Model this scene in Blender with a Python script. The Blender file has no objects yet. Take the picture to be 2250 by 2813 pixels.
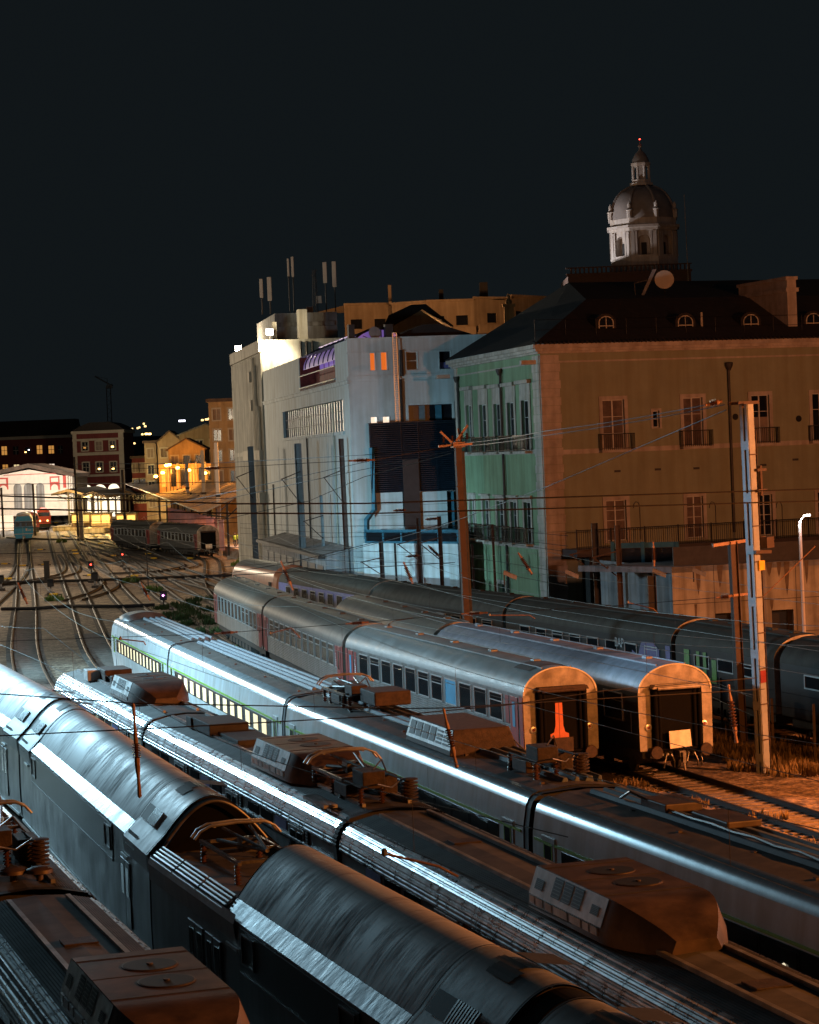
import bpy, math, random
from mathutils import Vector
RND = random.Random(11)
SC = bpy.context.scene
COL = SC.collection
PI = math.pi

# ------------------------------------------------------------------ camera (calibrated on coach sizes)
F, CAMH, CX, CY = 6400.0, 11.9, 1125.0, 1406.5
ROLL = math.radians(2.3)
PITCH = math.atan((CY - 1250) / F)

def ray(px, py):
    u = (px - CX) / F; v = -(py - CY) / F
    c, s = math.cos(ROLL), math.sin(ROLL)
    x = u * c + v * s; y = -u * s + v * c
    cp, sp = math.cos(PITCH), math.sin(PITCH)
    return Vector((x, cp + y * sp, -sp + y * cp))
def at(px, py, z):
    r = ray(px, py); t = (z - CAMH) / r.z
    return Vector((r.x * t, r.y * t, z))
def atY(px, py, Y):
    r = ray(px, py); t = Y / r.y
    return Vector((r.x * t, Y, CAMH + r.z * t))

cam = bpy.data.cameras.new('camera'); co = bpy.data.objects.new('camera', cam); COL.objects.link(co)
cam.sensor_fit = 'HORIZONTAL'; cam.sensor_width = 24.0; cam.lens = F / 2250 * 24.0
cam.clip_start = 0.5; cam.clip_end = 6000
co.location = (0, 0, CAMH)
fw = Vector((0, math.cos(PITCH), -math.sin(PITCH)))
q = fw.to_track_quat('-Z', 'Y')
co.rotation_mode = 'QUATERNION'
from mathutils import Quaternion
co.rotation_quaternion = Quaternion(fw, ROLL) @ q
SC.camera = co

# ------------------------------------------------------------------ materials
MATS = {}
def mat(name, col, rough=.6, metal=0., var=.25, scale=3., bump=0., bscale=None, emit=None, estr=0., stretch=None, spec=.5, streak=0., rvar=0.):
    if name in MATS: return MATS[name]
    m = bpy.data.materials.new(name); m.use_nodes = True
    nt = m.node_tree; N = nt.nodes; L = nt.links
    b = N['Principled BSDF']
    b.inputs['Roughness'].default_value = rough; b.inputs['Metallic'].default_value = metal
    b.inputs['Specular IOR Level'].default_value = spec
    tc = N.new('ShaderNodeTexCoord'); mp = N.new('ShaderNodeMapping')
    L.new(tc.outputs['Object'], mp.inputs['Vector'])
    if stretch: mp.inputs['Scale'].default_value = stretch
    nz = N.new('ShaderNodeTexNoise'); nz.inputs['Scale'].default_value = scale; nz.inputs['Detail'].default_value = 6
    nz.inputs['Roughness'].default_value = .65
    L.new(mp.outputs[0], nz.inputs['Vector'])
    cr = N.new('ShaderNodeValToRGB'); L.new(nz.outputs['Fac'], cr.inputs['Fac'])
    lo = [max(0, c * (1 - var)) for c in col] + [1]; hi = [min(1, c * (1 + var)) for c in col] + [1]
    cr.color_ramp.elements[0].color = lo; cr.color_ramp.elements[1].color = hi
    cr.color_ramp.elements[0].position = .32; cr.color_ramp.elements[1].position = .68
    out = cr.outputs['Color']
    if streak:   # vertical rain streaks of dirt on a wall
        m2 = N.new('ShaderNodeMapping'); m2.inputs['Scale'].default_value = (1.6, 1.6, .12); L.new(tc.outputs['Object'], m2.inputs['Vector'])
        n2 = N.new('ShaderNodeTexNoise'); n2.inputs['Scale'].default_value = 1.3; n2.inputs['Detail'].default_value = 7; L.new(m2.outputs[0], n2.inputs['Vector'])
        c2 = N.new('ShaderNodeValToRGB'); L.new(n2.outputs['Fac'], c2.inputs['Fac'])
        c2.color_ramp.elements[0].position = .36; c2.color_ramp.elements[1].position = .6
        d = 1 - streak; c2.color_ramp.elements[0].color = (d, d * .95, d * .88, 1); c2.color_ramp.elements[1].color = (1, 1, 1, 1)
        mx = N.new('ShaderNodeMix'); mx.data_type = 'RGBA'; mx.blend_type = 'MULTIPLY'; mx.inputs[0].default_value = 1
        L.new(out, mx.inputs[6]); L.new(c2.outputs['Color'], mx.inputs[7]); out = mx.outputs[2]
    L.new(out, b.inputs['Base Color'])
    if rvar:
        mr = N.new('ShaderNodeMapRange'); L.new(nz.outputs['Fac'], mr.inputs['Value'])
        mr.inputs['From Min'].default_value = .3; mr.inputs['From Max'].default_value = .7
        mr.inputs['To Min'].default_value = max(.05, rough - rvar); mr.inputs['To Max'].default_value = min(1, rough + rvar)
        L.new(mr.outputs[0], b.inputs['Roughness'])
    if bump:
        n3 = N.new('ShaderNodeTexNoise'); n3.inputs['Scale'].default_value = bscale or scale * 4; n3.inputs['Detail'].default_value = 4
        L.new(mp.outputs[0], n3.inputs['Vector'])
        bp = N.new('ShaderNodeBump'); bp.inputs['Strength'].default_value = bump; bp.inputs['Distance'].default_value = .05
        L.new(n3.outputs['Fac'], bp.inputs['Height']); L.new(bp.outputs[0], b.inputs['Normal'])
    if emit:
        b.inputs['Emission Color'].default_value = list(emit) + [1]; b.inputs['Emission Strength'].default_value = estr
    MATS[name] = m; return m

M = {}
def dm(k, *a, **kw): M[k] = mat(k, *a, **kw)
# trains
dm('steel_corr', (.45, .46, .47), .33, .85, .4, 1.6, rvar=.16, stretch=(1, 1.8, 1))
dm('steel_side', (.42, .42, .42), .42, .7, .25, 2., streak=.35)
dm('coach_side', (.15, .15, .148), .45, .35, .2, 2., streak=.4)
dm('coach_roof', (.165, .165, .16), .5, .25, .28, 1.4, rvar=.08)
dm('coach_roof_dark', (.055, .053, .045), .6, .1, .35, 1.4)
dm('coach_roof_darker', (.035, .034, .028), .75, 0, .35, 1.4, spec=.25)  # darkest of the coach roof tones
dm('coach_roof_violet', (.19, .18, .205), .5, .25, .3, 1.6)
dm('coach_end', (.30, .27, .23), .45, .2, .45, 2.2, bump=.12, bscale=3, streak=.4)
dm('coach_rim_lit', (.62, .58, .5), .3, .4, .2, 3.)  # paler than the end wall: grazing lamp light put into the colour
dm('red_paint', (.22, .03, .027), .45, 0, .25, 3.)
dm('black_rubber', (.018, .018, .018), .7, 0, .3, 6.)
dm('dark_under', (.022, .02, .018), .75, .1, .5, 4.)
dm('window_dark', (.012, .014, .016), .12, 0, .2, 1., spec=.6)
dm('blind_blue', (.03, .2, .33), .5, 0, .2, 2.)
dm('alu_frame', (.6, .62, .62), .35, .8, .1, 5.)
dm('white_plate', (.72, .66, .55), .4, .1, .15, 5., streak=.2)
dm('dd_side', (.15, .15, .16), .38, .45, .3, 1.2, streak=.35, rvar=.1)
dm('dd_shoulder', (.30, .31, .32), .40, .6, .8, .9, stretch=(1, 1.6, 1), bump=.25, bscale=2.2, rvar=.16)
dm('dd_window', (.012, .018, .021), .35, .0, .3, .9, spec=.3)
dm('emu_roof', (.085, .08, .075), .75, 0, .4, 1.3, spec=.25)
dm('emu_band', (.10, .07, .06), .45, .1, .3, 2., streak=.3)
dm('roof_box', (.085, .058, .046), .5, .2, .5, 1.5, bump=.05, streak=.3)
dm('roof_box_panel', (.66, .66, .66), .42, .3, .3, 2.5, streak=.3)
dm('grille', (.02, .02, .022), .6, .3, .3, 20)
dm('rust', (.046, .029, .021), .75, .2, .5, 6., bump=.2)
dm('pant_steel', (.16, .15, .14), .4, .7, .4, 6.)
dm('insul_brown', (.075, .035, .025), .25, 0, .3, 8.)
dm('white_car', (.62, .66, .68), .3, .1, .1, 1.2, streak=.18)
dm('white_roof', (.10, .09, .083), .6, .1, .35, 1.8)
dm('white_edge', (.5, .54, .56), .24, .5, .2, 2.)
dm('conduit', (.11, .135, .16), .65, 0., .3, 3.)
dm('green_stripe', (.22, .42, .03), .5, 0, .1, 4.)
dm('lit_pane', (.8, .7, .45), .5, 0, .15, 3., emit=(1, .76, .40), estr=.8)
dm('lamp_shade', (.8, .75, .6), .5, 0, .05, 3., emit=(1, .86, .58), estr=1.0)
dm('graf_violet', (.10, .085, .22), .5, 0, .3, 2.)
dm('graf_green', (.07, .2, .03), .5, 0, .3, 2.)
dm('graf_white', (.5, .5, .5), .5, 0, .2, 2.)
dm('void', (.004, .004, .004), .9, 0, .2, 4., spec=.1)
dm('navy_side', (.012, .018, .021), .35, .1, .3, 1.5)
dm('lilac_side', (.15, .14, .33), .5, 0, .2, 2.)
dm('orange_paint', (.55, .13, .05), .45, 0, .2, 2.)
dm('blue_paint', (.01, .36, .68), .4, 0, .15, 2.)
dm('blue_tarp', (.02, .09, .35), .5, 0, .2, 2.)
# track + ground
dm('rail_steel', (.022, .017, .014), .6, .1, .4, 3., spec=.25)
dm('rail_side', (.02, .015, .012), .8, 0, .4, 3.)
dm('sleeper', (.12, .10, .085), .85, 0, .35, 3., bump=.3)
dm('yellow_box', (.6, .38, .02), .5, 0, .2, 4.)
dm('weed', (.05, .085, .02), .8, 0, .5, 1.5)
dm('dry_grass', (.16, .11, .045), .85, 0, .5, 1.2)
# buildings
dm('green_wall', (.25, .35, .205), .8, 0, .12, .7, streak=.22, bump=.08, bscale=8)
dm('yellow_lit_wall', (.30, .30, .2), .85, 0, .1, .6, streak=.12, bump=.08, bscale=8)  # same paint as the green side; sodium light put into the colour
dm('stone', (.50, .42, .36), .8, 0, .2, 1.2, bump=.12, streak=.25)
dm('roof_tile', (.022, .016, .014), .85, 0, .4, 2., bump=.3, bscale=10)
dm('iron', (.02, .018, .016), .5, .5, .3, 4.)
dm('pipe', (.055, .045, .04), .6, .2, .3, 3.)
dm('white_wall', (.58, .63, .64), .8, 0, .1, .5, streak=.22, bump=.06, bscale=6)
dm('concrete_pale', (.50, .47, .40), .85, 0, .18, .6, streak=.4, bump=.1, bscale=5)
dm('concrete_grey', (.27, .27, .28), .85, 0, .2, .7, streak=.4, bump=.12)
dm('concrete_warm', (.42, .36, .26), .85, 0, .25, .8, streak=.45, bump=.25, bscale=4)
dm('louvre', (.012, .022, .036), .45, .2, .3, 3.)
dm('brown_panel', (.045, .03, .028), .55, .1, .2, 2.)
dm('steel_blue', (.05, .16, .22), .45, .2, .25, 2.)
dm('glass_band', (.035, .04, .045), .4, 0, .35, 1.2, streak=.4)
dm('glass_dark', (.012, .013, .016), .15, 0, .3, 1., spec=.6)
dm('sash', (.62, .58, .53), .6, 0, .1, 3.)
dm('curtained_glass', (.15, .10, .08), .35, 0, .35, 2.5, streak=.3)
dm('shutter', (.27, .20, .155), .7, 0, .15, 3.)
dm('red_wall', (.22, .035, .02), .8, 0, .5, 1.6)
dm('violet_glow', (.3, .22, .5), .5, 0, .2, .8, emit=(.42, .24, .85), estr=.30)
dm('violet_dim', (.3, .22, .5), .5, 0, .2, .8, emit=(.36, .22, .62), estr=.22)
dm('orange_lit', (.6, .2, .05), .6, 0, .3, 1.5, emit=(1, .20, .025), estr=.62)
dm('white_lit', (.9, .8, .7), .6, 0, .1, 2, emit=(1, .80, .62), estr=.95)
dm('far_orange', (.40, .30, .20), .85, 0, .15, .4, streak=.2)
dm('maroon', (.17, .032, .03), .85, 0, .15, .5, streak=.15)
dm('trim_pale', (.48, .42, .33), .8, 0, .12, 1.)
dm('station_white', (.75, .68, .62), .8, 0, .1, 1.)
dm('station_red', (.5, .07, .06), .7, 0, .1, 1.)
dm('hall_lit', (.9, .8, .6), .6, 0, .3, .3, emit=(1, .85, .62), estr=1.6)
dm('win_warm', (.6, .35, .12), .6, 0, .5, 1.5, emit=(1, .45, .10), estr=.5)
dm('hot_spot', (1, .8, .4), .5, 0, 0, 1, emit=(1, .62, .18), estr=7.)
dm('hot_white', (1, 1, 1), .5, 0, 0, 1, emit=(1, .93, .80), estr=60.)
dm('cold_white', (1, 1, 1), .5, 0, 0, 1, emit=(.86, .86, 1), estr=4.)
dm('sodium', (1, .6, .1), .5, 0, 0, 1, emit=(1, .42, .055), estr=45.)
dm('red_led', (1, .1, .05), .5, 0, 0, 1, emit=(1, .05, .03), estr=9.)
dm('pink_led', (1, .2, .8), .5, 0, 0, 1, emit=(1, .22, .85), estr=12.)
dm('town_dot', (1, .8, .4), .5, 0, 0, 1, emit=(1, .66, .26), estr=2.6)
dm('canopy_tin', (.42, .34, .27), .6, .1, .25, .5, stretch=(6, 1, 1))
dm('old_tile', (.10, .07, .055), .9, 0, .4, 1., bump=.2)
dm('ochre', (.45, .31, .16), .85, 0, .2, .6, streak=.2)
dm('mast_paint', (.26, .28, .29), .6, .15, .15, 3.)
dm('mast_rust', (.06, .036, .027), .7, .1, .25, 3.)
dm('mast_dark', (.035, .03, .028), .7, .2, .3, 3.)
dm('wire', (.012, .011, .011), .5, .4, .2, 3.)
dm('wire_bright', (.20, .21, .19), .35, .6, .2, 3.)
dm('clamp', (.24, .13, .075), .5, .2, .3, 8.)
dm('dome_stone', (.55, .52, .50), .8, 0, .15, .25, streak=.2)
dm('dome_roof', (.26, .24, .235), .75, 0, .25, .35)
dm('hivis', (.45, .62, .04), .6, 0, .1, 4., emit=(.5, .75, .05), estr=.08)
dm('cloth_dark', (.03, .03, .04), .8, 0, .2, 4.)
dm('skin', (.45, .27, .2), .6, 0, .1, 4.)
dm('platform', (.52, .49, .48), .8, 0, .2, 1.)
dm('antenna', (.42, .36, .32), .7, 0, .1, 2.)
dm('hill', (.012, .013, .014), .95, 0, .4, .02)
dm('tree_leaf', (.035, .045, .025), .8, 0, .5, .6)

# ------------------------------------------------------------------ mesh builder
class MB:
    def __init__(s): s.v = []; s.f = []; s.mi = []; s.c = 0
    def add(s, vs, fs):
        o = len(s.v); s.v += [tuple(p) for p in vs]
        for f in fs: s.f.append([o + i for i in f]); s.mi.append(s.c)
        return s
    def hexa(s, p):
        return s.add(p, [(0, 3, 2, 1), (4, 5, 6, 7), (0, 1, 5, 4), (1, 2, 6, 5), (2, 3, 7, 6), (3, 0, 4, 7)])
    def box(s, x0, x1, y0, y1, z0, z1):
        return s.hexa([(x0, y0, z0), (x1, y0, z0), (x1, y1, z0), (x0, y1, z0), (x0, y0, z1), (x1, y0, z1), (x1, y1, z1), (x0, y1, z1)])
    def quad(s, a, b, c, d): return s.add([a, b, c, d], [(0, 1, 2, 3)])
    def bar(s, p0, p1, w, h=None):
        h = h or w; p0 = Vector(p0); p1 = Vector(p1); d = (p1 - p0).normalized()
        u = d.cross(Vector((0, 0, 1)))
        if u.length < 1e-3: u = Vector((1, 0, 0))
        u.normalize(); n = u.cross(d)
        o = [(-u * w - n * h) * .5, (u * w - n * h) * .5, (u * w + n * h) * .5, (-u * w + n * h) * .5]
        return s.hexa([p0 + o[0], p0 + o[1], p0 + o[2], p0 + o[3], p1 + o[0], p1 + o[1], p1 + o[2], p1 + o[3]])
    def lathe(s, prof, p0, axis, n=12):      # prof: (radius, distance along axis)
        p0 = Vector(p0); d = Vector(axis).normalized()
        u = d.cross(Vector((0, 0, 1)))
        if u.length < 1e-3: u = Vector((1, 0, 0))
        u.normalize(); w = d.cross(u)
        vs = []; fs = []
        for r, t in prof:
            for k in range(n):
                a = 2 * PI * k / n; vs.append(p0 + d * t + (u * math.cos(a) + w * math.sin(a)) * r)
        m = len(prof)
        for i in range(m - 1):
            for k in range(n):
                k2 = (k + 1) % n; fs.append((i * n + k, i * n + k2, (i + 1) * n + k2, (i + 1) * n + k))
        fs.append(tuple(range(n))[::-1]); fs.append(tuple((m - 1) * n + k for k in range(n)))
        return s.add(vs, fs)
    def tube(s, p0, p1, r, n=8, r2=None):
        p0 = Vector(p0); p1 = Vector(p1)
        return s.lathe([(r, 0), (r if r2 is None else r2, (p1 - p0).length)], p0, p1 - p0, n)
    def path(s, pts, r, n=5):
        pts = [Vector(p) for p in pts]; vs = []; fs = []
        for i, p in enumerate(pts):
            d = (pts[min(i + 1, len(pts) - 1)] - pts[max(i - 1, 0)]).normalized()
            u = d.cross(Vector((0, 0, 1)))
            if u.length < 1e-3: u = Vector((1, 0, 0))
            u.normalize(); w = d.cross(u)
            for k in range(n):
                a = 2 * PI * k / n; vs.append(p + (u * math.cos(a) + w * math.sin(a)) * r)
        for i in range(len(pts) - 1):
            for k in range(n):
                k2 = (k + 1) % n; fs.append((i * n + k, i * n + k2, (i + 1) * n + k2, (i + 1) * n + k))
        return s.add(vs, fs)
    def loft(s, prof, ys, shift=None):       # open strip of an (x, z) profile run along local Y
        vs = []; fs = []; n = len(prof)
        for j, y in enumerate(ys):
            k = shift[j] if shift else 1.
            for x, z in prof: vs.append((x * k, y, z))
        for j in range(len(ys) - 1):
            for i in range(n - 1):
                a = j * n + i; fs.append((a, a + n, a + n + 1, a + 1))
        return s.add(vs, fs)
    def cap(s, prof, y): return s.add([(x, y, z) for x, z in prof], [tuple(range(len(prof)))])
    def prism(s, pts, h0, h1, ax='z'):
        def P(a, b, h): return (a, b, h) if ax == 'z' else ((a, h, b) if ax == 'y' else (h, a, b))
        n = len(pts); vs = [P(a, b, h0) for a, b in pts] + [P(a, b, h1) for a, b in pts]
        fs = [tuple(range(n))[::-1], tuple(range(n, 2 * n))] + [(i, (i + 1) % n, n + (i + 1) % n, n + i) for i in range(n)]
        return s.add(vs, fs)
    def split(s, name, m, parent=None, **k):      # every loose piece becomes a part of its own
        up = list(range(len(s.v)))
        def find(a):
            while up[a] != a: up[a] = up[up[a]]; a = up[a]
            return a
        for f in s.f:
            r = find(f[0])
            for i in f[1:]: up[find(i)] = r
        groups = {}
        for f in s.f: groups.setdefault(find(f[0]), []).append(f)
        o = None
        for fs in groups.values():
            ids = sorted({i for f in fs for i in f}); ix = {a: b for b, a in enumerate(ids)}
            b = MB(); b.add([s.v[i] for i in ids], [[ix[i] for i in f] for f in fs]); o = b.build(name, m, parent, **k)
        return o
    def build(s, name, m, parent=None, smooth=False, bevel=0., angle=35):
        me = bpy.data.meshes.new(name); me.from_pydata(s.v, [], s.f); me.update()
        for x in (m if isinstance(m, (list, tuple)) else [m]): me.materials.append(M[x] if isinstance(x, str) else x)
        me.polygons.foreach_set('material_index', s.mi)
        o = bpy.data.objects.new(name, me); COL.objects.link(o)
        if parent is not None: o.parent = parent
        import bmesh
        bm = bmesh.new(); bm.from_mesh(me); bmesh.ops.recalc_face_normals(bm, faces=bm.faces); bm.to_mesh(me); bm.free()
        if smooth:
            me.polygons.foreach_set('use_smooth', [True] * len(me.polygons))
            me.set_sharp_from_angle(angle=math.radians(angle))
        if bevel:
            b = o.modifiers.new('edge', 'BEVEL'); b.width = bevel; b.segments = 2; b.limit_method = 'ANGLE'
        return o

def tag(o, label, cat, group=None, kind=None):
    if label: o['label'] = label
    if cat: o['category'] = cat
    if group: o['group'] = group
    if kind: o['kind'] = kind
    return o
def thing(name, label, cat, loc=(0, 0, 0), rz=0., group=None):
    o = bpy.data.objects.new(name, None); COL.objects.link(o); o.empty_display_size = .3
    o.location = loc; o.rotation_euler = (0, 0, rz)
    return tag(o, label, cat, group)
def structure(o, label, cat):
    return tag(o, label, cat, None, 'structure')
def dup(root, loc, rz, label=None):
    r = root.copy(); COL.objects.link(r); r.location = loc; r.rotation_euler = (0, 0, rz)
    if label: r['label'] = label
    for ch in list(root.children):
        c = ch.copy(); COL.objects.link(c); c.parent = r
        for g in list(ch.children):
            d = g.copy(); COL.objects.link(d); d.parent = c
    return r
def arc(x0, z0, x1, z1, n, p=1.):  # quarter ellipse from (x0,z0) vertical tangent to (x1,z1)
    return [(x0 + (x1 - x0) * (1 - math.cos(i / n * PI / 2) ** p), z0 + (z1 - z0) * math.sin(i / n * PI / 2) ** p) for i in range(n + 1)]
def mirror(pr): return pr + [(-x, z) for x, z in reversed(pr) if abs(x) > 1e-6]
def ridge(p0, p1, pitch, dep, nrm):   # corrugated straight run from p0 to p1, ridges pushed along nrm
    L = math.hypot(p1[0] - p0[0], p1[1] - p0[1]); n = max(2, round(L / pitch)); out = []
    for i in range(n):
        for t, h in ((0, 0), (.22, 1), (.62, 1), (.84, 0)):
            k = (i + t) / n
            out.append((p0[0] + (p1[0] - p0[0]) * k + nrm[0] * dep * h, p0[1] + (p1[1] - p0[1]) * k + nrm[1] * dep * h))
    out.append(p1); return out
def text(body, size, m, parent, name='lettering', ext=.005):
    cu = bpy.data.curves.new(name, 'FONT'); cu.body = body; cu.size = size; cu.extrude = ext; cu.align_x = 'CENTER'; cu.align_y = 'CENTER'
    t = bpy.data.objects.new(name, cu); COL.objects.link(t)
    bpy.context.view_layer.update()
    me = bpy.data.meshes.new_from_object(t); bpy.data.objects.remove(t); me.materials.append(M[m])
    o = bpy.data.objects.new(name, me); COL.objects.link(o); o.parent = parent
    return o
# ------------------------------------------------------------------ rolling stock
def place(pn, pf, side=0.):
    d = Vector((pf[0] - pn[0], pf[1] - pn[1], 0)); L = d.length; d.normalize()
    r = Vector((d.y, -d.x, 0))
    o = Vector((pn[0], pn[1], 0)) + r * side
    return o, math.atan2(-d.x, d.y), L

def ring(mb, x, y0, y1, z0, z1, w, t, s):   # rectangular frame standing proud of a side wall at x, outward sign s
    xa, xb = (x, x + s * t)
    lo, hi = min(xa, xb), max(xa, xb)
    mb.box(lo, hi, y0 - w, y0, z0 - w, z1 + w); mb.box(lo, hi, y1, y1 + w, z0 - w, z1 + w)
    mb.box(lo, hi, y0, y1, z0 - w, z0); mb.box(lo, hi, y0, y1, z1, z1 + w)

def underframe(t, L, z=1.0, w=1.2):
    b = MB().box(-w, w, .5, L - .5, .62, z)
    for k in range(7):
        y = L * .28 + k * L * .065; b.box(-w - .05, w + .05, y, y + L * .045, .28, .62)
    b.build('underframe', 'dark_under', t)
    for yc in (3.4, L - 3.4):
        g = MB().box(-1.05, 1.05, yc - 1.7, yc + 1.7, .35, .6)
        for s in (-1, 1):
            for dy in (-1.25, 1.25):
                g.lathe([(.46, 0), (.46, .13)], (s * .835 - .065, yc + dy, .46), (1, 0, 0), 14)
                g.lathe([(.13, 0), (.1, .3)], (s * .95, yc + dy, .46), (s, 0, 0), 8)
        g.build('bogie', 'dark_under', t)

def side_window(t, y, w, z0, z1, x, s, pane='window_dark', frame='alu_frame', vent=True, fw=.05):
    f = MB(); ring(f, x, y, y + w, z0, z1, fw, .03, s)
    if vent: f.box(min(x, x + s * .028), max(x, x + s * .028), y, y + w, z1 - (z1 - z0) * .3, z1 - (z1 - z0) * .3 + .035)
    o = f.build('window', frame, t)
    MB().box(min(x, x + s * .012), max(x, x + s * .012), y, y + w, z0, z1).build('pane', pane, o)
    return o

# ---- hauled passenger coach
def coach(label, pn, pf, roof='coach_roof', side='coach_side', corr=True, group=None, windows=11, wz=(2.0, 2.93), door='red_paint', end='plain', pane='window_dark', zc=3.1, za=4.08, special=None, vent=(0, 4, 5, 9), fold=True):
    o, rz, L = place(pn, pf); L -= .55
    d = Vector((-math.sin(rz), math.cos(rz), 0)); o = o + d * .27
    t = thing('passenger_coach', label, 'train coach', o, rz, group)
    lower = [(-1.38, 1.0)] + (ridge((-1.41, 1.03), (-1.41, 1.93), .09, .02, (-1, 0)) if corr else [(-1.41, 1.03), (-1.41, 1.93)]) + [(-1.42, 1.96), (-1.42, zc)]
    full = mirror(lower)
    b = MB()
    b.loft(lower, [0, L]); b.loft([(-x, z) for x, z in reversed(lower)], [0, L])
    b.build('body_side', side, t)
    rp = mirror(arc(-1.42, zc, 0, za, 12, 1.0)[:])
    r = MB(); ys = [0, L]
    r.loft(rp, ys)
    for x in (-.55, .55): r.box(x - .02, x + .02, .3, L - .3, za - .085, za - .03)
    r.build('roof', roof, t, smooth=True, angle=30)
    simple = [(-1.4, 1.0), (-1.42, zc)] + arc(-1.42, zc, 0, za, 12)[1:]
    simple = mirror(simple)
    MB().cap(simple, L).split('end_wall', side, t)
    # near end wall
    e = MB(); e.cap(simple, 0.0); e.split('end_wall', 'coach_end', t)
    if end:
        e = MB(); n = len(simple)
        outer = simple[1:-1]
        inn = [(x * .955, zc + (z - zc) * .955 if z > zc else z) for x, z in outer]
        vs = [(x, -.03, z) for x, z in outer] + [(x, -.03, z) for x, z in inn] + [(x, .03, z) for x, z in outer]
        k = len(outer); e.add(vs, [(i, i + 1, k + i + 1, k + i) for i in range(k - 1)] + [(i, i + 1, 2 * k + i + 1, 2 * k + i) for i in range(k - 1)])
        e.build('end_rim', 'coach_rim_lit', t)
        g = MB()
        g.box(-.9, .92, -.32, -.02, 1.02, 1.08)
        for x in (-.84, .86): g.tube((x, -.2, 1.05), (x, -.2, 3.2), .085, 10); g.tube((x * .8, -.14, 1.05), (x * .8, -.14, 3.15), .07, 10); g.box(x - .1, x + .1, -.14, -.012, 1.05, 3.25)
        g.box(-.9, .92, -.14, -.012, 2.98, 3.28)
        g.build('gangway_bellows', 'void', t, smooth=True)
        h = MB(); h.prism([(-.98, 3.24), (-.9, 3.38), (.92, 3.38), (1.0, 3.24)], -.36, -.02, 'y'); h.tube((-.8, -.36, 3.24), (.82, -.36, 3.24), .06, 10)
        h.build('gangway_hood', 'rust' if end != 'plate' else 'coach_end', t)
        MB().box(-.62, .64, -.10, -.015, 1.08, 3.0).build('end_door', 'void', t)
        if end == 'door':
            m = MB()
            m.prism([(-.46, 1.52), (.24, 1.52), (.24, 1.66), (.10, 1.72), (.04, 1.95), (.02, 2.78), (-.24, 2.78), (-.26, 1.95), (-.32, 1.72), (-.46, 1.66)], -.125, -.10, 'y')
            m.build('door_panel', 'orange_paint', t)
            MB().box(-.118, -.105, -.13, -.126, 1.52, 2.78).build('door_seam', 'black_rubber', t)
        p = MB()
        if end == 'door': p.box(-.44, .30, -.42, -.38, 1.04, 1.56); pm = 'rust'
        else: p.hexa([(-.42, -.40, 1.08), (.42, -.40, 1.12), (.42, -.36, 1.12), (-.42, -.36, 1.08), (-.42, -.34, 1.70), (.40, -.34, 1.72), (.40, -.30, 1.72), (-.42, -.30, 1.70)]); pm = 'white_plate'
        p.build('gangway_plate', pm, t, bevel=.01)
        for x in (-1.06, 1.08):
            l = MB().lathe([(.13, 0), (.13, .04), (.085, .05), (.07, .03)], (x, -.0, 1.84), (0, -1, 0), 16)
            lo = l.build('tail_lamp', 'alu_frame', t, smooth=True)
            MB().lathe([(.065, 0), (.05, .045)], (x, -.01, 1.84), (0, -1, 0), 12).build('lens', 'red_paint', lo, smooth=True)
        bf = MB().box(-1.35, 1.35, -.05, .3, .75, 1.0)
        bf.build('buffer_beam', 'dark_under', t)
        for x in (-.95, .95):
            MB().lathe([(.1, 0), (.1, .35), (.24, .38), (.22, .44)], (x, -.05, .98), (0, -1, 0), 14).build('buffer', 'rust', t, smooth=True)
        c = MB().box(-.12, .12, -.55, -.05, .78, 1.0); c.box(-.06, .06, -.7, -.5, .6, .95); c.tube((0, -.62, .65), (.02, -.66, .32), .04)
        c.build('coupling_hook', 'pant_steel', t)
        for x, dx in ((-.5, -.12), (-.36, .1), (.34, -.1), (.52, .12), (.75, .05)):
            MB().path([(x, -.06, .95), (x + dx * .3, -.32, .88), (x + dx, -.38, .6), (x + dx * 1.2, -.3, .4)], .028, 6).build('brake_hose', 'pant_steel', t, smooth=True)
        for x in (-.62, -.42, .15, .36, .6): MB().lathe([(.05, 0), (.06, .05), (.03, .1)], (x, -.1, .86), (0, -1, 0), 8).build('hose_cock', 'alu_frame', t)
    underframe(t, L)
    if door:
        for y in (.55, L - 1.45):
            dd = MB().box(-1.45, -1.42, y, y + .9, 1.05, 3.0); dob = dd.build('door', door, t, bevel=.01)
            MB().box(-1.462, -1.45, y + .3, y + .6, 1.9, 2.8).split('door_window', 'blind_blue' if special == 'blue' else 'window_dark', dob)
        for y in (1.62, L - 2.02): MB().box(-1.437, -1.42, y, y + .4, 1.97, 2.98).split('red_panel', door, t)
        MB().box(-1.44, -1.42, .02, .4, 1.2, 3.05).box(-1.44, -1.42, L - .4, L - .02, 1.2, 3.05).split('corner_panel', door, t)
    if windows:
        y0, y1 = (2.25, L - 2.3) if door else (1.4, L - 1.4)
        st = (y1 - y0) / windows
        for i in range(windows):
            side_window(t, y0 + i * st + .17, st - .5 if corr else st - 1.0, wz[0], wz[1], -1.42, -1, 'blind_blue' if special == 'blue' and i == 3 else pane, vent=(i in vent))
    # roof ventilators
    for k in range(5):
        y = L * (k + .5) / 5; v = MB().box(-.14, .14, y - .2, y + .2, za - .02, za + .07); v.build('roof_vent', roof, t, bevel=.02)
    if end == 'door':
        MB().loft([(x * 1.01, z + .02) for x, z in rp if z > 3.85], [.8, 2.6]).build('roof_patch', 'rust', t)
    return t, L

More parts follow.
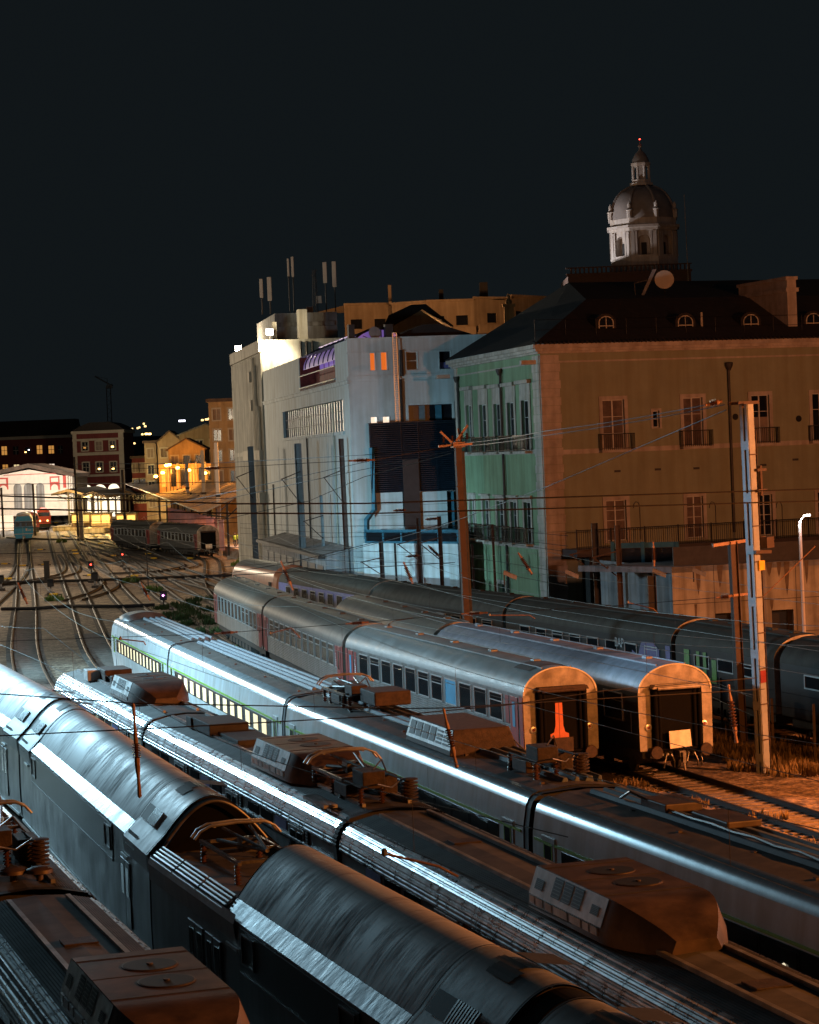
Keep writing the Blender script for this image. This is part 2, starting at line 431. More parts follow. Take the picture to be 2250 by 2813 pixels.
T5 = [(5.23, 83.5), (-1.95, 109.0), (-7.35, 134.6), (-12.25, 159.6)]
c1, L1 = coach('silver coach with a red door end, orange-lit end wall and one blue window blind', T5[0], T5[1], end='door', special='blue', group='silver and red coaches')
c2, L2 = coach('silver coach with broken-looking window reflections, middle of the silver and red rake', T5[1], T5[2], roof='coach_roof_dark', group='silver and red coaches', vent=range(11), end=None)
c3, L3 = coach('silver coach farthest up its rake, its far end beside the weeds', T5[2], T5[3], roof='coach_roof_dark', group='silver and red coaches', vent=(2, 3), end=None)
for tt, LL in ((c1, L1), (c2, L2)):
    for y in ((LL - 2.0,) if tt is c1 else (1.62, LL - 2.0)):
        g = text('2', .34, 'graf_white', tt, 'class_number'); g.location = (-1.445, y + .2, 2.5); g.rotation_euler = (PI / 2, 0, -PI / 2)
        gg = MB()
        for k in range(5): gg.box(-1.446, -1.438, y + .1, y + .26, 2.3 - k * .09, 2.35 - k * .09)
        gg.build('class_marking', 'graf_white', tt)
T6 = [(9.3, 82.9), (2.15, 107.6), (-3.1, 132.6)]
coach('grey coach with a glowing orange end wall and a white gangway plate', T6[0], T6[1], roof='coach_roof_violet', side='navy_side', corr=False, windows=8, door=None, end='plate', group='dark coaches on the second siding')
coach('olive-roofed dark coach coupled behind the coach with the white gangway plate', T6[1], T6[2], roof='coach_roof_dark', side='navy_side', corr=False, windows=8, door=None, end=None, group='dark coaches on the second siding')
T7 = [(18.6, 82.6), (15.7, 92.7), (12.8, 103.4), (6.15, 124.4), (-1.35, 145.6), (-8.4, 169.2)]
W7 = dict(side='navy_side', corr=False, door=None, roof='coach_roof_darker', group='dark coaches under the retaining wall', za=4.1)
coach('dark coach cropped by the photo edge, under the concrete wall', T7[0], T7[1], windows=3, end=None, wz=(2.3, 2.75), **W7)
a, _ = coach('short dark coach with green graffiti behind the tall mast', T7[1], T7[2], windows=3, end=None, wz=(2.3, 2.75), **W7)
gm = MB(); L = 10.2
for y0, y1 in ((8.9, 9.5), (7.75, 8.1), (7.0, 7.35)): gm.box(-1.445, -1.42, y0, y1, 1.7, 2.95)
gm.box(-1.445, -1.42, 5.9, 6.4, 1.7, 2.7); gm.box(-1.445, -1.42, 6.5, 6.8, 1.65, 1.9)
gm.split('graffiti', 'graf_green', a)
b7, _ = coach('long dark coach with violet graffiti and small pale window frames', T7[2], T7[3], windows=8, end=None, wz=(2.35, 2.75), **W7)
gm = MB()
gm.prism([(1.3, 1.4), (1.3, 2.7), (2.0, 3.0), (3.3, 2.95), (3.7, 2.3), (4.4, 2.5), (4.6, 1.5), (3.2, 1.3)], -1.445, -1.421, 'x')
gm.prism([(.1, 1.4), (.1, 2.95), (.6, 2.95), (.6, 1.4)], -1.445, -1.421, 'x')
gm.split('graffiti', 'graf_violet', b7)
gg = text('BAP', .62, 'graf_white', b7, 'graffiti_tag'); gg.location = (-1.45, 5.9, 2.72); gg.rotation_euler = (PI / 2, 0, -PI / 2)
coach('dark coach in front of the louvred building, its roof hiding the wall foot', T7[3], T7[4], windows=8, end=None, wz=(2.35, 2.75), **W7)
W7['side'] = 'lilac_side'
coach('dark-roofed coach with a lilac window side next to the orange locomotive', T7[4], T7[5], windows=9, end=None, wz=(2.2, 2.85), **W7)

# orange locomotive at the head of that rake
o, rz, L = place((-8.55, 169.7), (-13.0, 185.2))
t = thing('diesel_locomotive', 'orange locomotive with rounded windscreens at the head of the dark coaches', 'locomotive', o, rz)
pr = mirror([(-1.45, 1.0), (-1.47, 2.6), (-1.40, 3.3)] + arc(-1.40, 3.3, 0, 4.2, 8)[1:])
b = MB().loft(pr, [.9, L - .9]); b.build('body', 'orange_paint', t, smooth=True)
b = MB()
for y0, y1 in ((.9, .15), (L - .9, L - .15)):
    k = [(x * .95, min(z, 3.0) if z < 3.2 else 3.0 + (z - 3.2) * .75) for x, z in pr]
    vs = [(x, y0, z) for x, z in pr] + [(x, y1, z) for x, z in k]; n = len(pr)
    b.add(vs, [(i, i + 1, n + i + 1, n + i) for i in range(n - 1)]); b.add([(x, y1, z) for x, z in k], [tuple(range(n))])
b.split('cab', 'orange_paint', t, smooth=True)
MB().loft([(x, z + .02) for x, z in pr if z > 3.75], [1.0, L - 1.0]).build('roof_panel', 'coach_roof', t, smooth=True)
for s in (-1, 1):
    w = MB(); w.hexa([(s * .12, .1, 2.55), (s * 1.15, .1, 2.5), (s * 1.15, .05, 2.5), (s * .12, .05, 2.55), (s * .12, .42, 3.35), (s * 1.1, .42, 3.25), (s * 1.1, .36, 3.25), (s * .12, .36, 3.35)])
    w.split('windscreen', 'window_dark', t)
    MB().box(-1.50, -1.465, 1.3 if s < 0 else L - 2.2, 2.2 if s < 0 else L - 1.3, 2.2, 3.0).build('cab_window', 'window_dark', t)
underframe(t, L)

# ---- double-deck multiple unit (rounded roof, sloped shoulder)
DDS = (-1.47, 3.18); DDT = (-1.18, 3.43)
def dd_car(label, pn, pf, side=0., well=0., far_end=2.7, near_end=3.2, panel=True):
    o, rz, L = place(pn, pf, side); L -= .7
    d = Vector((-math.sin(rz), math.cos(rz), 0)); o = o + d * .35
    t = thing('double_deck_coach', label, 'train coach', o, rz, 'double-deck coaches')
    sp = [(-1.40, .55), (-1.47, .75), (-1.49, 1.7), DDS]
    b = MB(); b.loft(sp, [0, L]); b.loft([(-x, z) for x, z in sp][::-1], [0, L]); b.build('body_side', 'dd_side', t)
        # flatten the arc a little so it reads as one barrel
    top = [(-1.18 + 1.18 * i / 14, 3.43 + .93 * math.sin(PI / 2 * (i / 14)) ** .97) for i in range(15)]
    rp = mirror(top)
    ye = L - well
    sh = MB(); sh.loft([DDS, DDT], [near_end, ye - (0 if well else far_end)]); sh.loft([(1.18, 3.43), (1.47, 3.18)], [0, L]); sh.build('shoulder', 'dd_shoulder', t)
    # main barrel roof with fine transverse ribs
    y0, y1 = near_end, ye - (0 if well else far_end)
    ys = []; sc = []; y = y0
    while y < y1:
        ys += [y, y + .06]; sc += [1, 1.0012]; y += .12
    r = MB(); vs = []; n = len(rp)
    for yy, k in zip(ys, sc):
        for x, z in rp: vs.append((x * k, yy, z * k))
    r.add(vs, [(j * n + i, j * n + n + i, j * n + n + i + 1, j * n + i + 1) for j in range(len(ys) - 1) for i in range(n - 1)])
    r.build('barrel_roof', M_DD, t, smooth=True, angle=60)
    # smooth end sections
    def section(ya, yb, name='end_roof'):
        prof = [(-1.49, 2.75), (-1.52, 3.15), (-1.22, 3.455)] + [(x, z + .025) for x, z in top[1:]]
        pm = mirror(prof)
        s2 = MB().loft(pm, [ya, yb]); q2 = s2.build(name, M_DDE, t, smooth=True, angle=25)
        for yy in (ya, yb):
            k = MB(); vs = []
            for x, z in pm: vs += [(x * 1.008, yy - .03, z + .02), (x * 1.008, yy + .03, z + .02)]
            k.add(vs, [(2 * i, 2 * i + 1, 2 * i + 3, 2 * i + 2) for i in range(len(pm) - 1)]); k.split('roof_seam', 'black_rubber', t)
        mid = ya + (yb - ya)
        # openings + louvres on the left side
        a0 = yb - 1.05
        def on(i, off): return (top[i][0] - off * .55, top[i][1] + off)
        v = MB()
        v.add([(on(1, .05)[0], a0, on(1, .05)[1]), (on(4, .05)[0], a0, on(4, .05)[1]), (on(4, .05)[0], a0 + .8, on(4, .05)[1]), (on(1, .05)[0], a0 + .8, on(1, .05)[1])], [(0, 1, 2, 3)])
        v.add([(-1.528, a0 - .45, 3.0), (-1.40, a0 - .45, 3.32), (-1.40, a0 + .85, 3.32), (-1.528, a0 + .85, 3.0)], [(0, 1, 2, 3)])
        v.build('vent_opening', 'grille', t)
        l = MB()
        for k in range(9):
            yy = a0 - .12 - k * .11
            for i in range(1, 4): l.bar((on(i, .06)[0], yy, on(i, .06)[1]), (on(i + 1, .06)[0], yy, on(i + 1, .06)[1]), .05, .04)
        l.build('vent_louvre', 'alu_frame', t)
        p = MB()
        for i0, i1, dy in ((9, 12, 0), (12, 14, .25)):
            for i in range(i0, i1): p.add([(top[i][0], a0 - .9 + dy, top[i][1] + .045), (top[i + 1][0], a0 - .95 + dy, top[i + 1][1] + .045), (top[i + 1][0], a0 + .05 + dy, top[i + 1][1] + .045), (top[i][0], a0 + .0 + dy, top[i][1] + .045)], [(0, 1, 2, 3)])
        p.add([(.1, a0 - .75, 4.47), (.72, a0 - .7, 4.36), (.72, a0 + .15, 4.36), (.1, a0 + .1, 4.47)], [(0, 1, 2, 3)])
        p.build('roof_hatch', 'black_rubber', t)
    section(.02, near_end)
    if not well: section(L - far_end, L - .02)
    body = mirror(sp + [DDT] + top[1:])
    MB().cap(body, 0.0).split('end_wall', 'dark_under', t)
    if well:
        wb = [(x, min(z, 3.3)) for x, z in body]
        MB().cap(wb, L).split('end_wall', 'dark_under', t)
        w = MB(); w.box(-1.4, 1.4, ye, L, 3.22, 3.28); w.build('well_floor', 'emu_roof', t)
        MB().cap([(-1.45, 3.25)] + rp + [(1.45, 3.25)], ye + .01).build('bulkhead', 'coach_roof_dark', t)
        s3 = MB(); s3.loft([(-1.49, 2.75), (-1.53, 3.12), (-1.47, 3.3)], [ye - 1.0, L]); s3.loft([(-1.18, 3.43), (-1.16, 3.3)], [ye, L]); s3.build('side_fairing', M_DDE, t)
        lv = MB()
        for k in range(5):
            f = k / 4; x = -1.47 + .27 * f; z = 3.25 + .21 * f
            for ya, yb in ((ye + .05, ye + (L - ye) * .33), (ye + (L - ye) * .35, ye + (L - ye) * .66), (ye + (L - ye) * .68, L - .1)):
                lv.hexa([(x - .025, ya, z - .015), (x + .014, ya, z + .010), (x + .014, yb, z + .010), (x - .025, yb, z - .015), (x - .022, ya, z + .01), (x + .011, ya, z + .026), (x + .011, yb, z + .026), (x - .022, yb, z + .01)])
        lv.build('side_louvre', 'alu_frame', t)
        MB().path([(x, L - .08, z + .02) for x, z in rp], .035, 8).build('hoop', 'dd_side', t, smooth=True)
        pantograph(t, (ye + L) / 2 + .3, 3.28, 2.1)
    else:
        MB().cap(body, L).split('end_wall', 'dark_under', t)
    if panel:
        a, bb = near_end + 1.9, L - far_end - .3 if not well else ye - 1.3
        k = MB().box(-1.502, -1.478, a, bb, 2.28, 3.12); po = k.build('upper_window_band', 'dd_window', t)
        MB().box(-1.515, -1.48, a, bb, 2.22, 2.275).build('band_trim', 'dd_side', t)
        for y in (a + .25, bb - 1.05):
            f = MB(); ring(f, -1.5, y, y + .8, 2.5, 3.0, .04, .03, -1); f.build('window_frame', 'dd_side', po)
        for y in ((near_end - .6,) if not well else (near_end - .6, ye + .2, ye + 1.7)):
            dd = MB().box(-1.515, -1.48, y, y + .62, .95, 2.55).box(-1.515, -1.48, y + .66, y + 1.28, .95, 2.55); do = dd.build('door', 'dd_side', t, bevel=.015)
            MB().box(-1.522, -1.516, y + .15, y + .5, 1.7, 2.4).box(-1.522, -1.516, y + .8, y + 1.14, 1.7, 2.4).split('door_window', 'window_dark', do)
        for y in (near_end - .4, ye - 1.2 if well else L - far_end + .4):
            MB().box(-1.53, -1.49, y, y + .9, 2.62, 2.68).split('step_rail', 'alu_frame', t)
    MB().box(-1.52, -1.47, .2, L - .2, .62, .70).build('skirt_edge', 'steel_side', t)
    underframe(t, L, .6, 1.2)
    # rubber bellows to the next car
    be = [(x * .985, z - .015) for x, z in body]; MB().loft(be, [-.62, 0]).cap([(x * .97, z - .03) for x, z in body], -.60).build('gangway_bellows', 'void', t)
    return t

def insul(mb_parts, t, p, h, r=.075, n=6, name='insulator'):
    prof = [(.035, 0)]
    for i in range(n):
        z = h * (i + .3) / n; prof += [(.04, z - h * .1 / n), (r, z), (r * .95, z + h * .12 / n), (.04, z + h * .42 / n)]
    prof += [(.035, h)]
    return MB().lathe(prof, p, (0, 0, 1), 10).build(name, 'insul_brown', t, smooth=True)

def pantograph(t, yc, z, half=1.9, w=.62):
    for x in (-w, w):
        for y in (yc - half * .7, yc + half * .7): insul(None, t, (x, y, z), .42, .08)
    f = MB()
    for x in (-w, w): f.bar((x, yc - half * .8, z + .45), (x, yc + half * .8, z + .45), .08, .07)
    for y in (yc - half * .7, yc, yc + half * .7): f.bar((-w, y, z + .45), (w, y, z + .45), .08, .07)
    f.build('pantograph_base', 'pant_steel', t)
    a = MB(); a.tube((-.35, yc + half * .6, z + .5), (0, yc - half * .75, z + .66), .045); a.tube((.35, yc + half * .6, z + .5), (0, yc - half * .75, z + .66), .045)
    a.tube((0, yc - half * .75, z + .66), (-.3, yc + half * .45, z + .8), .035); a.tube((0, yc - half * .75, z + .66), (.3, yc + half * .45, z + .8), .035)
    a.box(-.2, .12, yc - .3, yc + .15, z + .45, z + .72)
    a.build('pantograph_arm', 'pant_steel', t)
    h = MB()
    for dy in (0, .32):
        y = yc + half * .4 + dy
        h.path([(-.95, y, z + .62), (-.82, y, z + .78), (-.6, y, z + .88), (0, y, z + .91), (.6, y, z + .88), (.82, y, z + .78), (.95, y, z + .62)], .03, 6)
    for x in (-.5, .5): h.bar((x, yc + half * .4, z + .86), (x, yc + half * .4 + .32, z + .86), .05)
    h.build('pantograph_head', 'steel_side', t, smooth=True)

# special procedural roofs: streaky grime that runs round the barrel
def dd_material(name, base, dirt):
    m = bpy.data.materials.new(name); m.use_nodes = True; nt = m.node_tree; N = nt.nodes; L = nt.links
    b = N['Principled BSDF']; tc = N.new('ShaderNodeTexCoord')
    mp = N.new('ShaderNodeMapping'); mp.inputs['Scale'].default_value = (.75, 4.5, .75); L.new(tc.outputs['Object'], mp.inputs['Vector'])
    n1 = N.new('ShaderNodeTexNoise'); n1.inputs['Scale'].default_value = 1.1; n1.inputs['Detail'].default_value = 9; n1.inputs['Roughness'].default_value = .72; n1.inputs['Distortion'].default_value = .6
    L.new(mp.outputs[0], n1.inputs['Vector'])
    n2 = N.new('ShaderNodeTexNoise'); n2.inputs['Scale'].default_value = .5; n2.inputs['Detail'].default_value = 3; L.new(tc.outputs['Object'], n2.inputs['Vector'])
    ad = N.new('ShaderNodeMath'); ad.operation = 'MULTIPLY_ADD'; ad.inputs[1].default_value = .75; L.new(n2.outputs['Fac'], ad.inputs[0]); L.new(n1.outputs['Fac'], ad.inputs[2])
    cr = N.new('ShaderNodeValToRGB'); L.new(ad.outputs[0], cr.inputs['Fac'])
    e = cr.color_ramp.elements; e[0].position = .60; e[0].color = [c * .22 for c in base] + [1]; e[1].position = .92; e[1].color = list(base) + [1]
    k = cr.color_ramp.elements.new(.71); k.color = [c * .62 for c in base] + [1]
    L.new(cr.outputs['Color'], b.inputs['Base Color'])
    mr = N.new('ShaderNodeMapRange'); mr.inputs['From Min'].default_value = .62; mr.inputs['From Max'].default_value = .95; mr.inputs['To Min'].default_value = .8; mr.inputs['To Max'].default_value = .5
    L.new(ad.outputs[0], mr.inputs['Value']); L.new(mr.outputs[0], b.inputs['Roughness'])
    b.inputs['Metallic'].default_value = .15
    M[name] = m; return name
M_DD = dd_material('dd_roof', (.37, .365, .36), .2)
M_DDE = mat('dd_end_roof', (.22, .225, .23), .5, .3, .3, 1.5, stretch=(1, 2.5, 1), rvar=.1); M['dd_end_roof'] = M_DDE; M_DDE = 'dd_end_roof'

dd_car('double-deck coach with a sunken pantograph well at its far end', (1.95, 32.2), (-4.75, 52.1), well=6.6, near_end=2.9)
dd_car('double-deck coach whose sloped shoulder shines bright, coupled beyond the pantograph well', (-4.75, 52.2), (-11.65, 75.7), side=.1)
dd_car('double-deck coach farthest along, leaving the photo at its left edge', (-11.65, 75.9), (-19.2, 99.4), side=.1)
dd_car('double-deck coach nearest to the camera, cut by the bottom edge', (9.6, 9.5), (1.95, 32.0), panel=False)

# ---- stainless suburban multiple unit: corrugated shoulder, flat roof with boxes
def emu_profile():
    sh = [(-1.45, 2.62)]
    pts = [(-1.46, 2.98), (-1.44, 3.16), (-1.36, 3.36), (-1.22, 3.52), (-1.04, 3.63)]
    out = []
    for a, b in zip(pts[:-1], pts[1:]):
        dx, dz = b[0] - a[0], b[1] - a[1]; l = math.hypot(dx, dz)
        out += ridge(a, b, .10, .022, (-dz / l, dx / l))[:-1]
    return out + [pts[-1]]
def emu_car(label, pn, pf, side=0., box=None, box_lit=True, rib=True, group='corrugated suburban cars', bandmat='emu_band'):
    o, rz, L = place(pn, pf, side); L -= .6
    d = Vector((-math.sin(rz), math.cos(rz), 0)); o = o + d * .3
    t = thing('suburban_train_car', label, 'train car', o, rz, group)
    low = [(-1.38, .95), (-1.43, 1.1), (-1.44, 2.58)]
    b = MB(); b.loft(low, [0, L]); b.loft([(-x, z) for x, z in low][::-1], [0, L]); b.build('body_side', 'steel_side', t)
    for s in (-1, 1):
        MB().box(min(s * 1.5, s * 1.40), max(s * 1.5, s * 1.40), .1, L - .1, 2.58, 2.66).build('sill_rail', 'steel_corr', t, bevel=.015)
        MB().box(min(s * 1.43, s * 1.36), max(s * 1.43, s * 1.36), .05, L - .05, 2.66, 2.98).build('window_band', bandmat, t)
    ep = emu_profile()
    s2 = MB(); s2.loft(ep, [0, L]); s2.loft([(-x, z) for x, z in ep][::-1], [0, L]); s2.build('corrugated_shoulder', 'steel_corr', t)
    rp = ridge((-1.04, 3.63), (-.56, 3.74), .055, .010, (0, 1)) + [(-.55, 3.74), (0, 3.78), (.55, 3.74)] + ridge((.56, 3.74), (1.04, 3.63), .055, .010, (0, 1))
    MB().loft(rp, [0, L]).build('roof', 'emu_roof', t)
    if rib:
        for x in (-.56, .56): MB().box(x - .045, x + .045, .4, L - .4, 3.74, 3.82).build('roof_rib', 'steel_side', t)
    prof = mirror(low + ep + [(-.55, 3.74), (0, 3.78)])
    MB().cap(prof, 0).cap(prof, L).split('end_wall', 'dark_under', t)
    MB().loft([(x * 1.004, z + .006) for x, z in prof], [-.30, -.02]).build('gangway_bellows', 'black_rubber', t)
    k = 0
    for y in (2.6, 9.5, 16.4):
        if y + 1.6 > L: continue
        dd = MB().box(-1.475, -1.44, y, y + 1.5, 1.05, 2.95); do = dd.build('door', 'steel_corr', t, bevel=.02)
        MB().box(-1.483, -1.476, y + .2, y + .68, 2.2, 2.85).box(-1.483, -1.476, y + .82, y + 1.3, 2.2, 2.85).split('door_window', 'window_dark', do)
        MB().box(-1.46, -1.42, y - .34, y - .12, 2.64, 2.98).build('door_pocket', 'black_rubber', t)
        g = MB()
        for j in range(4): g.box(-1.475, -1.46, y - .30, y - .16, 2.68 + j * .075, 2.715 + j * .075)
        g.split('step_louvre', 'steel_corr', t)
    y = 4.4; i = 0
    while y < L - 2:
        if not any(abs(y + .6 - (yy + .75)) < 1.5 for yy in (2.6, 9.5, 16.4)):
            MB().box(-1.447, -1.43, y, y + 1.15, 2.70, 2.94).build('window', 'window_dark' if i % 3 else 'lilac_side', t)
        y += 1.45; i += 1
    for yy in (L * .22, L * .52, L * .8):
        MB().box(-.3, .3, yy, yy + .55, 3.765, 3.80).build('roof_hatch', 'rust', t, bevel=.01)
    underframe(t, L, .95)
    if box: roof_box(t, *box)
    return t, L
def roof_box(t, y0, y1, nose=1.55):
    zb, zt = 3.72, 4.44
    b = MB()
    # tapered prism: wide foot, narrower lid, rounded long nose towards the camera
    sec = [(-1.06, zb), (-1.04, zb + .24), (-.86, zt)]
    def ringp(y, k, h): return [(x * k, y, zb + (z - zb) * h) for x, z in sec] + [(-x * k, y, zb + (z - zb) * h) for x, z in reversed(sec)]
    rows = [ringp(y1 + .28, .9, .35), ringp(y1, 1, 1), ringp(y0, 1, 1)]
    for i in range(1, 8):
        f = i / 7; rows.append(ringp(y0 - nose * f, math.cos(f * 1.15), .35 + .65 * math.cos(f * PI / 2) ** .8))
    n = len(rows[0]); vs = [p for r in rows for p in r]
    b.add(vs, [(j * n + i, j * n + i + 1, j * n + n + i + 1, j * n + n + i) for j in range(len(rows) - 1) for i in range(n - 1)])
    b.add(rows[0], [tuple(range(n))]); b.add(rows[-1], [tuple(range(n))])
    o = b.build('air_conditioning_box', 'roof_box', t, smooth=True, angle=28)
    ln = y1 - y0
    def face(ya, yb, f0, f1, off):      # panel on the sloped left face, f runs up the slope
        A = Vector((-1.04, 0, zb + .24)); B = Vector((-.86, 0, zt)); nrm = Vector((-.5, 0, .18)).normalized() * off
        p0 = A.lerp(B, f0) + nrm; p1 = A.lerp(B, f1) + nrm
        return [(p0.x, ya, p0.z), (p0.x, yb, p0.z), (p1.x, yb, p1.z), (p1.x, ya, p1.z)]
    f = MB(); f.quad(*face(y0, y1, .02, .98, .012)); f.build('side_panel', 'roof_box_panel', o)
    for ya, yb, f0, f1 in ((.07, .17, .30, .62), (.30, .42, .22, .92), (.44, .56, .22, .92), (.58, .70, .22, .92), (.83, .94, .25, .62)):
        g = MB(); a0, a1 = y0 + ln * ya, y0 + ln * yb
        g.quad(*face(a0, a1, f0, f1, .02)); go = g.build('grille', 'grille', o)
        s = MB(); nn = 6
        for k in range(nn):
            q = face(a0, a1, f0 + (f1 - f0) * (k + .3) / nn, f0 + (f1 - f0) * (k + .55) / nn, .03); s.quad(*q)
        s.build('grille_slat', 'pant_steel', go)
    p = MB()
    for ya, yb in ((.03, .12), (.14, .22), (.25, .40), (.43, .62), (.65, .74), (.78, .88), (.90, .97)):
        a0, a1 = y0 + ln * ya, y0 + ln * yb; x = -1.075
        p.box(x, x + .05, a0, a1, zb + .10, zb + .235)
    p.build('lower_cover', 'roof_box_panel', o)
    for yc in (y0 + ln * .33, y0 + ln * .68):
        fn = MB().lathe([(.425, 0), (.425, .016), (.40, .018), (.40, .008)], (.12, yc, zt - .005), (0, 0, 1), 24); fo = fn.build('fan_ring', 'roof_box', o, smooth=True)
        MB().lathe([(.40, 0), (.40, .012)], (.12, yc, zt + .004), (0, 0, 1), 24).build('fan_opening', 'grille', fo)
        MB().lathe([(.05, 0), (.05, .02)], (.12, yc, zt + .018), (0, 0, 1), 10).build('fan_hub', 'roof_box', fo)
    s = MB()
    for yy in (y0 + ln * .5, y1 - .35, y0 + .3): s.box(-.855, .855, yy - .012, yy + .012, zt - .004, zt + .008)
    s.split('lid_seam', 'black_rubber', o)

def roof_gear(t, y0, y1, z=3.74, rich=True):   # switchgear, busbars, coil stack
    g = MB()
    g.box(-.45, .1, y0 + .4, y0 + 1.3, z + .35, z + .75); g.box(.25, .7, y1 - 1.2, y1 - .2, z + .05, z + .5); g.box(-.7, -.3, y1 - 1.6, y1 - .5, z + .1, z + .4)
    g.bar((-.6, y0, z + .45), (-.6, y1, z + .45), .05); g.bar((.5, y0, z + .55), (.5, y1, z + .5), .05)
    g.build('switchgear', 'rust', t, bevel=.02)
    for x, y, h in ((-.6, y0 + .1, .45), (-.6, y1 - .1, .45), (.5, y0 + .15, .5), (.5, y1 - .15, .5), (-.05, y0 + .2, .4), (.1, y1 - .5, .55)):
        insul(None, t, (x, y, z), h, .085)
    st = MB(); pr = []
    for i in range(7): zz = i * .085; pr += [(.11, zz), (.21, zz + .02), (.21, zz + .045), (.11, zz + .06)]
    st.lathe(pr, (.62, y0 + .2, z), (0, 0, 1), 14); st.build('coil_stack', 'rust', t, smooth=True)
    c = MB(); c.path([(-.6, y0, z + .47), (-.3, y0 - .3, z + .55), (.1, y0 - .1, z + .42), (.5, y0 + .3, z + .56)], .02); c.path([(-.45, y1, z + .75), (-.1, y1 + .5, z + .5), (.4, y1 + .9, z + .1)], .022); c.path([(-.2, y0 + .4, z + .8), (.2, y0 + 1.0, z + .95), (.5, y0 + 1.6, z + .55)], .02)
    c.build('cable', 'pant_steel', t)

n3, _ = emu_car('corrugated suburban car nearest the camera with a big brown roof box', (7.1, 28.9), (-.3, 53.5), -.3, box=(9.9, 13.4))
m3, _ = emu_car('corrugated suburban car with the brightest shoulder glare and a coil stack on its roof', (-.3, 53.7), (-7.3, 75.95), -.3, box=(5.9, 9.5))
roof_gear(m3, .4, 3.0); pantograph(m3, 3.3, 3.74, 1.7)
MB().box(-.7, .5, 16.2, 18.6, 3.76, 4.12).box(-.5, .6, 13.4, 16.0, 3.76, 3.92).box(-.75, -.35, 18.6, 19.3, 3.76, 4.1).split('resistor_box', 'dark_under', m3, bevel=.02)
lg = MB().box(-1.32, -.98, 1.2, 3.1, 3.66, 3.74); lg.build('roof_step', 'steel_side', m3)
f3, _ = emu_car('corrugated suburban end car at the far end of its train, lilac graffiti on its side', (-7.3, 76.1), (-13, 94.7), -.3, box=(4.4, 7.9), bandmat='ochre')
MB().box(-.95, -.45, 13.6, 14.5, 3.74, 4.15).build('air_intake', 'roof_box_panel', f3, bevel=.02)
MB().box(-.45, .6, 12.6, 14.4, 3.74, 4.2).box(-.3, .4, 12.0, 12.6, 3.74, 4.0).box(-.2, .3, 14.4, 15.0, 3.74, 4.05).split('equipment_case', 'rust', f3, bevel=.03)
MB().box(-1.465, -1.44, 11.0, 17.0, 2.2, 2.95).split('graffiti', 'lilac_side', f3)
L = 18.9
cb = MB(); pr = mirror([(-1.45, .95), (-1.45, 2.98), (-1.2, 3.52), (-1.0, 3.62), (0, 3.78)])
rows = [[(x * k, L + dy, z if z < 2 else 2 + (z - 2) * k) for x, z in pr] for dy, k in ((0, 1), (.5, .97), (.9, .86), (1.05, .72))]
n = len(pr); cb.add([p for r in rows for p in r], [(j * n + i, j * n + i + 1, j * n + n + i + 1, j * n + n + i) for j in range(3) for i in range(n - 1)]); cb.add(rows[-1], [tuple(range(n))])
cb.build('cab_front', 'trim_pale', f3, smooth=True); MB().loft([(x * 1.01, z + .02) for x, z in pr[1:-1]], [L - .2, L + .05]).build('cab_rim', 'black_rubber', f3)
MB().box(-1.52, -1.3, L + .1, L + .4, 2.1, 3.0).build('mirror', 'red_paint', f3)
n1, _ = emu_car('dark ribbed suburban car in the bottom corner with twin roof fans', (0, 20), (-8, 44.5), .48, box=(12.6, 16.0))
m1, _ = emu_car('dark suburban car at the left edge carrying a pantograph and mushroom vents', (-8.1, 44.8), (-15.5, 68.5), .48, box=(12.0, 15.4))
pantograph(m1, 5.2, 3.74, 1.7); roof_gear(m1, 2.4, 4.2)
for x, y in ((-.15, .9), (.35, .75)):
    MB().lathe([(.07, 0), (.07, .16), (.27, .18), (.26, .25), (.15, .30)], (x, y, 3.74), (0, 0, 1), 16).build('mushroom_vent', 'roof_box', m1, smooth=True)

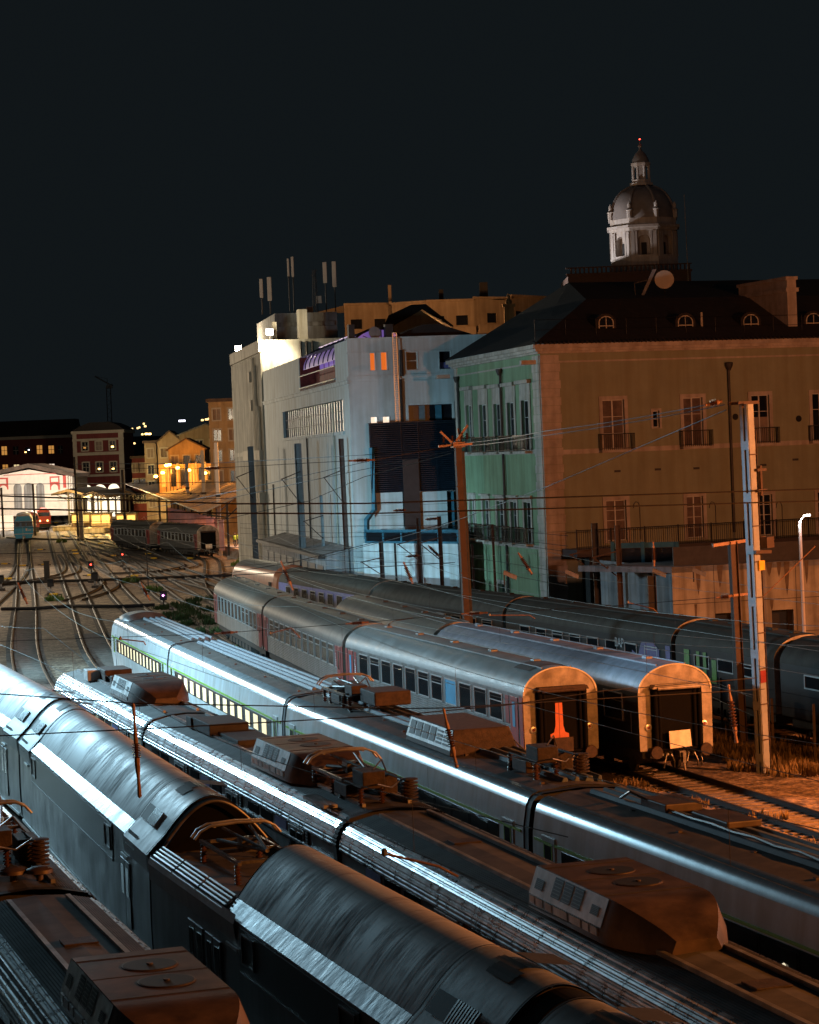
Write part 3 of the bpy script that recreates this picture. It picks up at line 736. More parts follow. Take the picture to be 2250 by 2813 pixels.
# ---- white intercity unit with lit windows and lime stripe
def white_car(label, pn, pf, side=-.2, lit=True, nose=False, mark=0):
    o, rz, L = place(pn, pf, side); L -= .6
    d = Vector((-math.sin(rz), math.cos(rz), 0)); o = o + d * .3
    t = thing('white_train_car', label, 'train car', o, rz, 'white cars with a lime stripe')
    sp = [(-1.34, .9), (-1.42, 1.2), (-1.46, 1.9), (-1.44, 2.8), (-1.36, 3.30)]
    b = MB(); b.loft(sp, [0, L]); b.loft([(-x, z) for x, z in sp][::-1], [0, L]); b.build('body_side', 'white_car', t, smooth=True)
    ed = [(-1.36, 3.30), (-1.30, 3.46), (-1.18, 3.58), (-1.0, 3.65)]
    b = MB(); b.loft(ed, [0, L]); b.loft([(-x, z) for x, z in ed][::-1], [0, L]); b.build('cantrail', 'white_edge', t, smooth=True)
    rp = [(-1.0, 3.65), (-.98, 3.62), (-.5, 3.70), (0, 3.73), (.5, 3.70), (.98, 3.62), (1.0, 3.65)]
    MB().loft(rp, [0, L]).build('roof', 'white_roof', t)
    for x, w in ((-.12, .10), (.20, .08), (.52, .13), (.80, .07)): MB().hexa([(x - w, .6, 3.66), (x + w, .6, 3.66), (x + w, L - .6, 3.66), (x - w, L - .6, 3.66), (x - w * .3, .6, 3.82), (x + w * .8, .6, 3.82), (x + w * .8, L - .6, 3.82), (x - w * .3, L - .6, 3.82)]).build('roof_conduit', 'conduit', t, bevel=.02)
    for k in range(int(L / 3.1)):
        x = -.66 + .25 * (k % 2); MB().box(x, x + .09, .8 + k * 3.1, .92 + k * 3.1, 3.66, 3.725).build('roof_clip', 'roof_box', t)
    prof = mirror(sp + ed[1:] + [(0, 3.72)])
    MB().cap(prof, 0).cap(prof, L).split('end_wall', 'black_rubber', t)
    MB().loft([(x * .985, z - .02) for x, z in prof], [-.32, 0]).build('gangway_bellows', 'black_rubber', t)
    MB().box(-1.475, -1.41, .15, L - .15, 2.66, 2.72).build('lime_stripe', 'green_stripe', t)
    MB().box(-1.468, -1.44, 1.9, L - 1.9, 1.95, 2.62).build('window_band', 'window_dark', t)
    for y in (.7, L - 1.5):
        dd = MB().box(-1.475, -1.40, y, y + .85, 1.0, 2.85); do = dd.build('door', 'white_car', t, bevel=.015)
        f = MB(); ring(f, -1.472, y + .2, y + .65, 1.9, 2.65, .04, .015, -1); f.build('door_window_frame', 'green_stripe', do)
        MB().box(-1.484, -1.476, y + .2, y + .65, 1.9, 2.65).split('door_window', 'window_dark', do)
    if lit:
        n = 13; st = (L - 5) / n
        for i in range(n):
            y = 2.5 + i * st
            o2 = MB().box(-1.474, -1.45, y + .12, y + st - .32, 2.0, 2.58).build('window', 'glass_dark', t)
            MB().box(-1.481, -1.474, y + .22, y + st - .55, 2.0, 2.54).build('lit_pane', 'lit_pane' if lit == 2 else 'window_dark', o2)
            if lit == 1 and i % 2 == 0:
                MB().lathe([(.15, 0), (.09, .2), (.03, .24)], (-1.46, y + st * .45, 2.02), (0, 0, 1), 10).build('table_lamp', 'lamp_shade', o2, smooth=True)
    underframe(t, L, .9)
    MB().box(-1.455, -1.452, 8.0, 8.02, 1.0, 3.3).build('panel_seam', 'pant_steel', t)
    return t, L
w1, _ = white_car('white car nearest the camera, most of its length beyond the right edge', (12.2, 30.6), (4.1, 56.1), lit=1)
w2, _ = white_car('white car with a thin gleaming roof edge and a pantograph at its far end', (4.1, 56.3), (-3.1, 81.3), lit=1)
w3, _ = white_car('white car with a full row of lit windows, third from the camera', (-3.1, 81.5), (-9.8, 107.2), lit=2)
w4, L4 = white_car('white end car with tall lit windows and a sloping nose, last of the white train', (-9.8, 107.4), (-15, 127.9), lit=2)
nz = MB(); pr = mirror([(-1.34, .9), (-1.46, 1.9), (-1.44, 2.8), (-1.36, 3.3), (-1.0, 3.65), (0, 3.73)])
rows = [[(x * k, L4 + dy, 1.2 + (z - 1.2) * h if z > 1.2 else z) for x, z in pr] for dy, k, h in ((0, 1, 1), (.8, .97, .93), (1.7, .88, .75), (2.4, .7, .45))]
n = len(pr); nz.add([p for r in rows for p in r], [(j * n + i, j * n + i + 1, j * n + n + i + 1, j * n + n + i) for j in range(3) for i in range(n - 1)]); nz.add(rows[-1], [tuple(range(n))])
nz.build('nose', 'white_car', w4, smooth=True)
fair = MB(); rows = [[(x * k, L4 - 3.6 + dy, 3.66 + z * h) for x, z in arc(-1.15, 0, 0, .42, 6) + [(-x, z) for x, z in reversed(arc(-1.15, 0, 0, .42, 6)[:-1])]] for dy, k, h in ((0, .8, .1), (.4, 1, 1), (2.6, 1, .9), (3.4, .7, .1))]
n = len(rows[0]); fair.add([p for r in rows for p in r], [(j * n + i, j * n + i + 1, j * n + n + i + 1, j * n + n + i) for j in range(3) for i in range(n - 1)])
fair.build('roof_fairing', 'coach_roof', w4, smooth=True)
roof_gear(w2, 19.5, 22.2, 3.72); pantograph(w2, 21.6, 3.72, 1.8); MB().box(-.3, .9, 17.6, 19.4, 4.0, 4.45).box(-.2, .6, 22.0, 23.6, 3.8, 4.3).split('equipment_case', 'rust', w2, bevel=.04)
# cooling box on the white car
bx = MB(); bx.hexa([(-1.05, 7.2, 3.66), (.95, 7.2, 3.66), (.95, 11.6, 3.66), (-1.05, 11.6, 3.66), (-.85, 7.4, 4.35), (.75, 7.4, 4.35), (.75, 11.4, 4.35), (-.85, 11.4, 4.35)])
bo = bx.build('cooling_box', 'rust', w2, bevel=.03)
def fpt(y, f, off): return (-1.05 + .2 * f - off * .96, y, 3.66 + .69 * f + off * .28)
fr = MB(); fr.quad(fpt(7.25, .2, .02), fpt(11.55, .2, .02), fpt(11.45, .97, .02), fpt(7.35, .97, .02)); fr.build('grille_frame', 'roof_box_panel', bo)
for k in range(6):
    y = 7.5 + k * .66; gk = MB()
    if k < 2:
        for q in range(4): gk.quad(fpt(y, .33 + q * .15, .035), fpt(y + .5, .33 + q * .15, .035), fpt(y + .5, .41 + q * .15, .035), fpt(y, .41 + q * .15, .035))
    else: gk.quad(fpt(y, .33, .035), fpt(y + .5, .33, .035), fpt(y + .5, .9, .035), fpt(y, .9, .035))
    gk.build('grille', 'grille', bo)
roof_gear(w2, 1.2, 3.4, 3.72)
MB().path([(-.2, 23.6, 3.85), (-.3, 22.8, 4.1), (-.1, 22.2, 3.95)] + [(-.05, y * 1., 3.86 + .03 * math.sin(y * 3)) for y in range(21, 2, -1)], .035, 6).build('cable', 'pant_steel', w1, smooth=True)
MB().box(-.15, .75, 21.2, 22.6, 3.8, 4.0).box(.1, .9, 18.6, 20.4, 3.8, 3.95).split('equipment_case', 'roof_box', w1, bevel=.03)
# ------------------------------------------------------------------ facades
class Fac:                                   # a vertical wall plane; local x runs along it, -y is outward
    def __init__(s, p, d, out=0.):
        s.d = Vector((d[0], d[1], 0)).normalized(); s.n = Vector((s.d.y, -s.d.x, 0))
        s.o = Vector((p[0], p[1], 0)) + s.n * out; s.a = math.atan2(s.d.y, s.d.x)
    def shift(s, out): return Fac(s.o, s.d, out)
    def sz(s, px, py):
        r = ray(px, py); c = Vector((0, 0, CAMH)); t = (s.o - c).dot(s.n) / r.dot(s.n); p = c + r * t
        return (p - s.o).dot(s.d), p.z
    def r(s, x0, y0, x1, y1):
        xm, ym = (x0 + x1) / 2, (y0 + y1) / 2
        a, b = s.sz(x0, ym)[0], s.sz(x1, ym)[0]; c, e = s.sz(xm, y1)[1], s.sz(xm, y0)[1]
        return min(a, b), max(a, b), min(c, e), max(c, e)
    def put(s, mb, name, m, t, **k):
        o = mb.build(name, m, t, **k)
        o.location = s.o - Vector(t.location); o.rotation_euler = (0, 0, s.a); return o
def wallgrid(S0, S1, Z0, Z1, holes, depth=.25, thick=.5):
    b = MB(); xs = sorted({S0, S1} | {v for h in holes for v in h[:2] if S0 < v < S1}); zs = sorted({Z0, Z1} | {v for h in holes for v in h[2:] if Z0 < v < Z1})
    for i in range(len(xs) - 1):
        for j in range(len(zs) - 1):
            xm, zm = (xs[i] + xs[i + 1]) / 2, (zs[j] + zs[j + 1]) / 2
            if any(h[0] < xm < h[1] and h[2] < zm < h[3] for h in holes): continue
            b.quad((xs[i], 0, zs[j]), (xs[i + 1], 0, zs[j]), (xs[i + 1], 0, zs[j + 1]), (xs[i], 0, zs[j + 1]))
    for a, c, e, f in holes:
        for p, q_ in (((a, e), (a, f)), ((a, f), (c, f)), ((c, f), (c, e)), ((c, e), (a, e))):
            b.quad((p[0], 0, p[1]), (q_[0], 0, q_[1]), (q_[0], depth, q_[1]), (p[0], depth, p[1]))
    return b
def win(f, t, rc, pane='glass_dark', trim='stone', tw=.22, bars=(1, 2), depth=.22, sash='sash', name='window', tp=.07, half=None):
    a, c, e, g = rc; b = MB()
    if trim:
        b.box(a - tw, a, -tp, .02, e - tw * .3, g + tw); b.box(c, c + tw, -tp, .02, e - tw * .3, g + tw); b.box(a, c, -tp, .02, g, g + tw); b.box(a - tw * 1.1, c + tw * 1.1, -tp * 1.6, .02, e - tw * .55, e - tw * .3 + .001 if False else e - tw * .31)
    else: b.box(a, c, depth - .03, depth, e, e + .03)
    o = f.put(b, name, trim or 'iron', t)
    p = MB().quad((a, depth, e), (c, depth, e), (c, depth, g), (a, depth, g)); p.build('pane', pane, o)
    if bars:
        s = MB(); w = .045; y0, y1 = depth - .07, depth - .012
        s.box(a, a + w, y0, y1, e, g); s.box(c - w, c, y0, y1, e, g); s.box(a + w, c - w, y0, y1, e, e + w); s.box(a + w, c - w, y0, y1, g - w, g)
        for i in range(bars[0]): x = a + (c - a) * (i + 1) / (bars[0] + 1); s.box(x - w * .9, x + w * .9, y0, y1, e + w, g - w)
        for i in range(bars[1]): z = e + (g - e) * (i + 1) / (bars[1] + 1); s.box(a + w, c - w, y0 + .012, y1 - .006, z - .016, z + .016)
        s.build('sash', sash, o)
    if half: MB().quad((a, depth - .005, e), (c, depth - .005, e), (c, depth - .005, e + (g - e) * half[0]), (a, depth - .005, e + (g - e) * half[0])).build('blind', half[1], o)
    return o
def balcony(f, t, rc, out=.55, slab=True, n=None, name='balcony'):
    a, c, e, g = rc; b = MB()
    b.box(a, c, -out, -.002, e - .14, e)
    o = f.put(b, name, 'stone' if slab else 'iron', t)
    r = MB(); n = n or max(5, int((c - a) / .13))
    r.box(a, c, -out, -out + .04, g - .05, g); r.box(a, c, -out, -out + .03, e + .08, e + .11)
    for x in (a, c - .04): r.box(x, x + .04, -out + .04, -.002, g - .05, g)
    for i in range(n + 1): x = a + .015 + (c - a - .03) * i / n; r.box(x - .011, x + .011, -out + .008, -out + .03, e, g - .05)
    for i in range(5):
        for x in (a + .005, c - .03): y = -out + .1 + (out - .15) * i / 4; r.box(x, x + .022, y - .011, y + .011, e, g - .05)
    r.build('railing', 'iron', o); return o
def roofmesh(t, name, m, faces):
    vs = []; fs = []
    for f in faces: fs.append(tuple(range(len(vs), len(vs) + len(f)))); vs += [Vector(p) - Vector(t.location) for p in f]
    return MB().add(vs, fs).build(name, m, t)

# ---- old mansion: green side to the tracks, yellow-lit front
PC = atY(1493, 1240, 138); PC.z = 0
ym = thing('mansion', 'old mansion with a mustard-lit front, a green side wall and a dark tiled roof', 'building', PC)
FY = Fac(PC, (2.75, 1)); GD = Vector((.245, -1, 0)).normalized(); GL = 19.4
FG = Fac(PC - GD * GL, GD)
def rY(*a): return FY.r(*a)
zc = FY.sz(1600, 944)[1]; zc0 = FY.sz(1600, 968)[1]
EY = 30.
upY = [rY(1656, 1098, 1716, 1237), rY(1878, 1092, 1931, 1227), rY(2065, 1085, 2114, 1219), rY(2232, 1080, 2280, 1212)]
loY = [rY(1666, 1374, 1721, 1485), rY(1887, 1363, 1932, 1477), rY(2082, 1358, 2122, 1470), rY(2247, 1350, 2290, 1465)]
ov = rY(1793, 1128, 1811, 1174); dr = rY(1608, 1560, 1640, 1668)
dr = (dr[0], dr[1], 0.0, dr[3])
FY.put(wallgrid(0, EY, 0, zc0, upY + loY + [ov, dr]), 'front_wall', 'yellow_lit_wall', ym)
for i, h in enumerate(upY):
    win(FY, ym, h, pane='glass_dark' if i > 1 else 'curtained_glass', bars=(1, 2), half=(.55, 'shutter') if i == 2 else None)
    balcony(FY, ym, (h[0] - .35, h[1] + .4, h[2] + .02, h[2] + 1.0))
for i, h in enumerate(loY): win(FY, ym, h, pane='curtained_glass' if i in (0, 1) else 'glass_dark', bars=(1, 3))
win(FY, ym, ov, bars=(0, 1), tw=.13)
f = MB(); a, c, e, g = ov
for q_ in ((a, g), (c, g), (a, e), (c, e)): f.lathe([(.14, 0), (.14, .05)], (q_[0], -.05, q_[1]), (0, 1, 0), 10)
MB_ = FY.put(MB().box(dr[0], dr[1], .1, .16, dr[2], dr[3]), 'door', 'steel_blue', ym)
# cornice, string courses, quoins, pipes
FY.put(MB().box(-.55, EY, -.55, .05, zc0 + .28, zc).box(-.4, EY, -.38, .05, zc0 + .1, zc0 + .279).box(-.2, EY, -.2, .05, zc0 - .02, zc0 + .099), 'cornice', 'stone', ym)
zb = FY.sz(1600, 1240)[1]; zs = FY.sz(1600, 992)[1]
FY.put(MB().box(.95, EY, -.06, .02, zb - .14, zb + .14).box(.95, EY, -.05, .02, zs - .05, zs + .05), 'string_course', 'stone', ym)
qm = MB(); k = 0; z = 0.
while z < zc0 - .1:
    h = .5; qm.box(-.035, 1.25 if k % 2 else 1.18, -.07, .02, z, min(z + h - .02, zc0 - .03)); z += h; k += 1
FY.put(qm, 'quoins', 'stone', ym)
gq = MB(); k = 0; z = 0.
while z < zc0 - .1:
    gq.box(GL - (1.55 if k % 2 else 1.4), GL - .08, -.07, .02, z, min(z + .48, zc0 - .03)); z += .5; k += 1
FG.put(gq, 'quoins', 'stone', ym); FG.put(MB().box(-.1, .55, -.08, .02, 0, zc0 - .03), 'pilaster', 'stone', ym)
s, z1 = FY.sz(1998, 1000); pp = MB().tube((s, -.13, 6.4), (s, -.13, z1 - .3), .085).lathe([(.1, 0), (.24, .3), (.26, .45), (.22, .5)], (s, -.2, z1 - .4), (0, 0, 1), 10)
FY.put(pp, 'downpipe', 'pipe', ym, smooth=True)
for px, py in ((2194, 1150), (2020, 1145)):
    s, z = FY.sz(px, py); FY.put(MB().lathe([(.2, 0), (.2, .03)], (s, -.03, z), (0, 1, 0), 14), 'round_vent', 'iron', ym)
for px, py in ((1696, 1295), (1807, 1290), (1913, 1287), (2097, 1278), (2185, 1263)):
    s, z = FY.sz(px, py); FY.put(MB().box(s - .2, s + .2, -.04, .01, z - .05, z + .08), 'wall_stain_vent', 'pipe', ym)
for px in (1757, 1965, 2148):
    s, z = FY.sz(px, 1395); FY.put(MB().path([(s, -.03, z - 1.9), (s, -.03, z + .1), (s - .08, -.03, z + .32), (s - .25, -.03, z + .38), (s - .38, -.03, z + .25), (s - .42, -.03, z)], .025), 'bent_pipe', 'pipe', ym)
# green side
rows = [(1113, 1111, 1109, 1105, 1099), (1371, 1374, 1377, 1379, 1380)]
ux = [(1284, 1298), (1321, 1340), (1360, 1377.5), (1397, 1416), (1436, 1457)]; lx = [(1293, 1306), (1329, 1345), (1368, 1386), (1406, 1422), (1443, 1461)]
upG = [FG.r(x0, y, x1, y2) for (x0, x1), y, y2 in zip(ux, rows[0], (1243, 1243, 1242, 1241, 1240))]
loG = [FG.r(x0, y, x1, y2) for (x0, x1), y, y2 in zip(lx, rows[1], (1478, 1482, 1486, 1490, 1494))]
ad = FG.r(1371, 1604, 1390, 1640); ad = (ad[0], ad[1], 0.6, ad[3])
FG.put(wallgrid(0, GL, 0, zc0, upG + loG + [ad]), 'side_wall', 'green_wall', ym)
for h in upG:
    win(FG, ym, h, bars=(1, 2), tw=.3); balcony(FG, ym, (h[0] - .5, h[1] + .5, h[2] + .02, h[2] + 1.0))
    FG.put(MB().box(h[0] - .3, h[1] + .3, -.05, .02, h[3] + .3, h[3] + 1.0).box(h[0] - .55, h[1] + .55, -.3, .02, h[3] + 1.0, h[3] + 1.22), 'window_cornice', 'stone', ym)
for h in loG:
    win(FG, ym, h, bars=(1, 2), tw=.3); balcony(FG, ym, (h[0] - .45, h[1] + .45, h[2] + .02, h[2] + 1.0))
    FG.put(MB().box(h[0] - .45, h[1] + .45, -.2, .02, h[3] + .3, h[3] + .42), 'window_cornice', 'stone', ym)
win(FG, ym, ad, bars=None, tw=.25)
zb2 = FG.sz(1400, 1494)[1]; zbu = FG.sz(1400, 1243)[1]
FG.put(MB().box(.55, GL - .1, -.09, .02, zb2 - .16, zb2 + .08).box(.55, GL - .1, -.08, .02, zbu - .12, zbu + .12).box(.55, GL - .1, -.05, .02, zs - .05, zs + .05), 'string_course', 'stone', ym)
FG.put(MB().box(-.4, GL + .55, -.55, .05, zc0 + .28, zc).box(-.3, GL + .4, -.38, .05, zc0 + .1, zc0 + .279).box(-.2, GL + .2, -.2, .05, zc0 - .02, zc0 + .099), 'cornice', 'stone', ym)
for px, y0 in ((1390, 1025), (1272, 1045)):
    s = FG.sz(px, 1300)[0]; z1 = FG.sz(px, y0)[1]
    FG.put(MB().tube((s, -.14, .3), (s, -.14, z1), .09).lathe([(.1, 0), (.2, .25), (.22, .4)], (s, -.2, z1 - .1), (0, 0, 1), 10), 'downpipe', 'pipe', ym, smooth=True)
for f, ss in ((FG, GL + .3), (FG, -.1)):
    f.put(MB().box(ss - .2, ss + .2, -1.3, -.4, zc0 - .65, zc0 - .4), 'gutter_spout', 'stone', ym)
# roof: front slope, side slope, higher back slope
C0 = FY.o + FY.n * .62 - FY.d * .6 + Vector((0, 0, zc + .02)); Rf = FY.o + FY.d * EY + FY.n * .62 + Vector((0, 0, zc + .02))
Gf = FG.o + FG.n * .62 - FG.d * .5 + Vector((0, 0, zc + .02))
R0 = atY(1610, 822, 146.); R1 = R0 + FY.d * (EY - 3); B0 = atY(1562, 776, 160.); B1 = B0 + FY.d * (EY - 4)
Gb = FG.o + FY.d * 6 + Vector((0, 0, zc + 1))
roofmesh(ym, 'roof', 'roof_tile', [[C0, Rf, R1, R0], [C0, R0, B0, Gf], [R0, R1, B1, B0], [Gf, B0, B1, Gb + FY.d * 20, Gb]])
em = MB(); 
for k in range(90): x = -.5 + k * .3; em.tube((x, -.66, zc + .03), (x, -.3, zc + .14), .07, 6)
FY.put(em, 'eaves_tiles', 'roof_tile', ym, smooth=True)
# roof ridge cap and rail
rr = MB()
for k in range(14): x = k * 2.; rr.tube((x, .6, zc + .3), (x, .6, zc + 1.5), .015, 5)
for z in (.9, 1.5): rr.tube((0, .6, zc + z), (26, .6, zc + z), .014, 5)
FY.put(rr, 'roof_rail', 'iron', ym)
FD = FY.shift(-1.5)
for px in (1665, 1883, 2063, 2235):
    y0, y1 = {1665: (868, 922), 1883: (866, 918), 2063: (863, 915), 2235: (860, 910)}[px]
    a, c, e, g = FD.r(px - 21, y0, px + 21, y1); m = (a + c) / 2; hw = (c - a) / 2
    def arch(w, zlo, zsp, n=10): return [(m - w, zlo), (m + w, zlo)] + [(m + w * math.cos(PI * i / n), zsp + w * .8 * math.sin(PI * i / n)) for i in range(n + 1)]
    zsp = g - hw * .8
    d0 = FD.put(MB().prism(arch(hw + .16, e - .3, zsp + .02), 0, 3.0, 'y'), 'dormer', 'roof_tile', ym)
    fr = MB(); o = arch(hw, e, zsp); i_ = arch(hw - .07, e + .07, zsp); n = len(o)
    fr.add([(x, -.03, z) for x, z in o] + [(x, -.03, z) for x, z in i_], [(k, (k + 1) % n, n + (k + 1) % n, n + k) for k in range(n)])
    fr.box(m - .03, m + .03, -.03, -.01, e + .05, g - .05); fr.box(m - hw + .05, m + hw - .05, -.028, -.012, zsp - .22, zsp - .16)
    fr.build('dormer_frame', 'trim_pale', d0)
    MB().add([(x, -.006, z) for x, z in i_], [tuple(range(n))]).build('pane', 'glass_dark', d0)
FCh = FY.shift(-1.2); a, c, e, g = FCh.r(2164, 768, 2189, 918)
ch = FCh.put(MB().box(a, c, 0, 6.3, e, g), 'chimney', 'stone', ym); MB().box(a - .12, c + .12, -.1, 6.4, g - .75, g - .5).box(a - .1, c + .1, -.08, 6.38, g, g + .2).build('chimney_cap', 'stone', ch)
s, z = FD.sz(1929, 918); FD.put(MB().tube((s, 0, z), (s, 0, z + 1.35), .07), 'vent_pipe', 'trim_pale', ym)
dsh = thing('satellite_dish', 'round satellite dish on a short pole above the mansion roof', 'satellite dish', atY(1826, 812, 150))
r0 = 0.62
MB().tube((0, 0, -.4), (0, 0, .9), .035).build('pole', 'iron', dsh)
MB().lathe([(.02, 0), (.25, -.05), (.45, -.13), (r0, -.25)], (0, -.1, .95), (.1, 1, -.25), 20).build('reflector', 'trim_pale', dsh, smooth=True)
dp = thing('tilted_panel', 'tilted pale panel on struts beside the satellite dish', 'panel', atY(1785, 815, 150))
MB().hexa([(-.6, 0, 0), (-.4, 0, 0), (-.4, .1, 0), (-.6, .1, 0), (.25, 0, 1.75), (.5, 0, 1.75), (.5, .1, 1.75), (.25, .1, 1.75)]).build('panel', 'concrete_grey', dp)
MB().bar((-.9, .05, 0), (-.95, .05, .9), .04).bar((-.95, .05, .9), (0, .05, 1.1), .04).build('strut', 'iron', dp)
# terrace in front of the mansion
FT = FY.shift(2.3); zt = FT.sz(1900, 1493)[1]; zr = FT.sz(1900, 1440)[1]
tr = thing('terrace', 'raised terrace with an iron railing along the mansion front', 'terrace', FT.o)
FT.put(MB().box(.9, EY, 0, 2.2, zt - .45, zt), 'terrace_slab', 'brown_panel', tr)
FT.put(MB().box(2.2, EY, 1.2, 2.2, 0, zt - .46), 'shade_wall', 'dark_under', tr)  # near-black wall added for the shade under the slab
r = MB(); r.box(.9, EY, .02, .07, zr - .06, zr); r.box(.9, EY, .03, .06, zt + .12, zt + .16)
for k in range(int(EY / .14)): x = .95 + k * .14; r.box(x - .011, x + .011, .035, .055, zt, zr - .06)
for k in range(14): r.box(.9 + k * 2.2, .97 + k * 2.2, .01, .08, zt, zr + .04)
for z in (.3, .5): pass
FT.put(r, 'railing', 'iron', tr)

# ---- concrete wall block at the right
K = atY(1845, 1558, 116.4); zk = K.z; K.z = 0
cw = thing('concrete_wall', 'stained concrete wall block, orange-lit in front and grey on its left side', 'wall', K)
FK = Fac(K, (4.2, 1)); GK = Vector((.27, -1, 0)).normalized(); FKG = Fac(K - GK * 11.2, GK)
ho = [FK.r(1966, 1684, 2019, 1735), FK.r(2121, 1675, 2181, 1735)]; ho = [(a, c, .3, g) for a, c, e, g in ho]
FK.put(wallgrid(0, 26, 0, zk, ho, .8), 'front_face', 'concrete_warm', cw)  # warmer and paler than the side face: sodium light put into the colour
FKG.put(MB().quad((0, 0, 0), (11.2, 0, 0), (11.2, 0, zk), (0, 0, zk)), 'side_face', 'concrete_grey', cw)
for a, c, e, g in ho: FK.put(MB().quad((a, .8, e), (c, .8, e), (c, .8, g), (a, .8, g)), 'opening', 'grille', cw)
FK.put(MB().prism([(0, 0), (26, 0), (26, 6), (-3.0, 6.)], zk - .3, zk, 'z'), 'deck', 'concrete_grey', cw)
g = MB()
for x in (2.2, 4.4, 6.6, 8.8, 11): g.box(x, x + .03, -.012, .004, 0, zk)
for z in (zk - 1.9, zk - 3.6): g.box(0, 26, -.012, .004, z, z + .03)
FK.put(g, 'formwork_joint', 'pipe', cw)
st = MB(); R2 = random.Random(3)
for k in range(26):
    x = R2.uniform(.5, 18); h = R2.uniform(.4, 1.8); w = R2.uniform(.08, .35); z = zk - R2.choice([0, 0, 1.9]) - .02
    st.add([(x, -.006, z), (x + w, -.006, z), (x + w * .7, -.006, z - h * .7), (x + w * .4, -.006, z - h), (x + w * .15, -.006, z - h * .6)], [(0, 1, 2, 3, 4)])
FK.put(st, 'water_stain', mat('stain', (.13, .09, .055), .9, 0, .4, 2.), cw)
dk = MB().box(.4, 26, .8, .9, zk, zk + .95)
FK.put(dk, 'shade_panel', 'mast_dark', cw)  # dark panel added in place of the shaded space below the terrace
sh = thing('glazed_shelter', 'dark glazed shelter with blue steel posts on the concrete wall', 'shelter', atY(1862, 1553, 120))
FS = Fac(atY(1683, 1553, 125), (3.6, -1.2)); 
for px in (1685, 1768, 1862):
    s, z = FS.sz(px, 1553); FS.put(MB().box(s - .09, s + .09, -.09, .09, z - .1, FS.sz(px, 1488)[1]), 'post', 'steel_blue', sh)
a, c, e, g = FS.r(1685, 1490, 1862, 1553); FS.put(MB().box(a, c, -.05, .05, g - .28, g).box(a, c, -.05, .05, e - .05, e + .12), 'beam', 'steel_blue', sh)
FS.put(MB().quad((a, .02, e), (c, .02, e), (c, .02, g - .3), (a, .02, g - .3)), 'glazing', 'glass_dark', sh)
for px, py, lab in ((1385, 1578, 'white security camera box on the green mansion wall corner'), (1555, 1575, 'pale floodlight bracket on the mansion corner'), (1795, 1572, 'pale security camera on a post before the grey wall'), (1905, 1570, 'pale camera arm against the orange-lit concrete')):
    p = atY(px, py, 112); c_ = thing('security_camera', lab, 'camera', p)
    MB().hexa([(-.05, 0, 0), (.55, -.1, -.28), (.6, .1, -.26), (0, .2, .02), (-.02, 0, .18), (.6, -.1, -.1), (.62, .1, -.08), (.02, .2, .2)]).build('housing', 'concrete_grey', c_)
    MB().box(-.03, .03, 0, .06, -2.2 if '1795' in str(px) else -.5, .05).build('bracket', 'mast_dark', c_)

# ---- blue-white building with louvred screen
P5 = atY(968, 1300, 162); P5.z = 0
bw = thing('white_building', 'pale blue-lit building with a louvred screen, slit windows and a violet-lit roof terrace', 'building', P5)
F5 = Fac(P5, (5.8, 1)); D5 = Vector((.175, -1, 0)).normalized(); L5 = 53.; F5L = Fac(P5 - D5 * L5, D5)
z5 = F5.sz(1100, 929)[1]; W5 = 14.
hs = dict(a=F5.r(1017, 970, 1030, 1017), b=F5.r(1047, 968, 1063, 1016), c=F5.r(1116, 966, 1147, 1016), d=F5.r(1207, 965, 1238, 1013), e=F5.r(1122, 1111, 1243, 1156), f=F5.r(1019, 1146, 1036, 1166), g=F5.r(1052, 1145, 1070, 1165))
F5.put(wallgrid(0, W5, 0, z5, list(hs.values()), .3), 'front_wall', 'white_wall', bw)
for k, p in (('a', 'orange_lit'), ('b', 'orange_lit'), ('c', 'glass_dark'), ('d', 'glass_dark'), ('f', 'white_lit'), ('g', 'white_lit')):
    win(F5, bw, hs[k], pane=p, trim='white_wall', tw=.06, bars=(0, 1) if k == 'c' else None, tp=.03, half=(.38, 'lilac_side') if k == 'd' else None)
o = win(F5, bw, hs['e'], bars=(2, 0), trim='white_wall', tw=.14, sash='glass_band'); a, c, e, g = hs['e']
MB().box(a + (c - a) * .25, a + (c - a) * .38, .1, .17, e + .03, g - .05).box(a + (c - a) * .62, a + (c - a) * .76, .1, .17, e + .03, g - .05).split('column', 'steel_blue', o)
zb = F5.sz(1100, 1034)[1]
F5.put(MB().box(-.1, W5, -.09, .02, zb - .12, zb + .13).box(-.06, W5, -.05, .02, zb - .32, zb - .28).box(-.08, W5, -.06, .02, z5 - .95, z5 - .88).box(-.12, W5, -.12, .3, z5, z5 + .1), 'wall_band', 'white_wall', bw)
s = F5.sz(1085, 1000)[0]
dm_ = MB(); z0, z1 = F5.sz(1088, 1162)[1], F5.sz(1082, 915)[1]
for x in (-.14, .14): dm_.box(s + x - .03, s + x + .03, -.3, -.24, z0, z1)
z = z0
while z < z1: dm_.box(s - .14, s + .14, -.29, -.25, z, z + .035); z += .16
F5.put(dm_, 'cable_ladder', 'alu_frame', bw); F5.put(MB().tube((s + .45, -.1, zb), (s + .45, -.1, z1 - 1.2), .12).tube((s + .35, -.12, z0), (s + .35, -.12, zb - .2), .08), 'downpipe', 'rust', bw)
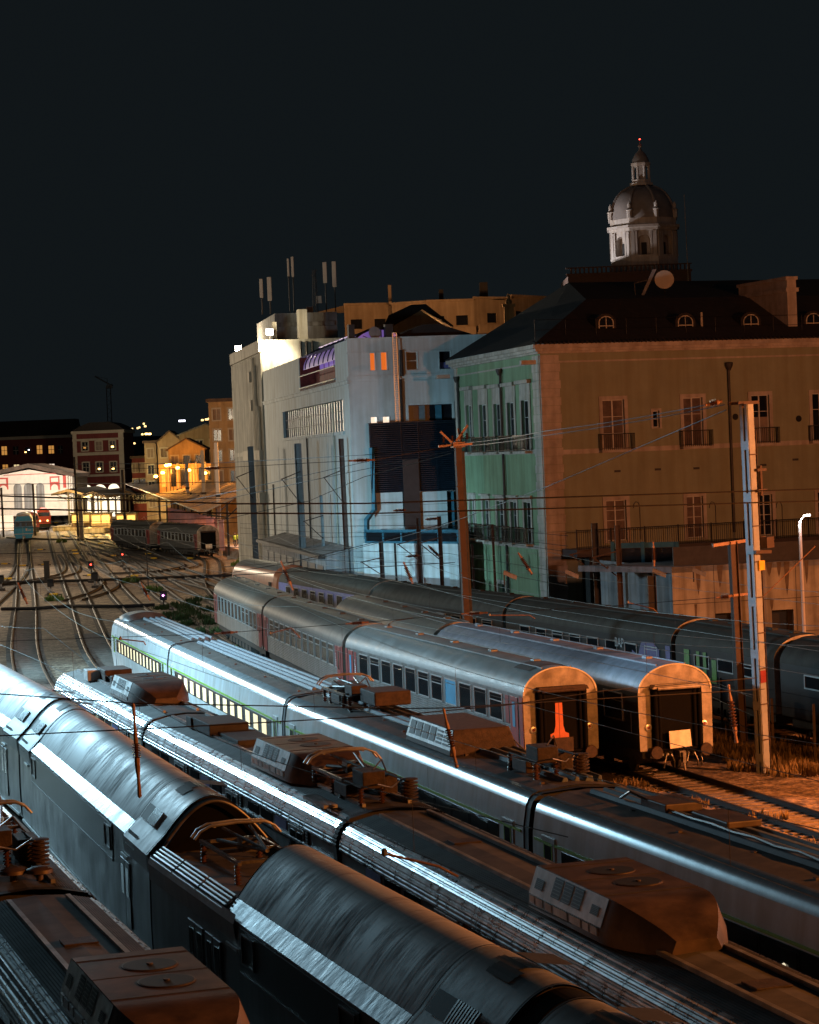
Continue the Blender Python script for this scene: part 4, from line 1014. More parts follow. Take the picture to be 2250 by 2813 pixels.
# louvred screen on a steel frame
FL = F5.shift(.9); a, c, e, g = FL.r(1019, 1160, 1252, 1350)
n = 34; lv = MB()
for k in range(n):
    z = e + (g - e) * (k + .5) / n
    for x0, x1 in ((a, a + (c - a) * .36), (a + (c - a) * .37, a + (c - a) * .56), (a + (c - a) * .57, c)):
        lv.hexa([(x0, -.12, z - .07), (x1, -.12, z - .07), (x1, .02, z + .02), (x0, .02, z + .02), (x0, -.12, z - .045), (x1, -.12, z - .045), (x1, .02, z + .045), (x0, .02, z + .045)])
scr = FL.put(lv, 'louvre_screen', 'louvre', bw)
fm = MB()
for q_ in (0, .18, .36, .56, .78, 1.): x = a + (c - a) * q_; fm.box(x - .05, x + .05, .03, .12, e, g)
fm.box(a, c, .03, .8, g, g + .06); fm.build('screen_frame', 'louvre', scr); MB().quad((a, .2, e), (c, .2, e), (c, .2, g), (a, .2, g)).build('screen_backing', 'louvre', scr)
q2 = FL.r(1108, 1262, 1152, 1455); FL.put(MB().box(q2[0], q2[1], -.2, -.13, q2[2], q2[3]), 'brown_strip', 'brown_panel', bw)
for x0, x1 in ((1029, 1107), (1151, 1229)):
    q3 = FL.r(x0, 1350, x1, 1452); o = FL.put(MB().box(q3[0], q3[1], -.04, .1, q3[2], q3[3]), 'white_panel', 'white_wall', bw)
    MB().box(q3[0], q3[1], -.046, -.04, q3[2] + .9, q3[2] + .925).box(q3[0], q3[1], -.046, -.04, q3[2] + 1.7, q3[2] + 1.72).build('panel_joint', 'pipe', o)
q4 = FL.r(1229, 1350, 1250, 1470); FL.put(MB().box(q4[0], q4[1], .2, .5, q4[2], q4[3]), 'side_strip', 'steel_blue', bw)
du = MB(); p = [FL.sz(*k) for k in ((1019, 1230), (1027, 1400), (1006, 1428), (1006, 1480))]
du.path([(x, -.25, z) for x, z in p], .2, 4); FL.put(du, 'duct', 'steel_blue', bw)
# left side to the tracks
lw = F5L.r(776, 1113, 943, 1192); s0 = F5L.sz(777, 1150)[0]; s1 = F5L.sz(943, 1140)[0]; zz1 = F5L.sz(942, 1097)[1]; zz0 = F5L.sz(944, 1184)[1]
te = (F5L.sz(822, 1020)[0], F5L.sz(921, 1020)[0], F5L.sz(921, 1043)[1], z5 + 1)
zl = F5L.sz(760, 1000)[1]
F5L.put(wallgrid(0, L5, 0, z5, [(s0, s1, zz0, zz1), (te[0], te[1], te[2], z5 - .001)], .35), 'side_wall', 'white_wall', bw)
lwin = F5L.put(MB().quad((s0, .3, zz0), (s1, .3, zz0), (s1, .3, zz1), (s0, .3, zz1)), 'glass_band', 'glass_band', bw)
b = MB(); n = 26
for k in range(n + 1): x = s0 + (s1 - s0) * k / n; b.box(x - .05, x + .05, .2, .29, zz0, zz1)
for q_ in (.33, .66): z = zz0 + (zz1 - zz0) * q_; b.box(s0, s1, .21, .28, z - .03, z + .03)
b.build('mullions', 'concrete_grey', lwin)
F5L.put(MB().box(s0 - .3, s1 + .3, -.12, .02, zz0 - .25, zz0 - .02).box(0, L5 + .05, -.1, .02, te[2] - .55, te[2] - .3).box(0, L5 + .05, -.16, .02, te[2] - .3, te[2] - .22), 'wall_band', 'white_wall', bw)
# recessed terrace with red back wall, violet glazing and curved canopy
te0, te1, tz = te[0], te[1], te[2]
F5L.put(MB().box(te0, te1, .0, 5, tz - .2, tz).box(te0, te1, 1.2, 1.3, tz, tz + 1.35).box(te0 - .3, te0 + .2, .05, 4, tz, z5), 'terrace_red_wall', 'red_wall', bw)
vg = MB()
for k in range(7): x0 = te0 + .6 + (te1 - te0 - 1) * k / 7; x1 = te0 + .6 + (te1 - te0 - 1) * (k + .86) / 7; vg.quad((x0, 1.6, tz + 1.5), (x1, 1.6, tz + 1.5), (x1, 1.6, z5 + .8), (x0, 1.6, z5 + .8))
F5L.put(vg, 'violet_glazing', 'violet_glow', bw)
F5L.put(MB().tube((te0, -.05, tz + 1.0), (te1, -.05, tz + 1.0), .05).tube((te0, -.05, tz + .05), (te1, -.05, tz + .05), .06), 'terrace_rail', 'alu_frame', bw)
# violet barrel canopy over the terrace, its gable turned to the camera
vs = []; fs = []; N_ = 16; yA, yB = .3, 4.5
for j, x in enumerate((te0 - 1.0, te1 - 2, L5 - 1.2)):
    for i in range(N_ + 1):
        a_ = PI * i / N_; vs.append((x, (yA + yB) / 2 - (yB - yA) / 2 * math.cos(a_), z5 - 1.0 + 1.75 * math.sin(a_)))
for j in range(2):
    for i in range(N_): fs.append((j * 17 + i, j * 17 + i + 1, (j + 1) * 17 + i + 1, (j + 1) * 17 + i))
cn = F5L.put(MB().add(vs, fs), 'terrace_canopy', 'violet_dim', bw, smooth=True)
MB().add([v for v in vs[34:51]], [tuple(range(17))]).build('canopy_gable', 'violet_glow', cn)
rb = MB()
for j, x in enumerate([te0 - 1.0 + k * 2.6 for k in range(int((L5 - te0) / 2.6))] + [L5 - 1.15]):
    rb.path([(x, (yA + yB) / 2 - (yB - yA) / 2 * math.cos(PI * i / N_) * 1.0, z5 - .96 + 1.75 * math.sin(PI * i / N_)) for i in range(N_ + 1)], .07 if x < L5 - 1.2 else .09, 5)
rb.tube((te0 - 1, yA + .5, z5 + .2), (L5 - 1, yA + .5, z5 + .2), .06); rb.tube((te0 - 1, yA + 1.5, z5 + .72), (L5 - 1, yA + 1.5, z5 + .72), .06)
x = L5 - 1.12; rb.bar((x, yA + 1, z5 + .3), (x, yA + 1.9, z5 - .1), .05); rb.bar((x, yA + 1.9, z5 - .1), (x, yA + 3.2, z5 + .5), .05); rb.bar((x, 2.6, z5 - .5), (x, 2.6, z5 + .72), .08)
rb.build('canopy_rib', 'mast_dark', cn)
for px0, px1, y0 in ((959, 975, 891), (1060, 1081, 890)):
    q_ = F5.r(px0, y0, px1, 930); F5.put(MB().box(q_[0], q_[1], .15, .9, q_[2], q_[3]), 'parapet_stack', 'mast_dark', bw)
s, z = F5.sz(1030, 915); F5.put(MB().lathe([(.05, 0), (.3, .06), (.45, .2)], (s, .5, z), (.2, -1, .2), 16), 'roof_dish', 'concrete_grey', bw, smooth=True)
F5.put(MB().prism([(3.4, z5 - .1), (9.2, z5 - .1), (8.9, z5 + .2), (6.6, z5 + .95), (5.5, z5 + .95), (3.6, z5 + .2)], .6, 7, 'y'), 'tiled_roof', 'roof_tile', bw)
F5.put(MB().quad((0, .3, z5 - .02), (W5, .3, z5 - .02), (W5, 20, z5 - .02), (0, 20, z5 - .02)), 'flat_roof', 'concrete_grey', bw)
F5.put(MB().quad((W5, 0, 0), (W5, 30, 0), (W5, 30, z5), (W5, 0, z5)), 'end_wall', 'white_wall', bw)
# lean-to shed along the foot of the side wall
zs0 = F5L.sz(960, 1500)[1]
le = MB().prism([(0, 0), (2.2, 0), (2.2, zs0 - .5), (0, zs0)], 14, L5 - 1.0, 'x')
le = MB(); le.hexa([(12, -2.0, 0), (L5 - 1, -2.0, 0), (L5 - 1, 0, 0), (12, 0, 0), (12, -2.0, zs0 - .5), (L5 - 1, -2.0, zs0 - .5), (L5 - 1, 0, zs0), (12, 0, zs0)])
lo = F5L.put(le, 'lean_to', 'concrete_grey', bw)
dd = MB()
for k in range(9): x = 13.5 + k * 4.3; dd.box(x, x + 3.1, -2.04, -2.0, .3, zs0 - 1.3)
dd.build('shed_door', 'glass_band', lo)
MB().box(12, L5 - 1, -2.5, -1.9, zs0 - .75, zs0 - .5).build('shed_eaves', 'mast_dark', lo)
for px, y0, y1 in ((752, 1330, 1520), (925, 1100, 1480), (850, 1200, 1500)):
    s = F5L.sz(px, 1300)[0]; F5L.put(MB().tube((s, -.1, 1), (s, -.1, F5L.sz(px, y0)[1]), .07), 'downpipe', 'trim_pale' if px == 925 else 'pipe', bw)

# podium wall with blue railing in front
A = Vector((-3.25, 158.5, 0)); B = Vector((3.05, 150.5, 0)); FP = Fac(A, B - A); LP = (B - A).length
zp = FP.sz(1120, 1493)[1]; zr = FP.sz(1120, 1455)[1]
pw = thing('podium_wall', 'white podium wall with a blue steel railing below the louvred screen', 'wall', A)
pq_ = [Vector(v) - A for v in ((3.1, 153, 0), (2.2, 157, 0), (-1, 161, 0), (-3, 161, 0))]
FP.put(MB().prism([(0, 0), (LP, 0)] + [(v.dot(FP.d), -v.dot(FP.n)) for v in pq_], 0, zp, 'z'), 'podium', 'white_wall', pw)
r = MB(); r.box(.2, LP, .02, .14, zr - .22, zr); r.box(.2, LP, .02, .12, zp, zp + .14)
for k in range(6): x = .2 + (LP - .3) * k / 5; r.box(x, x + .16, .0, .15, zp, zr)
ro = FP.put(r, 'railing', 'steel_blue', pw); MB().quad((.2, .08, zp + .1), (LP, .08, zp + .1), (LP, .08, zr - .2), (.2, .08, zr - .2)).build('railing_infill', 'glass_dark', ro)
FP.put(MB().box(1.2, 2.6, .3, 1.0, zp, zp + .55), 'planter', 'green_wall', pw)

# ---- tall concrete building with the floodlight
P4 = F5L.o + Vector((0, 0, 0)); D4 = D5; L4b = 27.; F4 = Fac(P4 - D4 * L4b, D4)
tb = thing('concrete_building', 'tall pale concrete building with grooved side, roof floodlights and antennas', 'building', P4)
z4 = F4.sz(735, 925)[1]; FF = Fac(P4, (5.8, 1))
b = MB(); x = 0.
while x < L4b - .3:
    b.box(x + .05, x + .72, -.16, .02, 1, z4 - 1.2); x += .95
F4.put(b, 'grooved_panels', 'concrete_pale', tb)
F4.put(MB().quad((0, 0, 0), (L4b, 0, 0), (L4b, 0, z4), (0, 0, z4)).box(-.1, L4b + .02, -.25, .05, z4 - 1.1, z4).box(0, L4b, -.2, .02, 12.4, 12.8), 'side_wall', 'concrete_pale', tb)
FF.put(MB().box(0, 13.5, .02, 26, 0, z4 - .02), 'main_block', 'concrete_pale', tb)
FF.put(MB().box(2.3, 8.3, 8, 24, z4 - .1, z4 + 2.9).box(2.6, 8.0, 7.6, 8, z4 + 1.6, z4 + 2.0), 'penthouse', 'concrete_grey', tb)
for s, r_, zt_ in ((23.0, .16, z4 - 1.4), (24.2, .2, z4 - 2.2), (25.6, .2, z4 - 6), (26.4, .14, z4 - 6.5)):
    F4.put(MB().tube((s, -.4, 1), (s, -.4, zt_), r_), 'drain_pipe', 'trim_pale', tb, smooth=True)
for px, py in ((704, 1035), (709, 1113), (712, 1362), (728, 1365), (742, 1368)):
    s, z = F4.sz(px, py); s = min(s, L4b - .4); F4.put(MB().box(s - .45, s + .45, -.75, -.17, z - .5, z + .5), 'wall_unit', 'trim_pale', tb, bevel=.03)
F4.put(MB().box(12, L4b - .3, -.55, -.17, 12.0, 12.9), 'ledge', 'trim_pale', tb)
for px0, y0, px1, y1 in ((828, 845, 853, 925), (757, 880, 768, 930), (750, 996, 762, 1010)):
    q_ = FF.r(px0, y0, px1, y1); FF.put(MB().box(q_[0], q_[1], 2.2, 3.4, z4 - .1, q_[3]), 'roof_stack', 'concrete_pale', tb)
for px in (826, 842, 858):
    s = FF.sz(px, 960)[0]; FF.put(MB().tube((s, -.08, z4 - 4), (s, -.08, z4 - .2), .09), 'front_pipe', 'pipe', tb)
for px, py, big in ((741, 912, 1), (655, 957, 0)):
    p = atY(px, py, 214.5 if big else 238.); fl = thing('floodlight', 'blazing white floodlight on the front roof corner of the concrete building' if big else 'smaller lit floodlight on the far roof corner of the concrete building', 'floodlight', p)
    MB().box(-.35, .35, -.16, .12, -.3, .3).build('housing', 'iron', fl, bevel=.03); MB().box(-.3, .3, -.175, -.162, -.26, .26).build('lens', 'hot_white', fl); MB().box(-.05, .05, -.05, .05, -1.3, -.3).build('bracket', 'iron', fl)
AN = [(712, 766, 723, 818), (733, 761, 747, 826), (788, 710, 795, 759), (799, 705, 808, 760), (886, 720, 899, 777), (911, 718, 925, 788)]
AL = ['short dim panel antenna at the left end of the roof antennas', 'pale panel antenna above the roof stack, beside the short dim one', 'thin dark-sided panel antenna of the highest pair', 'bright thin panel antenna of the highest pair', 'shorter pale panel antenna of the right-hand pair', 'longest panel antenna of the right-hand pair']
for (x0, y0, x1, y1), lb in zip(AN, AL):
    p0 = atY(x0, y0, 226); p1 = atY(x1, y1, 226); m = (p0.x + p1.x) / 2
    an = thing('panel_antenna', lb, 'antenna', (m, 226, p1.z), 0, 'roof antennas'); w = (p1.x - p0.x) / 2; h = p0.z - p1.z
    MB().box(-w, w, -.1, .1, 0, h).build('radome', 'antenna', an, bevel=.04)
    MB().tube((0, .18, z4 + 3.1 - p1.z), (0, .18, h * .8), .05).bar((0, .18, h * .3), (0, .05, h * .3), .06).build('mast', 'iron', an)
lm = thing('lattice_mast', 'thin dark lattice mast between the roof antennas', 'mast', atY(868, 870, 228))
b = MB(); hh = 4.6
for x, y in ((-.3, -.3), (.3, -.3), (0, .3)): b.tube((x, y, -1), (x * .4, y * .4, hh), .03, 5)
for k in range(9): z = k * .5; s_ = -1 if k % 2 else 1; b.bar((-.3 * s_, -.3, z), (.28 * s_, -.3, z + .5), .03)
b.split('lattice', 'iron', lm); MB().box(-.9, -.3, -.2, .2, .2, 1.0).box(.1, .6, -.2, .2, 1.3, 2.0).split('radio_box', 'concrete_grey', lm)

# ---- curved apartment block on the hill behind
ab = thing('apartment_block', 'curved orange-lit apartment block rising behind the white building', 'building', atY(1100, 930, 300) - Vector((0, 0, 30)))
pts = [(945, 290, 838), (1075, 292, 838), (1076, 288, 836), (1170, 286, 832), (1300, 287, 824), (1400, 290, 818), (1500, 296, 816)]
for i in range(len(pts) - 1):
    (xa, Ya, ya), (xb, Yb, yb) = pts[i], pts[i + 1]
    pa, pb = atY(xa, ya, Ya), atY(xb, yb, Yb); fb = Fac((pa.x, pa.y), (pb.x - pa.x, pb.y - pa.y)); LL = (Vector((pb.x, pb.y)) - Vector((pa.x, pa.y))).length
    if LL < .6: continue
    zt_ = (pa.z + pb.z) / 2; holes = []
    nx = max(1, int(LL / 2.9))
    for k in range(nx):
        for q_ in (2.3, 5.0, 7.7, 10.4):
            if i == 0 and (k < nx - 2 or q_ > 3): continue
            x = LL * (k + .5) / nx; holes.append((x - .75, x + .75, zt_ - q_ - .65, zt_ - q_ + .55))
    fb.put(wallgrid(0, LL, 5, zt_, holes, .3), 'wall', 'far_orange', ab)
    for h in holes: win(fb, ab, h, trim=None, bars=None)
    fb.put(MB().box(-.05, LL + .05, -.35, .05, zt_, zt_ + .25), 'cornice', 'far_orange', ab)
    if i > 1: fb.put(MB().box(0, LL, -1.1, -.9, zt_ - 4.1, zt_ - 3.2).box(0, LL, -1.1, .0, zt_ - 4.3, zt_ - 4.1).box(0, LL, -1.1, -.9, zt_ - 6.9, zt_ - 6.0).box(0, LL, -1.1, 0, zt_ - 7.1, zt_ - 6.9), 'balcony', 'far_orange', ab)
    fb.put(MB().quad((0, 0, zt_), (LL, 0, zt_), (LL, 14, zt_), (0, 14, zt_)), 'roof', 'roof_tile', ab)
for px, y0, y1, w in ((1072, 783, 838, 9), (1213, 795, 830, 12), (1330, 775, 822, 22)):
    p = atY(px, y1, 294); q_ = atY(px, y0, 294); MB().box(p.x - w * .023 - ab.location.x, p.x + w * .023 - ab.location.x, 294 - ab.location.y, 296 - ab.location.y, p.z - 1 - ab.location.z, q_.z - ab.location.z).build('chimney', 'mast_dark' if px > 1100 else 'far_orange', ab)
hb = thing('brick_chimney', 'orange-lit brick chimney with a finial beside the mansion roof', 'chimney', atY(1400, 905, 240))
MB().box(-.5, .5, -.4, .4, -2, 2.3).box(-.65, .65, -.5, .5, 2.3, 2.6).lathe([(.3, 0), (.35, .3), (.12, .6), (.2, .8), (.05, 1.1)], (0, 0, 2.6), (0, 0, 1), 10).build('stack', 'ochre', hb)
hh = thing('small_house', 'small gabled house roof lit orange behind the violet canopy', 'house', atY(1150, 925, 240))
MB().prism([(-3, 0), (3, 0), (3, .8), (.3, 2.7), (-3, 1.0)], 0, 6, 'y').build('wall', 'ochre', hh)
MB().prism([(-3.8, .7), (-3.0, 2.3), (-.6, 3.3), (.9, 3.3), (3.6, 1.0), (3.6, .8), (.5, 2.75), (-3, 1.2)], -.3, 6.3, 'y').build('roof', 'roof_tile', hh)

# ---- domed church
DC = atY(1771, 745, 420); zb = DC.z; k = 420 / 6400.
ch = thing('domed_church', 'white-lit church drum with grey dome and lantern above the rooftops', 'church', (DC.x, DC.y, zb))
lean = 0
def Z(py): return (745 - py) * k
NS = 8; RD = 95 * k
def octa(r, a0): return [(r * math.cos(a0 + i * 2 * PI / NS), r * math.sin(a0 + i * 2 * PI / NS)) for i in range(NS)]
A0 = -PI / 2 + .30
b = MB(); b.prism(octa(RD * 1.04, A0), -3, Z(712), 'z'); b.build('drum_base', 'dome_stone', ch)
# drum faces with arched niches
for i in range(NS):
    p0 = Vector((*octa(RD, A0)[i], 0)); p1 = Vector((*octa(RD, A0)[(i + 1) % NS], 0)); fd = Fac((p1.x, p1.y), (p0.x - p1.x, p0.y - p1.y))
    if fd.n.dot(Vector((p0.x + p1.x, p0.y + p1.y, 0))) < 0: fd = Fac((p0.x, p0.y), (p1.x - p0.x, p1.y - p0.y))
    W = (p1 - p0).length; zl, zh = Z(712), Z(640)
    m = W / 2; aw = W * .24; zsp = zl + (zh - zl) * .58
    class _T: location = Vector((0, 0, 0))
    b = MB()
    arcp = [(m + aw * math.cos(PI * j / 10), zsp + aw * math.sin(PI * j / 10)) for j in range(11)]
    top = [(x, zh) for x, z in arcp]
    b.add([(x, 0, z) for x, z in arcp] + [(x, 0, z) for x, z in top], [(j, j + 1, 12 + j, 11 + j) for j in range(10)])
    b.quad((0, 0, zl), (m - aw, 0, zl), (m - aw, 0, zh), (0, 0, zh)); b.quad((m + aw, 0, zl), (W, 0, zl), (W, 0, zh), (m + aw, 0, zh))
    full = [(m + aw, zl)] + arcp + [(m - aw, zl)]
    b.add([(x, 0, z) for x, z in full] + [(x, .9, z) for x, z in full], [(j, j + 1, 14 + j - 1 + 1, 13 + j) for j in range(12)] if False else [(j, j + 1, 13 + j + 1, 13 + j) for j in range(12)])
    b.add([(x, .9, z) for x, z in full], [tuple(range(13))])
    o = b.build('drum_wall', 'dome_stone', ch); o.location = fd.o; o.rotation_euler = (0, 0, fd.a)
    MB().box(m - aw * .42, m + aw * .42, .8, .89, zl + .4, zl + (zh - zl) * .55).build('niche_window', 'grille', o)
    c_ = MB()
    for x in (.12, W - .75, m - aw - .34, m + aw + .04): c_.box(x, x + (.62 if x < .2 or x > W - .8 else .3), -.3, 0, zl, zh - .2)
    c_.box(0, W, -.22, 0, zl, zl + .35); c_.build('pilaster', 'dome_stone', o)
b = MB()
b.prism(octa(RD * 1.05, A0), Z(640), Z(632), 'z'); b.prism(octa(RD * 1.12, A0), Z(632), Z(625), 'z'); b.prism(octa(RD * 1.02, A0), Z(625), Z(606), 'z'); b.build('drum_cornice', 'dome_stone', ch)
pr = [(RD * .97 * math.cos(a) ** .82 if a < 1.5 else 0, Z(606) + (Z(512) - Z(606)) * math.sin(a) ** 1.0) for a in [i * PI / 2 / 16 for i in range(14)]]
b = MB().lathe([(r * 1.0, z) for r, z in pr], (0, 0, 0), (0, 0, 1), 32); b.build('dome', 'dome_roof', ch, smooth=True)
rb = MB(); pn_ = MB()
for i in range(NS):
    a = A0 + i * 2 * PI / NS
    rb.path([(math.cos(a) * r * 1.01, math.sin(a) * r * 1.01, z) for r, z in pr], .28, 6)
    pn_.lathe([(.5, 0), (.5, 1.3), (.7, 1.4), (.3, 1.8), (.35, 2.3), (.05, 2.9)], (math.cos(a) * RD * .99, math.sin(a) * RD * .99, Z(606)), (0, 0, 1), 8)
rb.split('dome_rib', 'dome_roof', ch); pn_.split('pinnacle', 'dome_stone', ch, smooth=True)
ld = MB(); r1 = 25 * k
ld.prism(octa(r1 * 1.35, A0), Z(512), Z(505), 'z').prism(octa(r1 * 1.1, A0), Z(505), Z(496), 'z').prism(octa(r1 * .55, A0), Z(496), Z(455), 'z')
for i in range(NS): a = A0 + i * 2 * PI / NS; ld.tube((math.cos(a) * r1 * .92, math.sin(a) * r1 * .92, Z(496)), (math.cos(a) * r1 * .92, math.sin(a) * r1 * .92, Z(458)), .24, 8)
ld.prism(octa(r1 * 1.05, A0), Z(460), Z(455), 'z').prism(octa(r1 * 1.15, A0), Z(455), Z(450), 'z')
ld.build('lantern', 'dome_stone', ch)
MB().lathe([(r1 * .95, Z(450)), (r1 * .9, Z(440)), (r1 * .6, Z(425)), (r1 * .2, Z(415)), (.2, Z(408)), (.42, Z(403)), (.2, Z(398)), (.06, Z(392)), (.05, Z(386))], (0, 0, 0), (0, 0, 1), 16).build('lantern_cap', 'dome_roof', ch, smooth=True)
MB().lathe([(.05, 0), (.16, .1), (.05, .25)], (0, 0, Z(386)), (0, 0, 1), 8).build('warning_light', 'red_led', ch)
bx = MB().box(-14.5, 7.2, -9, 9, -6, -1.0).box(-14.8, 7.4, -9.2, -8.7, -1.0, -.6); bx.build('church_body', 'mast_rust', ch)
ba = MB()
for i in range(28): x = -14 + i * .77; ba.box(x, x + .3, -8.95, -8.75, -.6, .3)
ba.box(-14.8, 7.4, -9.0, -8.7, .3, .5); ba.build('balustrade', 'mast_rust', ch)
fp = thing('flagpole', 'thin bare flagpole to the right of the church dome', 'flagpole', atY(1892, 780, 400)); MB().tube((0, 0, -4), (-.2, 0, 15.3), .09, 6, .05).build('pole', 'concrete_grey', fp)
# ------------------------------------------------------------------ station end of the yard
# long dark wing
YW = 640.
def rY_(x0, y0, x1, y1, Y): a = atY(x0, y1, Y); b = atY(x1, y0, Y); return a.x, b.x, a.z, b.z
sw = thing('station_wing', 'long dark station wing with a row of small lit windows and a round one', 'building', atY(60, 1400, YW))
ww = Vector(sw.location)
holes = []; lits = [(5, 1226, 19, 1250, 'win_warm'), (37, 1226, 51, 1249, 'glass_dark'), (102, 1223, 116, 1247, 'win_warm'), (134, 1224, 148, 1246, 'win_warm'), (160, 1224, 172, 1246, 'glass_dark'), (8, 1276, 22, 1292, 'win_warm'), (39, 1276, 53, 1290, 'lit_pane'), (104, 1275, 117, 1284, 'lit_pane'), (135, 1274, 150, 1292, 'white_lit')]
b = MB(); x0, x1, z0, z1 = rY_(-60, 1219 - 6, 200, 1400, YW)
xl = atY(-80, 1215, YW).x; xr = atY(202, 1205, YW).x; zt = atY(60, 1207, YW).z
def lz(Y, x, z): return (x - ww.x, Y - ww.y, z - ww.z)
b.box(xl - ww.x, xr - ww.x, 0, 16, -ww.z, zt - ww.z); b.build('wall', 'maroon', sw)
b = MB(); b.box(xl - ww.x, xr - ww.x, -1, 17, zt - ww.z, zt - ww.z + .8).box(xl - ww.x, xr - ww.x, -.3, 0, zt - ww.z - 9.8, zt - ww.z - 9.3); b.build('cornice', 'trim_pale', sw)
b = MB(); h = zt - ww.z; b.prism([(-1.2, h + .8), (17.2, h + .8), (12, h + 5.2), (4, h + 5.2)], xl - ww.x, xr - ww.x, 'x'); b.build('roof', 'roof_tile', sw)
for x0, y0, x1, y1, m in lits:
    q_ = rY_(x0, y0, x1, y1, YW); a, c, e, g = q_[0] - ww.x, q_[1] - ww.x, q_[2] - ww.z, q_[3] - ww.z
    f = MB(); f.box(a - .25, a, -.3, .02, e - .25, g + .25).box(c, c + .25, -.3, .02, e - .25, g + .25).box(a, c, -.3, .02, g, g + .25).box(a, c, -.3, .02, e - .25, e)
    o = f.build('window', 'maroon', sw); MB().quad((a, -.05, e), (c, -.05, e), (c, -.05, g), (a, -.05, g)).build('pane', m, o)
    MB().box((a + c) / 2 - .06, (a + c) / 2 + .06, -.12, -.06, e, g).box(a, c, -.12, -.06, (e + g) / 2 - .06, (e + g) / 2 + .06).build('sash', 'trim_pale', o)
p = atY(76, 1238, YW); o = MB().lathe([(1.3, 0), (1.3, .3), (1.0, .32), (1.0, .1)], (p.x - ww.x, .1, p.z - ww.z), (0, -1, 0), 20).build('round_window', 'maroon', sw); MB().lathe([(1.0, 0), (1., .02)], (p.x - ww.x, -.05, p.z - ww.z), (0, -1, 0), 20).build('pane', 'glass_dark', o)
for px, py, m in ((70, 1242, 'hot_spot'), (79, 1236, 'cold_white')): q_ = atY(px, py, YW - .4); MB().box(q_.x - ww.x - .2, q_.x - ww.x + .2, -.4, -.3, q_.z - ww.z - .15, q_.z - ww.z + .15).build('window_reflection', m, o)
# maroon pavilion with three arches
YP = 560.
pv = thing('station_pavilion', 'maroon corner pavilion with pale trim, six windows and three glowing arches', 'building', atY(275, 1400, YP)); w = Vector(pv.location)
def pr_(x0, y0, x1, y1, Y=YP): q_ = rY_(x0, y0, x1, y1, Y); return q_[0] - w.x, q_[1] - w.x, q_[2] - w.z, q_[3] - w.z
xa, xb = atY(206, 1300, YP).x - w.x, atY(341, 1300, YP).x - w.x; zt = atY(275, 1188, YP).z - w.z; zb = -w.z
wn = [pr_(*r) for r in ((226, 1214, 241, 1238), (264, 1213, 279, 1237), (302, 1211, 316, 1235), (229, 1271, 244, 1297), (266, 1270, 281, 1296), (304, 1269, 319, 1295))]
ar = [pr_(*r) for r in ((222, 1331, 254, 1400), (260, 1330, 292, 1400), (299, 1328, 328, 1400))]
ar = [(a, c, zb, g - (c - a) * .5) for a, c, e, g in ar]
FPv = Fac((w.x, w.y), (1, 0))
ob = FPv.put(wallgrid(xa, xb, zb, zt, wn + [(a, c, e, g + (c - a) * .5) for a, c, e, g in ar], .4), 'front_wall', 'maroon', pv); ob.location = (0, 0, 0)
MB().box(xa, xb, .6, 22, zb, zt - .05).build('body', 'maroon', pv)
b = MB(); b.box(xa - .5, xb + .5, -.6, 22, zt - .2, zt + .5).box(xa - .3, xb + .3, -.35, .0, zt - 1.9, zt - 1.4).box(xa, xb, -.2, 0, pr_(275, 1247, 276, 1250)[2], pr_(275, 1245, 276, 1250)[3] + .3).box(xa, xb, -.2, 0, pr_(275, 1306, 276, 1309)[2], pr_(275, 1305, 276, 1309)[3] + .2)
b.box(xa - .2, xa + .75, -.3, 0, zb, zt).box(xb - 1.0, xb + .2, -.3, 0, zb, zt); b.build('trim', 'trim_pale', pv)
b = MB(); b.prism([(xa - .5, zt + .5), (xb + .5, zt + .5), (xb - 1.2, zt + 1.7), (xb - 3, zt + 2.5), (xa + 4, zt + 2.5), (xa + 1.5, zt + 1.6)], 0, 22, 'y'); b.build('roof', 'roof_tile', pv)
for i, (a, c, e, g) in enumerate(wn):
    f = MB(); f.box(a - .28, a, -.15, .05, e - .2, g + .25).box(c, c + .28, -.15, .05, e - .2, g + .25).box(a, c, -.15, .05, g, g + .3).box(a, c, -.15, .05, e - .25, e); o = f.build('window', 'trim_pale', pv)
    MB().quad((a, .3, e), (c, .3, e), (c, .3, g), (a, .3, g)).build('pane', ('glass_dark', 'shutter', 'glass_dark')[i % 3] if i < 3 else 'glass_dark', o)
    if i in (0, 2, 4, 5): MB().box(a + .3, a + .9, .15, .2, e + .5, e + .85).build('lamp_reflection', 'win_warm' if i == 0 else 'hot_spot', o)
    MB().box((a + c) / 2 - .05, (a + c) / 2 + .05, .2, .27, e, g).box(a, c, .2, .27, (e + g) / 2 - .05, (e + g) / 2 + .05).build('sash', 'trim_pale', o)
for a, c, e, g in ar:
    r_ = (c - a) / 2; m = (a + c) / 2; ap = [(c, e)] + [(m + r_ * math.cos(PI * j / 12), g + r_ * math.sin(PI * j / 12)) for j in range(13)] + [(a, e)]
    MB().add([(x, .25, z) for x, z in ap], [tuple(range(len(ap)))]).build('lit_arch', 'hall_lit', pv)
    b = MB(); aq = [(m + r_ * math.cos(PI * j / 12), g + r_ * math.sin(PI * j / 12)) for j in range(13)]
    b.add([(x, .0, z) for x, z in aq] + [(x, .0, g + r_ * 1.0) for x, z in aq], [(j, j + 1, 14 + j, 13 + j) for j in range(12)]); b.build('arch_spandrel', 'maroon', pv)
